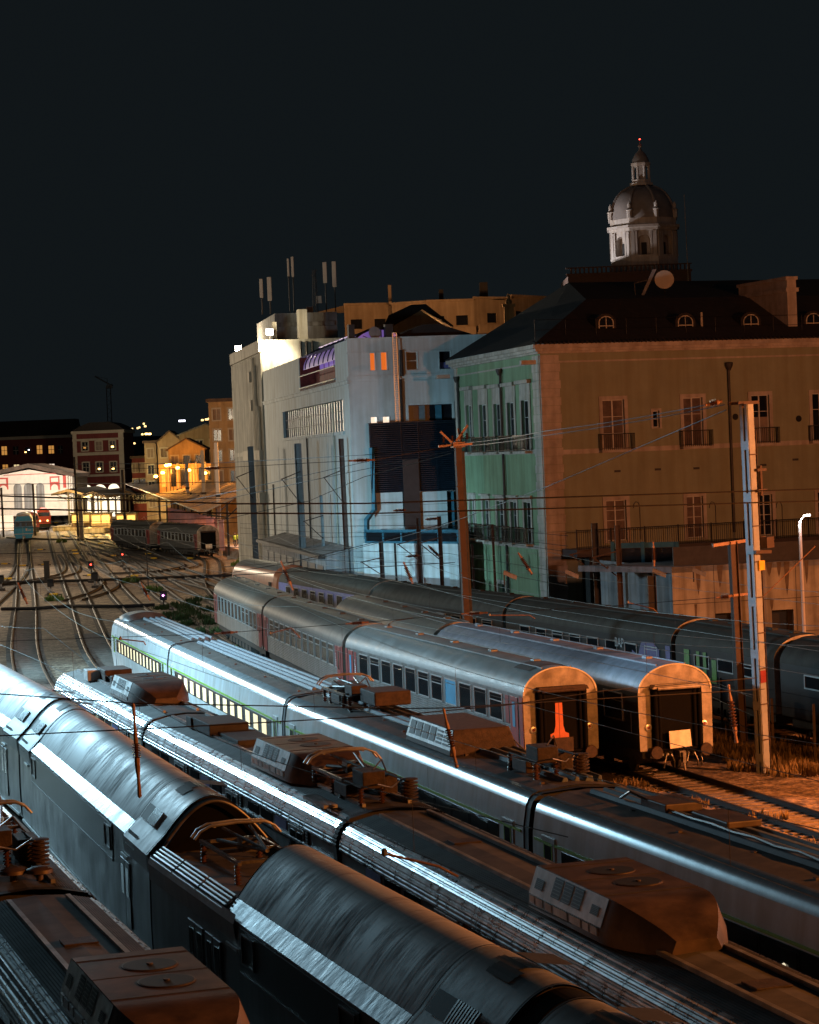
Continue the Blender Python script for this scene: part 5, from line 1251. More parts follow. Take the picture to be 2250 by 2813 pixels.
# floodlit engine-shed front with a low gable
YS = 500.
es = thing('station_shed', 'brightly floodlit station front with a low gable, red panels and three openings', 'building', atY(70, 1420, YS)); w = Vector(es.location)
def ps(px, py): q_ = atY(px, py, YS); return q_.x - w.x, q_.z - w.z
gl = [ps(-70, 1420), ps(205, 1415), ps(205, 1312), ps(80, 1290), ps(-70, 1318)]
b = MB(); b.prism(gl, 0, 20, 'y'); b.build('wall', 'station_white', es)
c0, c1, c2 = ps(-75, 1312), ps(80, 1278), ps(210, 1304); b = MB()
for (xa, za), (xb, zb) in ((c0, c1), (c1, c2)): b.hexa([(xa, -1.6, za - .5), (xb, -1.6, zb - .5), (xb, 21, zb - .5), (xa, 21, za - .5), (xa, -1.6, za + .35), (xb, -1.6, zb + .35), (xb, 21, zb + .35), (xa, 21, za + .35)])
b.build('roof', 'old_tile', es)
def pq(b, x0, y0, x1, y1, d=.15): a = ps(x0, y1); c = ps(x1, y0); b.box(a[0], c[0], -d, 0, a[1], c[1])
b = MB(); pq(b, 10, 1301, 154, 1305); pq(b, -8, 1312, 22, 1346); pq(b, 138, 1308, 163, 1346); pq(b, 174, 1306, 187, 1340); b.split('red_panel', 'station_red', es)
b = MB(); pq(b, 141, 1312, 160, 1324, .3); pq(b, -5, 1316, 17, 1330, .3); b.split('white_window', 'station_white', es)
for x0, x1, yt in ((40, 59, 1328), (68, 92, 1326), (102, 121, 1326)):
    xa, za = ps(x0, 1400); xb, zb = ps(x1, yt); r_ = (xb - xa) / 2; m = (xa + xb) / 2
    MB().add([(xb, -.1, za)] + [(m + r_ * math.cos(PI * j / 10), -.1, zb - r_ + r_ * math.sin(PI * j / 10)) for j in range(11)] + [(xa, -.1, za)], [tuple(range(13))]).build('opening', 'concrete_grey', es)
for x0, x1, yt in ((144, 160, 1330), (2, 20, 1333)):
    xa, za = ps(x0, 1400); xb, zb = ps(x1, yt); r_ = (xb - xa) / 2; m = (xa + xb) / 2
    MB().add([(xb, -.32, za)] + [(m + r_ * math.cos(PI * j / 10), -.32, zb - r_ + r_ * math.sin(PI * j / 10)) for j in range(11)] + [(xa, -.32, za)], [tuple(range(13))]).build('arched_window', 'station_white', es)
b = MB()
for px in (190, 197, 203): xa, za = ps(px, 1415); b.tube((xa, -.8, za), (xa, -.8, ps(px, 1306)[1]), .22, 8)
b.split('column', 'station_white', es)
for px, lb in ((118, 'red railcar with two lit headlights under the floodlit gable'), (85, 'red railcar with a dark green cab end, unlit')):
    p = atY(px, 1378 if px > 100 else 1392, 470 if px > 100 else 440); p.z = 0; rc = thing('railcar', lb, 'train car', p, .16)
    b = MB(); prf = mirror([(-1.4, 1.0), (-1.45, 2.6), (-1.2, 3.5), (-.7, 3.9), (0, 4.0)]); b.loft(prf, [0, 16]); b.cap(prf, 0).cap(prf, 16); b.build('body', 'station_red' if px > 100 else 'red_paint', rc)
    MB().box(-1.2, 1.2, -.05, 0, 2.5, 3.3).split('windscreen', 'glass_dark', rc); MB().box(-1.3, 1.3, -.06, 15, .2, 1.0).build('underframe', 'dark_under', rc)
    for x in (-.75, .75): MB().lathe([(.17, 0), (.17, .06)], (x, -.05, 1.6), (0, -1, 0), 10).build('headlight', 'hot_spot' if px > 100 else 'alu_frame', rc)
# blue locomotive facing the camera
p = at(66, 1486, 0); bl = thing('blue_railcar', 'bright blue rail vehicle with wide dark windscreens, head-on at the far left', 'locomotive', p, math.atan2(.16, 1))
prf = mirror([(-1.55, .7), (-1.62, 1.2), (-1.62, 2.4), (-1.5, 3.7), (-1.1, 4.3), (0, 4.55)])
b = MB(); b.loft(prf, [0.02, 24]); b.cap(prf, 0.02).cap(prf, 24); b.build('body', 'station_white', bl, smooth=True)
MB().prism([(-1.62, 1.25), (1.62, 1.25), (1.64, 2.4), (-1.64, 2.4)], -.06, .02, 'y').prism([(-1.45, 3.35), (1.45, 3.35), (1.05, 4.2), (-1.05, 4.2)], -.06, .02, 'y').prism([(-1.3, .45), (1.3, .45), (1.58, 1.15), (-1.58, 1.15)], -.08, .02, 'y').split('front_panel', 'blue_paint', bl)
MB().box(-1.55, 1.55, -.05, .02, 2.42, 3.3).build('windscreen_band', 'glass_dark', bl)
for x in (-.95, 0.05, .95): MB().box(x - .35, x + .35, -.07, -.05, 2.5, 3.2).split('windscreen', 'glass_band', bl)
MB().box(.35, .62, -.08, -.06, 1.7, 2.1).build('emblem', 'station_white', bl); MB().box(.72, 1.3, -.08, -.06, 1.75, 1.85).build('lettering', 'station_white', bl)
MB().box(-.25, .25, -.5, .0, .45, .9).build('coupler', 'pant_steel', bl); MB().box(-1.3, 1.3, 0, 23, .15, .7).build('underframe', 'dark_under', bl)
# white flat-topped platform hut left of it
p = at(20, 1450, 0.6); ph = thing('platform_screen', 'overexposed low white platform wall left of the blue rail vehicle', 'wall', at(15, 1452, .3)); MB().box(-4, 1.6, 0, .4, -.3, 2.6).build('panel', 'white_lit', ph)  # emission stands in for the strong light on this wall
# platform canopies
for px0, px1, py, Y, lb in ((140, 230, 1352, 455, 'dark pitched platform canopy before the floodlit gable'), (215, 290, 1358, 430, 'smaller dark canopy over the yellow-lit platform'), (296, 372, 1352, 460, 'low dark canopy in front of the third glowing arch')):
    a = atY(px0, py, Y); c = atY(px1, py, Y); cn = thing('platform_canopy', lb, 'canopy', ((a.x + c.x) / 2, Y, 0)); hw = (c.x - a.x) / 2; z = a.z
    MB().prism([(-hw, z - .3), (0, z + .5), (hw, z - .5), (hw, z - .9), (0, z), (-hw, z - .7)], 0, 45, 'y').build('roof', 'old_tile', cn)
    for y in (1, 12, 23, 34, 44): MB().box(-.16, .16, y, y + .3, 0, z).bar((-hw * .8, y + .1, z - .45), (0, y + .1, z - 1.8), .12).bar((hw * .8, y + .1, z - .6), (0, y + .1, z - 1.8), .12).build('pillar', 'mast_dark', cn)
    MB().box(-hw * .9, hw * .9, -2, 60, -.1, .75).build('platform', 'concrete_warm', cn)
for px, Y, lb in ((275, 430, 'yellow-lit kiosk under the middle platform canopy'), (220, 440, 'yellow-lit platform stall beside the dark mast'), (345, 420, 'brightest yellow platform shelter before the long orange canopy')):
    p = atY(px, 1390, Y); p.z = .75; kk = thing('platform_kiosk', lb, 'kiosk', p)
    MB().box(-1.8, 1.8, 0, 3, 0, 2.6).build('body', 'ochre', kk); MB().box(-2, 2, -.2, 3.2, 2.6, 2.8).build('roof', 'mast_dark', kk); MB().box(-1.6, -.1, -.03, 0, .9, 2.3).box(.2, 1.6, -.03, 0, .9, 2.3).split('lit_window', mat('yellow_lit', (.9, .6, .2), .6, 0, .2, 2, emit=(1, .66, .16), estr=1.1), kk)
# big orange-lit canopy roof
E0 = atY(556, 1411, 290); E1 = atY(345, 1331, 480); R0_ = atY(705, 1340, 290); R1_ = atY(478, 1306, 480)
lc = thing('station_canopy', 'long tin platform roof glowing orange, sloping up to the right', 'canopy', (E0.x, E0.y, 0)); w = Vector(lc.location)
up = Vector((0, 0, .18))
b = MB(); b.hexa([E0 - w, R0_ - w, R1_ - w, E1 - w, E0 - w + up, R0_ - w + up, R1_ - w + up, E1 - w + up]); b.build('roof', 'canopy_tin', lc)
b = MB(); n = 30
for k in range(n + 1): a = E0.lerp(E1, k / n) - w + up * 1.1; c = R0_.lerp(R1_, k / n) - w + up * 1.1; b.bar(a, c, .06, .05)
b.split('roof_seam', 'canopy_tin', lc)
b = MB()
for k in range(12):
    f = k / 12.; a = E0.lerp(E1, f) - w; c = R0_.lerp(R1_, f) - w; m = a.lerp(c, .45)
    MB().box(m.x - .14, m.x + .14, m.y - .14, m.y + .14, -.2, m.z - .05).bar((m.x, m.y, m.z - 1.9), a - Vector((0, 0, .1)), .16).bar((m.x, m.y, m.z - 1.9), c - Vector((0, 0, .2)), .16).build('pillar', 'mast_dark', lc)
b = MB(); 
for k in range(16): a = E0.lerp(E1, k / 30) - w; MB().box(a.x + 1.9, a.x + 2.5, a.y + 1.0, a.y + 1.6, .9, 4.8).build('pink_panel', mat('pink_wall', (.55, .28, .28), .7, 0, .2, 1.), lc)
pass
pl = thing('platform', 'pale platform with steps at its end, where two workers stand', 'platform', (E0.x + 4.2, 291, 0))
MB().prism([(0, 0), (6, 0), (-14, 190), (-36, 190)], -.2, .95, 'z').build('platform_slab', 'platform', pl)
b = MB()
for k in range(5): b.box(-1.3, .0, -1.6 + k * .32, 0, -.2, .12 + k * .17)
b.build('steps', 'concrete_grey', pl)
for (x0, y0, x1, y1), lb in zip(((588, 1216, 599, 1361), (551, 1237, 560, 1354), (511, 1251, 515, 1340), (473, 1244, 475, 1330)), ('bright white post standing on the orange canopy roof', 'grey post second from the white one on the orange canopy', 'thin grey post third along the orange canopy', 'faint thin post farthest along the orange canopy')):
    i = (588, 551, 511, 473).index(x0); Y = (296, 325, 365, 400)[i]; a = atY(x1, y1, Y); c = atY(x0, y0, Y); po = thing('canopy_post', lb, 'post', (a.x, Y, 0), 0, 'posts along the canopy')
    MB().box(-.23, .23, -.2, .2, 0, c.z).build('shaft', 'station_white' if i == 0 else 'mast_paint', po); MB().box(-.3, .3, -.26, .26, a.z - .2, a.z + .1).build('collar', 'mast_dark', po)
# coaches at the platform
PCs = dict(side='coach_side', roof='coach_roof_dark', group='coaches at the platform')
coach('pale coach with red door strips and a dark end, nearest of those at the platform', (-25.4, 293), (-33.2, 318.2), windows=9, end='x', **PCs)
coach('pale coach with a green streak, second in line at the platform', (-34.6, 322), (-43.2, 346.5), windows=9, end=None, **PCs)
# houses on the street behind
def house(lb, px0, px1, ybase, yeave, yridge, Y, m, roofm='old_tile', cols=2, rws=2, lit=(), gable=True, cat='house', dep=9, holes_y=None):
    a = atY(px0, yeave, Y); c = atY(px1, yeave, Y); zr = atY((px0 + px1) / 2, yridge, Y).z; h = thing('house', lb, 'house', ((a.x + c.x) / 2, Y, 0), 0, None)
    hw = (c.x - a.x) / 2; ze = a.z
    hl = []; 
    for i in range(cols):
        for j in range(rws):
            x = -hw + 2 * hw * (i + .5) / cols; z = ze - 1.7 - j * 3.1; hl.append((x - .55, x + .55, z - 1.0, z + .6))
    wl = wallgrid(-hw, hw, 0, ze, hl, .25)
    if gable: wl.add([(-hw, 0, ze), (hw, 0, ze), (0, 0, zr)], [(0, 1, 2)])
    wl.quad((-hw, 0, 0), (-hw, dep, 0), (-hw, dep, ze), (-hw, 0, ze)); wl.quad((hw, 0, 0), (hw, dep, 0), (hw, dep, ze), (hw, 0, ze)); wl.build('wall', m, h)
    r = MB()
    if gable:
        for s in (-1, 1): r.hexa([(s * (hw + .4), -.4, ze - .2), (0, -.4, zr), (0, dep, zr), (s * (hw + .4), dep, ze - .2), (s * (hw + .4), -.4, ze + .05), (0, -.4, zr + .28), (0, dep, zr + .28), (s * (hw + .4), dep, ze + .05)])
    else: r.box(-hw - .35, hw + .35, -.4, dep, ze, ze + .5)
    r.build('roof', roofm, h)
    for k, q_ in enumerate(hl):
        f = MB(); a, c, e, g = q_; f.box(a - .2, a, -.08, .02, e - .2, g + .25).box(c, c + .2, -.08, .02, e - .2, g + .25).box(a, c, -.08, .02, g, g + .25).box(a, c, -.08, .02, e - .2, e); o = f.build('window', 'trim_pale', h)
        MB().quad((a, .2, e), (c, .2, e), (c, .2, g), (a, .2, g)).build('pane', 'lit_pane' if k in lit else ('shutter' if k % 3 == 0 else 'glass_dark'), o)
        MB().box((a + c) / 2 - .04, (a + c) / 2 + .04, .1, .17, e, g).build('sash', 'trim_pale', o)
    return h
house('tall ochre house with a cornice, squeezed against the concrete building', 572, 700, 1400, 1105, 1097, 350, 'ochre', gable=False, cols=3, rws=5, lit=())
house('low gabled house with a wide dark porch, lit brightest by the street lamps', 462, 562, 1400, 1236, 1207, 392, 'ochre', cols=3, rws=2)
house('pinkish house with a grey roof behind the gabled one', 492, 640, 1400, 1195, 1167, 420, 'far_orange', cols=4, rws=1, roofm='concrete_grey')
house('brown gabled house half hidden left of the gabled porch house', 432, 500, 1400, 1216, 1186, 425, 'far_orange', cols=2, rws=2)
house('tall narrow dim house left of the street lamps', 396, 428, 1400, 1218, 1205, 440, 'far_orange', cols=1, rws=4, gable=False)
house('dim house with a chimney between pavilion and narrow house', 362, 398, 1400, 1260, 1245, 470, 'maroon', cols=2, rws=3, gable=False)
lt = thing('street_wall', 'orange-lit street wall with dark doors below the gabled houses', 'wall', atY(520, 1310, 388)); MB().box(-5, 6.5, 0, 1, -3, 2.2).build('wall', 'ochre', lt)
for k in range(7):
    x = -4.6 + k * 1.55; MB().box(x, x + .85, -.05, 0, -1.5, 1.5).build('door', 'glass_dark' if k % 3 else 'win_warm', lt); MB().box(x + 1.02, x + 1.3, -.25, 0, -3, 2.4).build('pilaster', 'trim_pale', lt)
SL = [(428, 1308, 'sodium street lamp lowest and farthest left of the orange cluster'), (447, 1298, 'sodium lamp just right of the lowest left one'), (457, 1278, 'left of the two touching sodium lamps at the top of the cluster'), (465, 1276, 'right of the two touching sodium lamps at the top of the cluster'), (488, 1285, 'sodium lamp between the touching pair and the middle one'), (519, 1291, 'sodium lamp in the middle of the orange cluster, above the canopy'), (563, 1299, 'sodium lamp by the grey canopy post'), (605, 1303, 'sodium lamp just right of the white canopy post'), (659, 1273, 'sodium lamp against the edge of the concrete building')]
for px, py, lb in SL:
    Y = 385 if px < 640 else 330; p = atY(px, py, Y); s = thing('street_lamp', lb, 'street lamp', (p.x, Y, 0), 0, 'sodium lamps behind the canopy')
    MB().tube((.5, 0, 0), (.5, 0, p.z + .2), .06, 6).bar((.5, 0, p.z + .2), (0, 0, p.z + .22), .06).split('post', 'iron', s); MB().lathe([(.05, 0), (.26, .05), (.34, .2), (.26, .38), (.1, .44)], (0, 0, p.z - .25), (0, 0, 1), 12).build('lantern', 'sodium', s, smooth=True)
# dark hill with scattered town lights
hm = MB(); N_ = 40; vs = []; fs = []
hx = [(-900 + i * 45) for i in range(N_ + 1)]
def hz(x):
    px = 1125 + x / 1500 * 6400
    return 9 + 27 * max(0, 1 - abs(px - 560) / 620) ** .7 + 8 * math.sin(x * .02) + (90 * math.exp(-((px - 2350) / 330) ** 2))
for j, (yy, kf) in enumerate(((1300, 0), (1400, .55), (1500, 1), (1700, .9))):
    for x in hx: vs.append((x * (yy / 1500), yy, -2 + hz(x) * kf))
fs = [(j * (N_ + 1) + i, j * (N_ + 1) + i + 1, (j + 1) * (N_ + 1) + i + 1, (j + 1) * (N_ + 1) + i) for j in range(3) for i in range(N_)]
structure(hm.add(vs, fs).build('hills', 'hill', None, smooth=True), 'dark hills beyond the station under the night sky', 'hill')
dots = [(138, 1173, 1.5, 'town_dot'), (150, 1174, .8, 'cold_white'), (184, 1178, 2.2, 'cold_white'), (348, 1178, 1.1, 'town_dot'), (345, 1202, 1.2, 'town_dot'), (356, 1204, 1.1, 'town_dot'), (345, 1216, .9, 'town_dot'), (368, 1218, 1.3, 'town_dot'), (391, 1193, .9, 'town_dot'), (402, 1192, 1.4, 'hot_spot'), (411, 1192, 1.4, 'hot_spot'), (399, 1171, 1.0, 'town_dot'), (363, 1178, .8, 'town_dot'), (378, 1176, .8, 'town_dot'), (500, 1156, 3, 'cold_white'), (556, 1154, 1.2, 'town_dot'), (568, 1152, 1.6, 'town_dot'), (575, 1150, 1.2, 'town_dot'), (383, 1174, .7, 'town_dot'), (395, 1164, .8, 'town_dot')]
for px, py, s, m in dots:
    p = atY(px, py, 1180); o = MB().box(-s * .55, s * .55, -.5, .5, -.45, .45).build('town_light', m, None, bevel=.2); o.location = p
    tag(o, 'tiny point of light in the dark town on the hillside', 'light', 'lights scattered over the far town')
cr = thing('tower_crane', 'faint tower crane standing over the dark station roofs', 'crane', atY(302, 1165, 800)); b = MB(); H_ = 13.0
for x in (-.7, .7):
    for y in (-.7, .7): b.bar((x, y, -10), (x, y, H_), .16)
for k in range(16): z = -10 + k * 1.45; s = 1 if k % 2 else -1; b.bar((-.7 * s, -.7, z), (.7 * s, -.7, z + 1.45), .12)
b.build('tower', 'concrete_grey', cr); b = MB(); b.bar((-4.5, 0, H_ + 3.6), (1.5, 0, H_), .3, .5).bar((1.5, 0, H_), (1.2, 0, H_ + .8), .3); b.bar((-4.5, 0, H_ + 3.6), (-.3, 0, H_ + 2.6), .12).bar((-.3, 0, H_), (-.3, 0, H_ + 2.6), .2); b.build('jib', 'concrete_grey', cr); MB().box(-.6, 1.4, -.6, .6, H_ - .8, H_ + .4).split('cab', 'antenna', cr)

# ------------------------------------------------------------------ ground, tracks
def ground_material():
    m = bpy.data.materials.new('ballast'); m.use_nodes = True; nt = m.node_tree; N = nt.nodes; L = nt.links; b = N['Principled BSDF']
    tc = N.new('ShaderNodeTexCoord')
    n1 = N.new('ShaderNodeTexNoise'); n1.inputs['Scale'].default_value = .16; n1.inputs['Detail'].default_value = 8; n1.inputs['Roughness'].default_value = .7
    v = N.new('ShaderNodeTexVoronoi'); v.inputs['Scale'].default_value = 4.5
    n2 = N.new('ShaderNodeTexNoise'); n2.inputs['Scale'].default_value = 1.3; n2.inputs['Detail'].default_value = 10; n2.inputs['Roughness'].default_value = .85
    for n in (n1, v, n2): L.new(tc.outputs['Object'], n.inputs['Vector'])
    cr = N.new('ShaderNodeValToRGB'); L.new(n1.outputs['Fac'], cr.inputs['Fac']); e = cr.color_ramp.elements
    e[0].position = .3; e[0].color = (.15, .11, .078, 1); e[1].position = .7; e[1].color = (.46, .36, .27, 1); k = cr.color_ramp.elements.new(.52); k.color = (.31, .24, .175, 1)
    mx = N.new('ShaderNodeMix'); mx.data_type = 'RGBA'; mx.blend_type = 'MULTIPLY'; mx.inputs[0].default_value = .75
    c2 = N.new('ShaderNodeValToRGB'); L.new(v.outputs['Color'], c2.inputs['Fac']); c2.color_ramp.elements[0].color = (.3, .3, .3, 1); c2.color_ramp.elements[1].color = (1.3, 1.3, 1.3, 1)
    L.new(cr.outputs[0], mx.inputs[6]); L.new(c2.outputs[0], mx.inputs[7])
    m2 = N.new('ShaderNodeMix'); m2.data_type = 'RGBA'; m2.blend_type = 'MULTIPLY'; m2.inputs[0].default_value = .95
    c3 = N.new('ShaderNodeValToRGB'); L.new(n2.outputs['Fac'], c3.inputs['Fac']); c3.color_ramp.elements[0].position = .42; c3.color_ramp.elements[0].color = (.12, .11, .1, 1); c3.color_ramp.elements[1].position = .60; c3.color_ramp.elements[1].color = (1.35, 1.35, 1.35, 1)
    L.new(mx.outputs[2], m2.inputs[6]); L.new(c3.outputs[0], m2.inputs[7]); L.new(m2.outputs[2], b.inputs['Base Color'])
    b.inputs['Roughness'].default_value = .7
    bp = N.new('ShaderNodeBump'); bp.inputs['Strength'].default_value = .9; bp.inputs['Distance'].default_value = .06; L.new(v.outputs['Distance'], bp.inputs['Height']); L.new(bp.outputs[0], b.inputs['Normal'])
    return m
M['ballast'] = ground_material()
gb = MB(); gb.quad((-1800, -300, -.2), (1800, -300, -.2), (1800, 2600, -.2), (-1800, 2600, -.2)); structure(gb.build('ground', 'ballast'), 'brown ballast and gravel of the rail yard', 'ground')
# smoothed polylines for the tracks
def spline(pts, step=4.):
    out = []; P_ = [Vector((p[0], p[1], 0)) for p in pts]; P_ = [P_[0] * 2 - P_[1]] + P_ + [P_[-1] * 2 - P_[-2]]
    for i in range(1, len(P_) - 2):
        n = max(1, int((P_[i + 1] - P_[i]).length / step))
        for k in range(n):
            t = k / n; a, b, c, d = P_[i - 1:i + 3]
            out.append(.5 * ((2 * b) + (c - a) * t + (2 * a - 5 * b + 4 * c - d) * t * t + (3 * b - a - 3 * c + d) * t ** 3))
    out.append(P_[-2]); return out
def ribbon(pts, offs, z0):    # list of (offset, z) swept along a path
    vs = []; n = len(offs)
    for i, p in enumerate(pts):
        d = (pts[min(i + 1, len(pts) - 1)] - pts[max(0, i - 1)]).normalized(); r = Vector((d.y, -d.x, 0))
        for o, z in offs: q_ = p + r * o; vs.append((q_.x, q_.y, z0 + z))
    return vs, [(i * n + j, i * n + j + 1, (i + 1) * n + j + 1, (i + 1) * n + j) for i in range(len(pts) - 1) for j in range(n - 1)]
M['oily_shaded_ballast'] = mat('oily_shaded_ballast', (.022, .017, .013), .8, 0, .5, 1.6, bump=.5, bscale=10)  # oily strip beside each rail, with the rail's shadow painted in as well
def track(lb, pts, sl=None, step=4., worn=False):
    P_ = spline(pts, step); t = thing('railway_track', lb, 'track'); t['kind'] = 'structure'
    for s in (-1, 1):
        o = s * .87; b = MB()
        b.add(*ribbon(P_, [(o - .075, -.16), (o - .03, -.12), (o - .028, -.04), (o - .036, -.03), (o - .036, 0), (o + .036, 0), (o + .036, -.03), (o + .028, -.04), (o + .03, -.12), (o + .075, -.16)], 0)); b.build('rail', 'rail_steel', t)
        b = MB(); b.add(*ribbon(P_, [(o - .36, -.193), (o - .1, -.186), (o + .1, -.186), (o + .36, -.193)], 0)); b.build('rail_bed', 'oily_shaded_ballast', t)
    if sl:
        b = MB(); L_ = 0
        for i in range(len(P_) - 1):
            d = P_[i + 1] - P_[i]; l = d.length; u = d.normalized(); r = Vector((u.y, -u.x, 0)); k = (-L_) % .62
            while k < l:
                c = P_[i] + u * k
                if sl[0] <= c.y <= sl[1]:
                    q_ = [c - r * 1.25 - u * .12, c + r * 1.25 - u * .12, c + r * 1.25 + u * .12, c - r * 1.25 + u * .12]; j = RND.uniform(-.012, .012)
                    b.hexa([(v_.x, v_.y, -.25) for v_ in q_] + [(v_.x, v_.y, -.165 + j) for v_ in q_])
                k += .62
            L_ += l
        o = b.build('sleepers', 'sleeper', t); o['kind'] = 'stuff'
    return t
TR = {}
TR[1] = [(8, 2), (.48, 20.1), (-7.6, 44.6), (-15, 68.6), (-30, 120), (-52, 219), (-92, 460)]
TR[2] = [(12, 2), (2, 32), (-4.7, 52), (-11.6, 75.7), (-19.2, 99.5), (-26.5, 131), (-32, 160), (-42.5, 219), (-70, 380), (-104, 600)]
TR[3] = [(17, -6), (6.8, 29), (-.6, 53.5), (-7.6, 76), (-13.3, 94.7), (-20.6, 127), (-26.5, 158), (-36.4, 219), (-60.2, 362), (-99, 600)]
TR[4] = [(21, 0), (12, 30.6), (3.9, 56.2), (-3.3, 81.4), (-10, 107.3), (-15.2, 128), (-20.2, 150), (-31.5, 219), (-54.3, 358), (-93, 600)]
TR[45] = [(17, 30), (8.7, 60), (2, 83), (-4.5, 105), (-10.6, 128), (-17.5, 165), (-27.5, 219), (-49, 350), (-89, 600)]
TR[5] = [(20, 36), (10.5, 66), (5.23, 83.5), (-1.95, 109), (-7.35, 134.6), (-12.25, 159.6), (-23.6, 219), (-45, 350), (-84, 590)]
TR[6] = [(18.5, 50), (13.2, 69), (9.3, 82.9), (2.15, 107.6), (-3.1, 132.6), (-9.2, 162), (-21, 225), (-35, 300), (-47, 360)]
TR[7] = [(24, 63), (18.6, 82.6), (12.8, 103.4), (6.15, 124.4), (-1.35, 145.6), (-8.4, 169.2), (-13, 185.2), (-19, 225), (-25.4, 293), (-33.2, 318.2), (-43.5, 347), (-62, 420)]
track('track under the dark ribbed train in the lower left', TR[1]); track('track under the double-deck train', TR[2])
track('track under the corrugated train, curving into the yard', TR[3], (90, 200)); track('track under the white train, running up to the station', TR[4], (110, 170))
track('empty track curving between the white train and the silver coaches', TR[45], (120, 200)); track('track under the silver and red coaches', TR[5], (60, 84))
track('orange-lit empty track in front of the coach with the white plate', TR[6], (45, 90)); track('track along the foot of the concrete wall', TR[7], (60, 90))
track('yard track far left with the blue rail vehicle on it', [(-30, 150), (-36, 190), (-47, 280), (-66, 396), (-100, 600)])
track('crossover from the far left track to the next one', [(-47.5, 243), (-43, 247), (-39.5, 263), (-41.5, 285), (-49, 330)], step=3)
track('crossover curving between the second and third yard tracks', [(-31, 212), (-30.2, 226), (-31.5, 244), (-36, 268), (-45, 310)], step=3)
track('crossover curving right towards the platform coaches', [(-45, 330), (-36, 290), (-27, 255), (-18.5, 222), (-12, 200)], step=3)
track('crossover fanning right below the platform steps', [(-52, 372), (-40, 322), (-30, 280), (-22, 246), (-15.5, 214)], step=3)
track('crossover near the station throat running to the right', [(-72, 420), (-62, 400), (-48, 382), (-39, 350), (-31, 310)], step=3)
track('curved crossover next to the platform coach', [(-34, 262), (-29, 262), (-26, 275), (-31, 300), (-40, 335)], step=3)
# cable ducts lying across the yard
for pts, lb in (([(0, 1600), (90, 1599), (300, 1592), (420, 1588), (640, 1580)], 'thick dark cable duct across the yard above the small signals'), ([(5, 1673), (90, 1672), (190, 1665), (330, 1666), (425, 1662)], 'wavy dark cable duct across the yard below the small signals')):
    o = MB().path([at(x, y, -.02) for x, y in pts], .17, 6).build('cable_duct', 'mast_dark', None, smooth=True); tag(o, lb, 'cable duct', 'cable ducts across the yard')
# point machines
YB = [(62, 1554, 0), (12, 1549, 0), (110, 1510, 1), (123, 1551, 1), (208, 1521, 1), (205, 1512, 0), (277, 1493, 0), (311, 1527, 0), (155, 1436, 0), (167, 1448, 0), (184, 1474, 1), (259, 1474, 0), (339, 1470, 0), (407, 1522, 0), (423, 1534, 0), (523, 1534, 0), (370, 1582, 0), (410, 1617, 0), (250, 1580, 0), (22, 1590, 0), (148, 1633, 0), (36, 1457, 0)]
yp = None
for i, (px, py, tall) in enumerate(YB):
    p = at(px, py, -.1)
    if yp is None:
        yp = thing('point_machine', '', 'point machine', p, -.2, 'yellow point machines')
        MB().box(-.75, .75, -.3, .3, -.1, .22).build('housing', 'yellow_box', yp, bevel=.06); MB().box(.8, 1.5, -.12, .12, -.1, .06).box(-1.6, -.8, -.4, .4, -.1, .05).build('drive_rod', 'rail_steel', yp); o = yp; yp.scale = (.55, .55, .55)
    else: o = dup(yp, p, RND.uniform(-.5, .2))
    o['label'] = 'low yellow point machine beside the rails of the yard'
# small ground signals
def gsig(px, py, H, lb, led, Y=None):
    p = at(px, py, -.1); s = thing('ground_signal', lb, 'signal', p, 0, 'dwarf signals in the yard')
    MB().tube((0, 0, 0), (0, 0, H), .07).box(-.35, .35, -.3, .3, -.1, .15).split('post', 'mast_dark', s); MB().box(-.3, .3, -.16, .16, H - .1, H + .7).box(-.34, .34, -.42, -.16, H + .62, H + .68).split('head', 'iron', s, bevel=.03)
    if led: MB().lathe([(.085, 0), (.085, .05), (.04, .09)], (0, -.16, H + .32), (0, -1, 0), 12).build('lens', led, s)
    return s
gsig(252, 1598, 1.5, 'dwarf signal showing red in the middle of the yard', 'red_led'); gsig(338, 1555, 1.1, 'dwarf signal showing red farther back near the right-hand tracks', 'red_led'); gsig(450, 1665, .6, 'small signal glowing pink by the weeds', 'pink_led')
for px, py, lb in ((140, 1632, 'dark unlit signal with a white cross plate between the tracks'), (4, 1620, 'dark unlit signal cut by the left edge'), (348, 1562, 'dark unlit signal post right of the second red one'), (262, 1612, 'dark squat signal right of the red one')):
    s = gsig(px, py, .8, lb, None); MB().box(-.36, .36, -.2, -.17, .2, .3).box(-.1, .1, -.2, -.17, .1, .55).build('plate', 'concrete_grey', s)
p = at(130, 1600, -.1); o = MB().box(-.28, .28, -.2, .2, 0, 2.2).box(-.32, .32, -.24, .24, 2.2, 2.3).build('relay_cabinet', 'mast_dark'); o.location = p; tag(o, 'dark upright relay cabinet left of the unlit signal', 'cabinet')
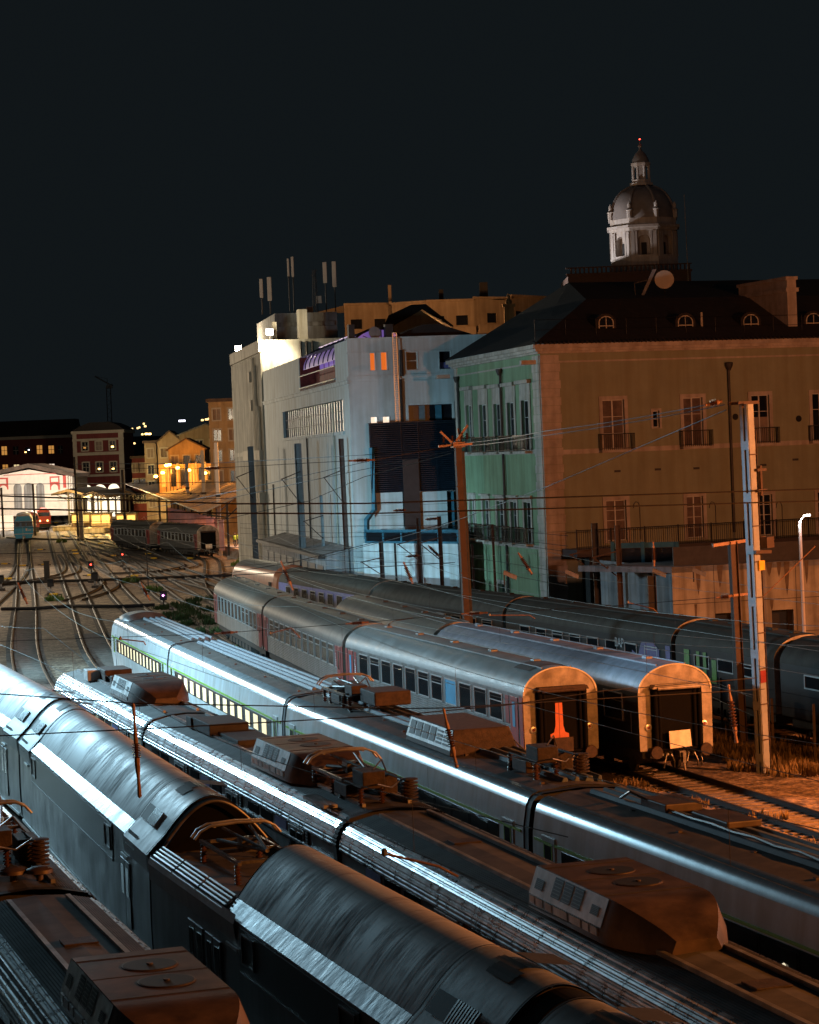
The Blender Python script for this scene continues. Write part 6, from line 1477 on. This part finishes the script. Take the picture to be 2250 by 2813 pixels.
# people on the platform
def person(lb, px, py, Y, leg=.2, turn=0.):
    p = atY(px, py, Y); p.z = .95; t = thing('person', lb, 'person', p, turn)
    me = bpy.data.meshes.new('body'); J = [(0, 0, .95), (0, 0, 1.15), (0, 0, 1.42), (0, 0, 1.52), (0, .02, 1.68), (0, .02, 1.78), (-.1, 0, .9), (-.11, leg * .4, .5), (-.12, -leg, .08), (-.12, -leg - .14, .04), (.1, 0, .9), (.11, leg * .3, .5), (.12, leg, .08), (.12, leg - .14, .04), (-.2, 0, 1.4), (-.27, -.04, 1.14), (-.24, -.14, .92), (.2, 0, 1.4), (.27, .05, 1.14), (.25, -.08, .92)]
    ed = [(0, 1), (1, 2), (2, 3), (3, 4), (4, 5), (0, 6), (6, 7), (7, 8), (8, 9), (0, 10), (10, 11), (11, 12), (12, 13), (2, 14), (14, 15), (15, 16), (2, 17), (17, 18), (18, 19)]
    rd = [.15, .14, .17, .06, .10, .08, .10, .07, .05, .045, .10, .07, .05, .045, .07, .05, .04, .07, .05, .04]
    me.from_pydata(J, ed, []); o = bpy.data.objects.new('body', me); COL.objects.link(o); o.parent = t; me.materials.append(M['cloth_dark'])
    sk = o.modifiers.new('skin', 'SKIN'); o.modifiers.new('sub', 'SUBSURF').levels = 1
    sv = me.skin_vertices[0].data if me.skin_vertices else None
    if sv is None:
        import bmesh; bm = bmesh.new(); bm.from_mesh(me); bm.verts.layers.skin.verify(); bm.to_mesh(me); bm.free(); sv = me.skin_vertices[0].data
    for i, r in enumerate(rd): sv[i].radius = (r, r)
    sv[0].use_root = True
    MB().lathe([(.19, 0), (.21, .2), (.23, .42), (.12, .55)], (0, 0, .93), (0, 0, 1), 12).build('hi_vis_vest', 'hivis', t, smooth=True); MB().lathe([(.03, 0), (.1, .04), (.115, .12), (.09, .2), (.03, .24)], (0, .01, 1.6), (0, 0, 1), 12).split('head', 'skin', t, smooth=True); MB().lathe([(.12, 0), (.115, .05), (.05, .1)], (0, .01, 1.76), (0, 0, 1), 12).build('cap', 'cloth_dark', t, smooth=True)
person('person in dark clothes and a yellow vest, left of two on the platform', 645, 1490, 301, .16, .5); person('person in a yellow vest mid-stride, right of two on the platform', 655, 1492, 303, .26, -.6)

# ------------------------------------------------------------------ weeds and dry grass
def tufts(name, m, lb, cat, pts, n, h, w=.03, rad=1.0):
    b = MB(); R3 = random.Random(len(pts) * 7 + n)
    for cx, cy, r in pts:
        for k in range(n):
            a = R3.uniform(0, 2 * PI); q_ = r * math.sqrt(R3.random()); x, y = cx + q_ * math.cos(a), cy + q_ * math.sin(a); hh = h * R3.uniform(.4, 1.25) * (1.1 - .5 * q_ / r); dx, dy = R3.uniform(-.35, .35) * hh, R3.uniform(-.35, .35) * hh; ww_ = w * R3.uniform(.6, 1.5); c = math.cos(a) * ww_; s = math.sin(a) * ww_
            b.add([(x - c, y - s, -.22), (x + c, y + s, -.22), (x + dx * .5 + c * .7, y + dy * .5 + s * .7, -.2 + hh * .6), (x + dx * .5 - c * .7, y + dy * .5 - s * .7, -.2 + hh * .6), (x + dx, y + dy, -.2 + hh)], [(0, 1, 2, 3), (3, 2, 4)])
    o = b.build(name, m); tag(o, lb, cat, None, 'stuff')
gp = [at(x, y, -.2) for x, y in ((470, 1672), (500, 1690), (530, 1700), (470, 1700), (505, 1665), (545, 1715), (575, 1740), (600, 1790), (560, 1650), (640, 1800), (540, 1680))]
tufts('green_weeds', 'weed', 'green weeds growing between the white train and the silver coaches', 'weeds', [(p.x, p.y, 1.6) for p in gp], 240, .55, .05)
gp = [at(x, y, -.2) for x, y in ((670, 1545), (655, 1555), (350, 1440), (335, 1455), (170, 1490), (420, 1625), (150, 1650), (360, 1600))]
tufts('green_bushes', mat('weed_bright', (.09, .16, .03), .8, 0, .4, 1.5), 'bright green weed clumps dotted about the yard', 'weeds', [(p.x, p.y, .9) for p in gp], 160, .7, .06)
gp = [at(x, y, -.2) for x, y in ((1900, 2035), (1960, 2050), (2010, 2070), (2060, 2085), (2120, 2080), (2160, 2060), (2200, 2080), (2245, 2110), (1930, 2070), (2150, 2110), (2080, 2110), (2230, 2050), (1990, 2020), (2190, 2125))]
tufts('dry_grass', 'dry_grass', 'dry grass at the foot of the tall mast and fence', 'grass', [(p.x, p.y, 1.1) for p in gp], 420, .5, .025)
gp = [at(x, y, -.2) for x, y in ((1760, 2190), (1800, 2215), (1850, 2245), (1890, 2215), (1960, 2290), (2030, 2340), (2100, 2370), (2180, 2400), (2110, 2250), (1730, 2160), (2240, 2330))]
tufts('track_weeds', 'dry_grass', 'low dry weeds along the orange-lit empty track', 'weeds', [(p.x, p.y, .7) for p in gp], 90, .35, .025)

# ------------------------------------------------------------------ masts, insulators, wires
def cinsul(lb, p0, p1, r=.085, n=9, ends=.22, nm='wire_insulator', grp='overhead line insulators'):
    p0 = Vector(p0); p1 = Vector(p1); d = p1 - p0; L_ = d.length; u = d.normalized(); t = thing(nm, lb, 'insulator', p0, 0, grp)
    e = L_ * ends; pr = [(r * .42, e)]
    for i in range(n): s = e + (L_ - 2 * e) * (i + .2) / n; h = (L_ - 2 * e) / n; pr += [(r * .42, s), (r, s + h * .25), (r * .92, s + h * .4), (r * .42, s + h * .75)]
    pr.append((r * .42, L_ - e)); MB().lathe(pr, (0, 0, 0), u, 12).build('sheds', 'insul_brown', t, smooth=True)
    MB().lathe([(r * .2, 0), (r * .4, .04), (r * .26, e * .5), (r * .48, e * .8), (r * .5, e)], (0, 0, 0), u, 8).lathe([(r * .6, 0), (r * .6, e * .25), (r * .34, e * .5), (r * .5, e * .95), (r * .2, e)], u * (L_ - e), u, 8).split('clamp', 'clamp', t, smooth=True)
    return t
def pinsul(lb, a, b, Y, r=.085, n=9, ends=.22): return cinsul(lb, atY(a[0], a[1], Y), atY(b[0], b[1], Y), r, n, ends)
def wire(lb, pts, r=.012, m='wire', sag=0., grp='overhead wires'):
    out = []
    for i in range(len(pts) - 1):
        a, b = Vector(pts[i]), Vector(pts[i + 1])
        for k in range(10): f = k / 10; q_ = a.lerp(b, f); q_.z -= sag * 4 * f * (1 - f); out.append(q_)
    out.append(Vector(pts[-1])); o = MB().path(out, r, 5).build('overhead_wire', m, None, smooth=True); return tag(o, lb, 'wire', grp)
def pw_(lb, pts, r=.012, m='wire', sag=0.): return wire(lb, [atY(*p) for p in pts], r, m, sag)

# tall channel mast M1, blue-lit on one face, orange on the other
bm1 = at(2097, 2122, -.2); m1_ = thing('catenary_mast', 'tallest mast, twin steel channels lit blue on one face and orange on the other', 'mast', bm1, math.radians(33), 'overhead line masts')
b = MB(); W, D, H_ = .16, .16, 13.5
for s in (-1, 1):
    b.box(-W, W, s * D - (.035 if s < 0 else -.005), s * D + (-.005 if s < 0 else .035), 0, H_)
b2 = MB()
for x in (-W, W):
    for s in (-1, 1): b2.box(x - .02, x + .02, min(s * D, s * (D - .11)), max(s * D, s * (D - .11)), 0, H_)
b.build('channel_web', 'mast_paint', m1_); b2.build('channel_flange', 'mast_paint', m1_)
b = MB(); z = .4
while z < H_: b.box(-W - .03, -W - .005, -D - .02, D + .02, z, z + .32); b.box(W + .005, W + .03, -D - .02, D + .02, z, z + .32); z += 1.9
b.split('batten_plate', 'mast_paint', m1_)
b = MB()
for k in range(4): b.tube((W + .06, -D - .05 + k * .03, .3), (W + .06, -D - .05 + k * .03, H_ - 1), .012, 5)
for k in range(9): b.box(-W - .04, W + .06, -D - .06, -D - .035, 1.2 + k * 1.3, 1.24 + k * 1.3)
b.split('conduit_strap', 'mast_rust', m1_)
MB().box(-.02, .3, -D - .12, -D - .04, 7.4, 7.75).build('sign_plate', 'yellow_box', m1_); MB().box(-W, W, -D - .05, -D - .037, 3.3, 3.75).build('red_band', 'red_paint', m1_)
b = MB(); b.box(-.75, .45, -.25, -.19, H_ - .05, H_ + .06).box(-.75, .45, .19, .25, H_ - .05, H_ + .06); b.bar((-.2, 0, H_), (-1.2, -.8, H_ - .15), .07).bar((.25, -.3, 10.1), (.25, -.3, 11.2), .1).bar((.05, -.3, 10.3), (.5, -.35, 10.3), .1).bar((.05, -.3, 11.05), (.5, -.35, 11.05), .1).bar((-.4, -.4, 8.1), (.5, -.4, 8.05), .12).box(.2, .62, -.5, -.2, 8.2, 8.6)
b.split('cross_arm', 'mast_rust', m1_)
m1_.rotation_euler = (0, math.radians(-.9), math.radians(43))
# slimmer brown mast beside it
b_ = at(2040, 2036, -.2); m3_ = thing('catenary_mast', 'slim brown mast just left of the tallest mast', 'mast', b_, math.radians(20), 'overhead line masts'); hh = atY(2018, 1487, b_.y).z + .2
MB().box(-.16, .16, -.02, .02, 0, hh).box(-.16, -.14, -.13, .13, 0, hh).box(.14, .16, -.13, .13, 0, hh).build('steel_section', 'mast_rust', m3_); MB().bar((-.9, 0, hh - .1), (1.5, 0, hh + .05), .13).bar((-.5, 0, hh * .73), (1.2, 0, hh * .735), .1).split('cross_arm', 'clamp', m3_); m3_.rotation_euler = (0, math.radians(-.9), math.radians(20))
# orange-brown mast before the green wall
M2p = Vector((2.85, 113.2, -.2)); b_ = atY(1276, 1690, 113.2); m2_ = thing('catenary_mast', 'orange-brown mast in front of the gap between white and green buildings', 'mast', (b_.x + .12, 113.2, -.2), math.radians(15), 'overhead line masts'); hh = atY(1255, 1212, 113.2).z + .2
b = MB(); b.box(-.15, .15, -.17, -.13, 0, hh).box(-.15, -.11, -.13, .15, 0, hh).box(.11, .15, -.13, .15, 0, hh); b.build('steel_section', 'mast_rust', m2_); MB().box(.19, .30, -.1, .2, 0, hh * .96).build('dark_channel', 'mast_dark', m2_)
b = MB()
for k in range(11): b.box(-.2, .2, -.19, -.172, 1 + k * 1.05, 1.06 + k * 1.05)
b.split('strap', 'mast_rust', m2_)
b = MB(); b.bar((-1.0, -.1, hh - .2), (.7, -.1, hh - .15), .12).bar((-.9, -.2, hh + .5), (-.1, -.1, hh - .3), .1).bar((-.1, -.1, hh), (.5, -.2, hh + .75), .1).bar((.1, -.1, hh), (.15, .3, hh + .6), .09).box(-.3, .3, -.3, .2, hh - .3, hh - .05); b.split('cross_arm', 'clamp', m2_)
for x, z in ((-.75, .25), (-.3, .32), (.45, .45), (.2, .5)): MB().lathe([(.03, 0), (.09, .05), (.03, .1), (.09, .15), (.03, .2), (.09, .25), (.03, .3)], (x, -.15, hh - .2 + z * .6), (0, 0, 1), 10).build('post_insulator', 'insul_brown', m2_)
m2_.rotation_euler = (0, math.radians(-.6), math.radians(15))
# other masts: px top, px bottom, depth
MS = [(1046, 1487, 1053, 1592, 152, .30, 'mast_dark', 'short thick dark mast against the white podium wall'), (1087, 1492, 1091, 1595, 152, .14, 'mast_dark', 'thin dark mast next to the short thick one'), (1153, 1423, 1158, 1600, 148, .28, 'mast_dark', 'dark mast in the middle of the white podium wall'), (1211, 1418, 1217, 1612, 146, .26, 'mast_dark', 'dark mast with an orange-lit arm right of the podium middle'), (818, 1218, 836, 1560, 176, .52, 'concrete_grey', 'grey-blue wide mast against the long side of the white building'), (937, 1205, 957, 1590, 163, .36, 'mast_rust', 'brownish mast at the corner of the white building'), (690, 1226, 705, 1548, 205, .5, 'concrete_grey', 'pale wide mast against the grooved concrete building'), (886, 1360, 893, 1560, 172, .22, 'mast_paint', 'short blue-grey mast between the two wide ones'), (1635, 1437, 1645, 1660, 123, .34, 'mast_dark', 'dark mast left of the blue glazed shelter'), (1699, 1443, 1708, 1668, 120, .28, 'mast_rust', 'brown mast right beside the dark one by the mansion'), (1298, 1495, 1304, 1612, 139, .14, 'mast_dark', 'thin dark post low on the green wall'), (1360, 1440, 1363, 1620, 135, .14, 'mast_dark', 'thin post with an arm in front of the green wall'), (1792, 1582, 1796, 1675, 112, .4, 'mast_dark', 'short double mast before the grey side of the concrete wall'), (212, 1255, 215, 1470, 390, .35, 'mast_dark', 'tall dark mast at the left edge of the maroon pavilion'), (218, 1360, 224, 1450, 400, .7, 'concrete_grey', 'stout grey mast in the station throat'), (95, 1330, 98, 1480, 430, .35, 'mast_dark', 'thin dark mast above the blue rail vehicle'), (8, 1340, 10, 1470, 430, .35, 'mast_dark', 'thin dark mast at the left edge by the floodlit gable'), (340, 1290, 343, 1420, 380, .4, 'mast_dark', 'thin dark mast before the yellow platform lights'), (404, 1478, 407, 1600, 230, .10, 'mast_dark', 'hair-thin dark post in the middle of the yard')]
for x0, y0, x1, y1, Y, wd, m, lb in MS:
    a = atY(x0, y0, Y); c = atY(x1, y1, Y); t = thing('catenary_mast', lb, 'mast', (c.x, Y, -.2), 0, 'overhead line masts'); h = a.z + .2; w_ = wd / 2
    b = MB(); b.box(-w_, w_, -.03, .03, 0, h).box(-w_, -w_ + .04, -w_ * .8, w_ * .8, 0, h).box(w_ - .04, w_, -w_ * .8, w_ * .8, 0, h); b.build('steel_section', m, t)
    if Y < 240 and wd > .2 and h > 6: MB().bar((-1.4, -.1, h * .8), (.1, -.1, h * .84), .07).bar((-1.3, -.1, h * .8), (0, -.1, h * .66), .06).build('bracket', 'mast_rust', t)
    t.rotation_euler = (0, math.radians(-.5), 0)
lp_ = atY(2211, 1748, 112); lt_ = thing('lamp_post', 'white-painted lamp post with a small cold-lit head in front of the concrete wall', 'street lamp', (lp_.x, 112, -.2)); hz_ = atY(2200, 1432, 112).z
MB().tube((0, 0, 0), (-.05, 0, hz_ + .2), .09, 10, .075).tube((-.05, 0, hz_ + .2), (.14, -.05, hz_ + .42), .04).build('pole', 'station_white', lt_, smooth=True); lh = MB().hexa([(.1, -.12, hz_ + .40), (.5, -.14, hz_ + .48), (.5, .06, hz_ + .48), (.1, .06, hz_ + .40), (.12, -.1, hz_ + .5), (.46, -.12, hz_ + .58), (.46, .05, hz_ + .58), (.12, .05, hz_ + .5)]).build('lamp_head', 'trim_pale', lt_); MB().box(.16, .46, -.15, -.142, hz_ + .44, hz_ + .52).build('lens', 'cold_white', lh)
fx = thing('fence', 'sparse dark fence posts between the mast and the wall train', 'fence', at(2160, 2060, 0)); b = MB()
for px, py, yt in ((2125, 2075, 1930), (2240, 2095, 1955), (2030, 2030, 1905), (1985, 2005, 1890), (1905, 1965, 1870)):
    p = at(px, py, -.2); q_ = p - Vector(fx.location); b.box(q_.x - .05, q_.x + .05, q_.y - .05, q_.y + .05, -.2, 2.0)
b.split('post', 'mast_rust', fx)
b = MB(); pp = [at(px, py, 0) - Vector(fx.location) for px, py in ((1905, 1965), (2030, 2030), (2125, 2075), (2240, 2095))]
for z in (.6, 1.2, 1.9): b.path([(p.x, p.y, z) for p in pp], .015)
b.split('fence_wire', 'wire', fx)
# insulators seen in the photo
pinsul('big brown insulator hanging over the double-deck roof', (366, 1932), (384, 2192), 46, .088, 9, .42)
pinsul('big brown insulator hanging over the white train roof', (1218, 1945), (1256, 2110), 50, .085, 8, .35)
pinsul('dark insulator hanging left of the tallest mast', (2001, 1880), (2024, 2042), 72, .12, 8, .28)
pinsul('orange-tipped insulator slanting over the lilac-sided coach', (770, 1540), (805, 1622), 104, .13, 8, .3)
pinsul('orange-tipped insulator slanting across the white podium wall', (1108, 1543), (1134, 1604), 104, .12, 8, .25)
pinsul('orange-tipped insulator slanting across the green wall', (1423, 1518), (1462, 1578), 104, .12, 8, .25)
pinsul('orange-tipped insulator upright by the blue glazed shelter', (1794, 1488), (1797, 1556), 100, .11, 7, .25)
pinsul('small white-edged insulator over the yard tracks at the left', (48, 1600), (75, 1660), 90, .10, 7, .3)
pinsul('dark small insulator over the yard beside the pink signal', (386, 1600), (412, 1650), 95, .10, 7, .3)
pinsul('orange-ended insulator level with the first silver coach corner', (588, 1741), (653, 1736), 92, .09, 8, .3)
pinsul('orange-ended insulator above the roof of the middle silver coach', (949, 1714), (1013, 1709), 92, .09, 8, .3)
pinsul('orange-ended insulator above the olive-roofed coach', (1266, 1687), (1340, 1683), 92, .09, 8, .3)
pinsul('orange-ended insulator before the corner of the louvred building', (958, 1266), (1030, 1263), 110, .12, 8, .3)
pinsul('dark horizontal insulator over the orange canopy', (562, 1287), (606, 1285), 120, .11, 9, .1)
pinsul('orange-ended insulator left of the tallest mast top', (1936, 1113), (1984, 1102), 83, .14, 5, .3)
pinsul('insulator at the concrete wall, left of the slim brown mast', (1965, 1642), (2017, 1637), 88, .11, 6, .3)
pinsul('dark insulator sloping by the podium middle mast', (1176, 1498), (1208, 1530), 140, .13, 8, .2)
pinsul('dark horizontal insulator on the podium wall left of the middle mast', (1114, 1529), (1152, 1526), 140, .11, 8, .2)
pinsul('dark horizontal insulator between the two podium masts', (1168, 1427), (1204, 1424), 140, .12, 7, .15)
pinsul('dark insulator over the brown strip of the louvred building', (1080, 1403), (1116, 1401), 130, .12, 6, .2)
# cross-span wires
pw_('upper of the two thick dark wires across the whole picture', [(-60, 1360, 62), (640, 1384, 64), (1000, 1383, 66), (2320, 1341, 72)], .022)
pw_('lower of the two thick dark wires across the whole picture', [(-60, 1396, 62), (640, 1410, 64), (1000, 1411, 66), (2320, 1374, 72)], .022)
pw_('dark wire crossing in front of the double-deck roof and silver coach end', [(-60, 1902, 46), (366, 1932, 46), (1100, 1946, 50), (1225, 1945, 50), (1655, 1919, 60), (2100, 1893, 70)], .013)
pw_('dark wire just below it crossing the orange coach end', [(-60, 2024, 46), (500, 1997, 47), (1100, 1964, 50), (1400, 1936, 55), (1655, 1898, 60), (2080, 1862, 72)], .013)
pw_('cross wire carrying the orange-ended insulators over the coaches', [(-60, 1764, 92), (588, 1741, 92)], .012); pw_('cross wire between the two orange-ended insulators over the silver coaches', [(653, 1736, 92), (949, 1714, 92)], .012); pw_('cross wire running right to the olive-roofed coach insulator', [(1013, 1709, 92), (1266, 1687, 92)], .012); pw_('cross wire from the olive-roofed coach insulator towards the wall', [(1340, 1683, 92), (1640, 1668, 92), (1965, 1642, 88)], .012)
pw_('thin wire drooping from the tallest mast top to the orange-brown mast', [(1936, 1113, 83), (1500, 1184, 95), (1265, 1218, 113)], .016, sag=.06); pw_('second thin wire drooping from the tallest mast to the orange-brown mast', [(1990, 1112, 83), (1500, 1196, 95), (1262, 1226, 113)], .016, sag=.06)
pw_('thin diagonal wire down across the yellow-lit front to the yard', [(1995, 1126, 83), (1500, 1338, 95), (1200, 1450, 110), (850, 1540, 130), (600, 1558, 150)], .016)
pw_('long diagonal wire rising right across the long side of the white building', [(600, 1430, 150), (850, 1376, 140), (1000, 1310, 130), (1240, 1245, 114)], .018)
pw_('wire across the lower white wall towards the orange locomotive', [(560, 1586, 110), (800, 1545, 110), (1000, 1497, 112), (1270, 1425, 113)], .016); pw_('wire just above the locomotive roof', [(400, 1602, 100), (640, 1580, 100), (1000, 1560, 102), (1250, 1545, 105)], .014); pw_('wire crossing level over the orange canopy', [(300, 1286, 120), (562, 1287, 120)], .014); pw_('wire from the canopy insulator to the concrete building', [(606, 1285, 120), (958, 1266, 112)], .014)
pw_('upper wire fanning left from the orange-brown mast', [(1258, 1222, 113), (1030, 1263, 111), (640, 1350, 120), (420, 1395, 130)], .014); pw_('middle wire fanning left from the orange-brown mast', [(1258, 1235, 113), (830, 1325, 120), (400, 1420, 140)], .014); pw_('lowest wire fanning left from the orange-brown mast', [(1258, 1230, 113), (1000, 1250, 115), (600, 1272, 130), (200, 1275, 160)], .014)
for k, (y0, y1) in enumerate(((1330, 1322), (1358, 1352), (1378, 1366), (1437, 1420), (1452, 1432), (1522, 1500))):
    pw_(('highest', 'second', 'third', 'fourth', 'fifth', 'lowest')[k] + ' of the thin level wires strung before the station', [(-40, y0, 250), (350, (y0 + y1) / 2 + 2, 250), (760, y1, 240)], .035)
for k, (y0, y1, ym_) in enumerate(((1448, 1442, 1446), (1460, 1462, 1464), (1475, 1470, 1476), (1506, 1520, 1512), (1536, 1548, 1540))):
    pw_(('topmost', 'second', 'third', 'fourth', 'lowest')[k] + ' of the faint wires strung along the white building foot', [(660, y0 - 10, 170), (900, ym_, 150), (1230, y1, 138), (1560, y1 + 30 + k * 8, 118)], .014)
# catenary over the tracks: contact wire, messenger, droppers
def catenary(lb, key, y0, y1, zc=5.35, zm=6.55, m='wire_bright', side=0.):
    P_ = [p for p in spline(TR[key], 3.) if y0 <= p.y <= y1]; t = thing('catenary', lb, 'overhead line', (P_[0].x, P_[0].y, 0), 0, 'overhead lines'); o = P_[0]; n = len(P_); a = []; b = []; d = MB()
    for i, p in enumerate(P_):
        f = (i % 16) / 16; zz = zm - .75 * 4 * f * (1 - f); q_ = p - o; a.append((q_.x + side, q_.y, zc)); b.append((q_.x + side, q_.y, zz))
        if i % 4 == 2: d.tube((q_.x + side, q_.y, zc), (q_.x + side, q_.y, zz), .005, 4)
    MB().path(a, .009, 5).build('contact_wire', m, t); MB().path(b, .009, 5).build('messenger_wire', m, t); d.split('dropper', 'wire', t)
catenary('overhead line above the double-deck train', 2, 30, 140, m='wire'); catenary('overhead line above the corrugated train', 3, 28, 230); catenary('overhead line above the white train', 4, 34, 260)
catenary('overhead line above the silver and red coaches', 5, 55, 250); catenary('overhead line above the coach with the white plate', 6, 60, 200); catenary('overhead line along the wall train', 7, 70, 200); catenary('overhead line over the empty curved track', 45, 60, 260)
# registration arms with an orange tint
for (x0, y0), (x1, y1), (x2, y2), Y, lb in (((742, 1740), (800, 1725), (825, 1753), 88, 'orange steady arm in front of the silver coach windows'), ((1068, 1718), (1076, 1707), (1134, 1697), 96, 'orange steady arm over the roof of the silver coach'), ((1345, 1690), (1455, 1690), (1470, 1700), 96, 'orange steady arm above the olive-roofed coach'), ((1725, 1655), (1795, 1672), (1808, 1685), 98, 'orange steady arm under the grey wall'), ((330, 1755), (395, 1763), (400, 1772), 75, 'steady arm in front of the white end car'), ((1056, 2345), (1205, 2380), (1258, 2408), 38, 'steady arm over the nearest corrugated roof'), ((2095, 1640), (2235, 1505), (2240, 1500), 90, 'long slanting strut right of the tallest mast')):
    t = thing('steady_arm', lb, 'arm', atY(x0, y0, Y), 0, 'steady arms'); o = Vector(t.location)
    MB().path([atY(x0, y0, Y) - o, atY(x1, y1, Y) - o, atY(x2, y2, Y) - o], .022, 6).build('arm_tube', 'clamp', t); MB().lathe([(.02, 0), (.05, .03), (.05, .1), (.02, .14)], (0, 0, -.05), (0, 0, 1), 8).build('clip', 'pant_steel', t)

# ------------------------------------------------------------------ light
def lamp(kind, loc, energy, col, size=.3, aim=None, spot=60, blend=.5):
    l = bpy.data.lights.new('lamp_light', kind); l.energy = energy; l.color = col
    l.shadow_soft_size = size
    if kind == 'SPOT': l.spot_size = math.radians(spot); l.spot_blend = blend
    o = bpy.data.objects.new('lamp_light', l); COL.objects.link(o); o.location = loc
    if aim is not None: o.rotation_mode = 'QUATERNION'; o.rotation_quaternion = (Vector(aim) - Vector(loc)).to_track_quat('-Z', 'Y')
    return o
COLD = (.46, .80, 1.0); SOD = (1, .25, .03); WARM = (1, .82, .55)
# yard floodlight tower left of the frame, then separate unseen lamps added for fill
lamp('SPOT', (-26, 100, 15), 50000, COLD, 2.2, (-24.3, 98, 0), 152, .5)
lamp('SPOT', (-26, 100, 15), 75000, (.36, .72, 1), .5, (12.3, 83, 7), 17, .6)
lamp('SPOT', (-37, 122, 7), 85000, (.42, .80, 1.0), .6, (-2, 160, 0), 40, 1.)
lamp('POINT', (-30, 131, 11), 19000, (.52, .82, 1.0), 1.2)
lamp('SPOT', (-29, 128, 12), 30000, (.86, .94, 1.0), .5, (-23.5, 125, 0), 58, .8)  # added spot, no lamp modelled, to brighten the pale gravel patch
lamp('POINT', (-46, 214, 15), 10000, (1, .78, .52), .4)  # unseen lamp added to brighten the concrete building's side and the yard
lamp('POINT', (-74, 312, 16), 16000, (1, .84, .62), .5)  # unseen lamp added to brighten the platform coaches and blue vehicle
lamp('SPOT', (-76, 300, 20), 140000, (1, .82, .60), .6, (-40, 262, 0), 74, .8)  # unseen spot added to brighten the yard ground
# sodium street lamps along the road right of and behind the camera
lamp('SPOT', (38, 64, 14), 78000, SOD, .4, (9, 79, 1), 84, .6)
lamp('POINT', (38, 64, 14), 22000, (1, .49, .33), .4)
lamp('SPOT', (24, 69, 10), 42000, SOD, .4, (23, 69.5, 0), 118, .5)
lamp('POINT', (33, 103, 8.5), 5000, SOD, .4)
lamp('POINT', (34, 30, 15), 60000, (1, .30, .05), .4)
# floodlights on the concrete building
lamp('SPOT', atY(741, 912, 213.6), 6000, (1, .86, .60), .3, (-16, 205, 0), 165, .5)
lamp('POINT', atY(741, 905, 213.2), 1100, (1, .84, .55), .25)
lamp('POINT', atY(655, 957, 236), 1800, (1, .8, .5), .25)
lamp('SPOT', (-33, 240, 18), 22000, (1, .80, .55), .5, (-45, 300, 0), 95, .7)  # added spot hung clear of the wall to light the yard
# street lamps behind the canopy
for px, py in ((447, 1296), (500, 1283), (605, 1303), (659, 1273)): lamp('POINT', atY(px, py, 383 if px < 640 else 329), 1500, (1, .36, .05), .4)
lamp('POINT', (-14.5, 300, 14), 13000, (1, .36, .06), .4)  # unseen lamp added behind the buildings to make the canopy roof glow
# station floodlights
for px, Y, e in ((40, 486, 6000), (110, 486, 6000), (180, 488, 5000), (0, 480, 4000)): p = atY(px, 1330, Y); lamp('POINT', (p.x, Y - 4, 9), e, (1, .86, .68), .5)
for px, Y, e in ((240, 440, 8000), (290, 420, 8000), (345, 405, 6000), (200, 452, 6000)): p = atY(px, 1380, Y); lamp('POINT', (p.x, Y, 5.5), e, (1, .66, .22), .4)
p = atY(275, 1200, 530); lamp('POINT', (p.x, 515, 20), 9000, (1, .78, .55), .5)
lamp('POINT', (-60, 420, 14), 3000, (1, .8, .55), .5)
lamp('POINT', (-20.5, 302, 5), 700, (1, .85, .8), .3)
# church floodlight, violet terrace, street light on the apartment block
lamp('SPOT', (DC.x - 30, 413, DC.z - 6), 30000, (1, .93, .92), .5, (DC.x, 420, DC.z + 5), 50, .6)
lamp('POINT', (DC.x - 12, 400, DC.z - 9), 160, SOD, .4)
lamp('POINT', atY(1180, 900, 255), 9000, (1, .45, .16), .5); lamp('POINT', atY(1020, 900, 258), 5000, (1, .45, .16), .5)
lamp('POINT', atY(2201, 1424, 111.6), 60, (.9, .93, 1), .1)

w_ = bpy.data.worlds.new('World'); SC.world = w_; w_.use_nodes = True
nt = w_.node_tree; bg = nt.nodes['Background']
sky = nt.nodes.new('ShaderNodeTexSky'); sky.sky_type = 'NISHITA'; sky.sun_disc = False; sky.sun_elevation = math.radians(-8); sky.sun_rotation = math.radians(200)
bg.inputs['Color'].default_value = (.0055, .0078, .0092, 1); bg.inputs['Strength'].default_value = 1.0
nt.nodes.remove(sky)
SC.view_settings.view_transform = 'Standard'; SC.view_settings.look = 'None'; SC.view_settings.exposure = 0; SC.view_settings.gamma = 1
SC.cycles.use_denoising = True
try: SC.cycles.denoiser = 'OPENIMAGEDENOISE'
except Exception: pass
SC.cycles.max_bounces = 5; SC.cycles.diffuse_bounces = 2; SC.cycles.glossy_bounces = 3; SC.cycles.sample_clamp_indirect = 3.0; SC.cycles.use_light_tree = True; SC.cycles.caustics_reflective = False; SC.cycles.caustics_refractive = False
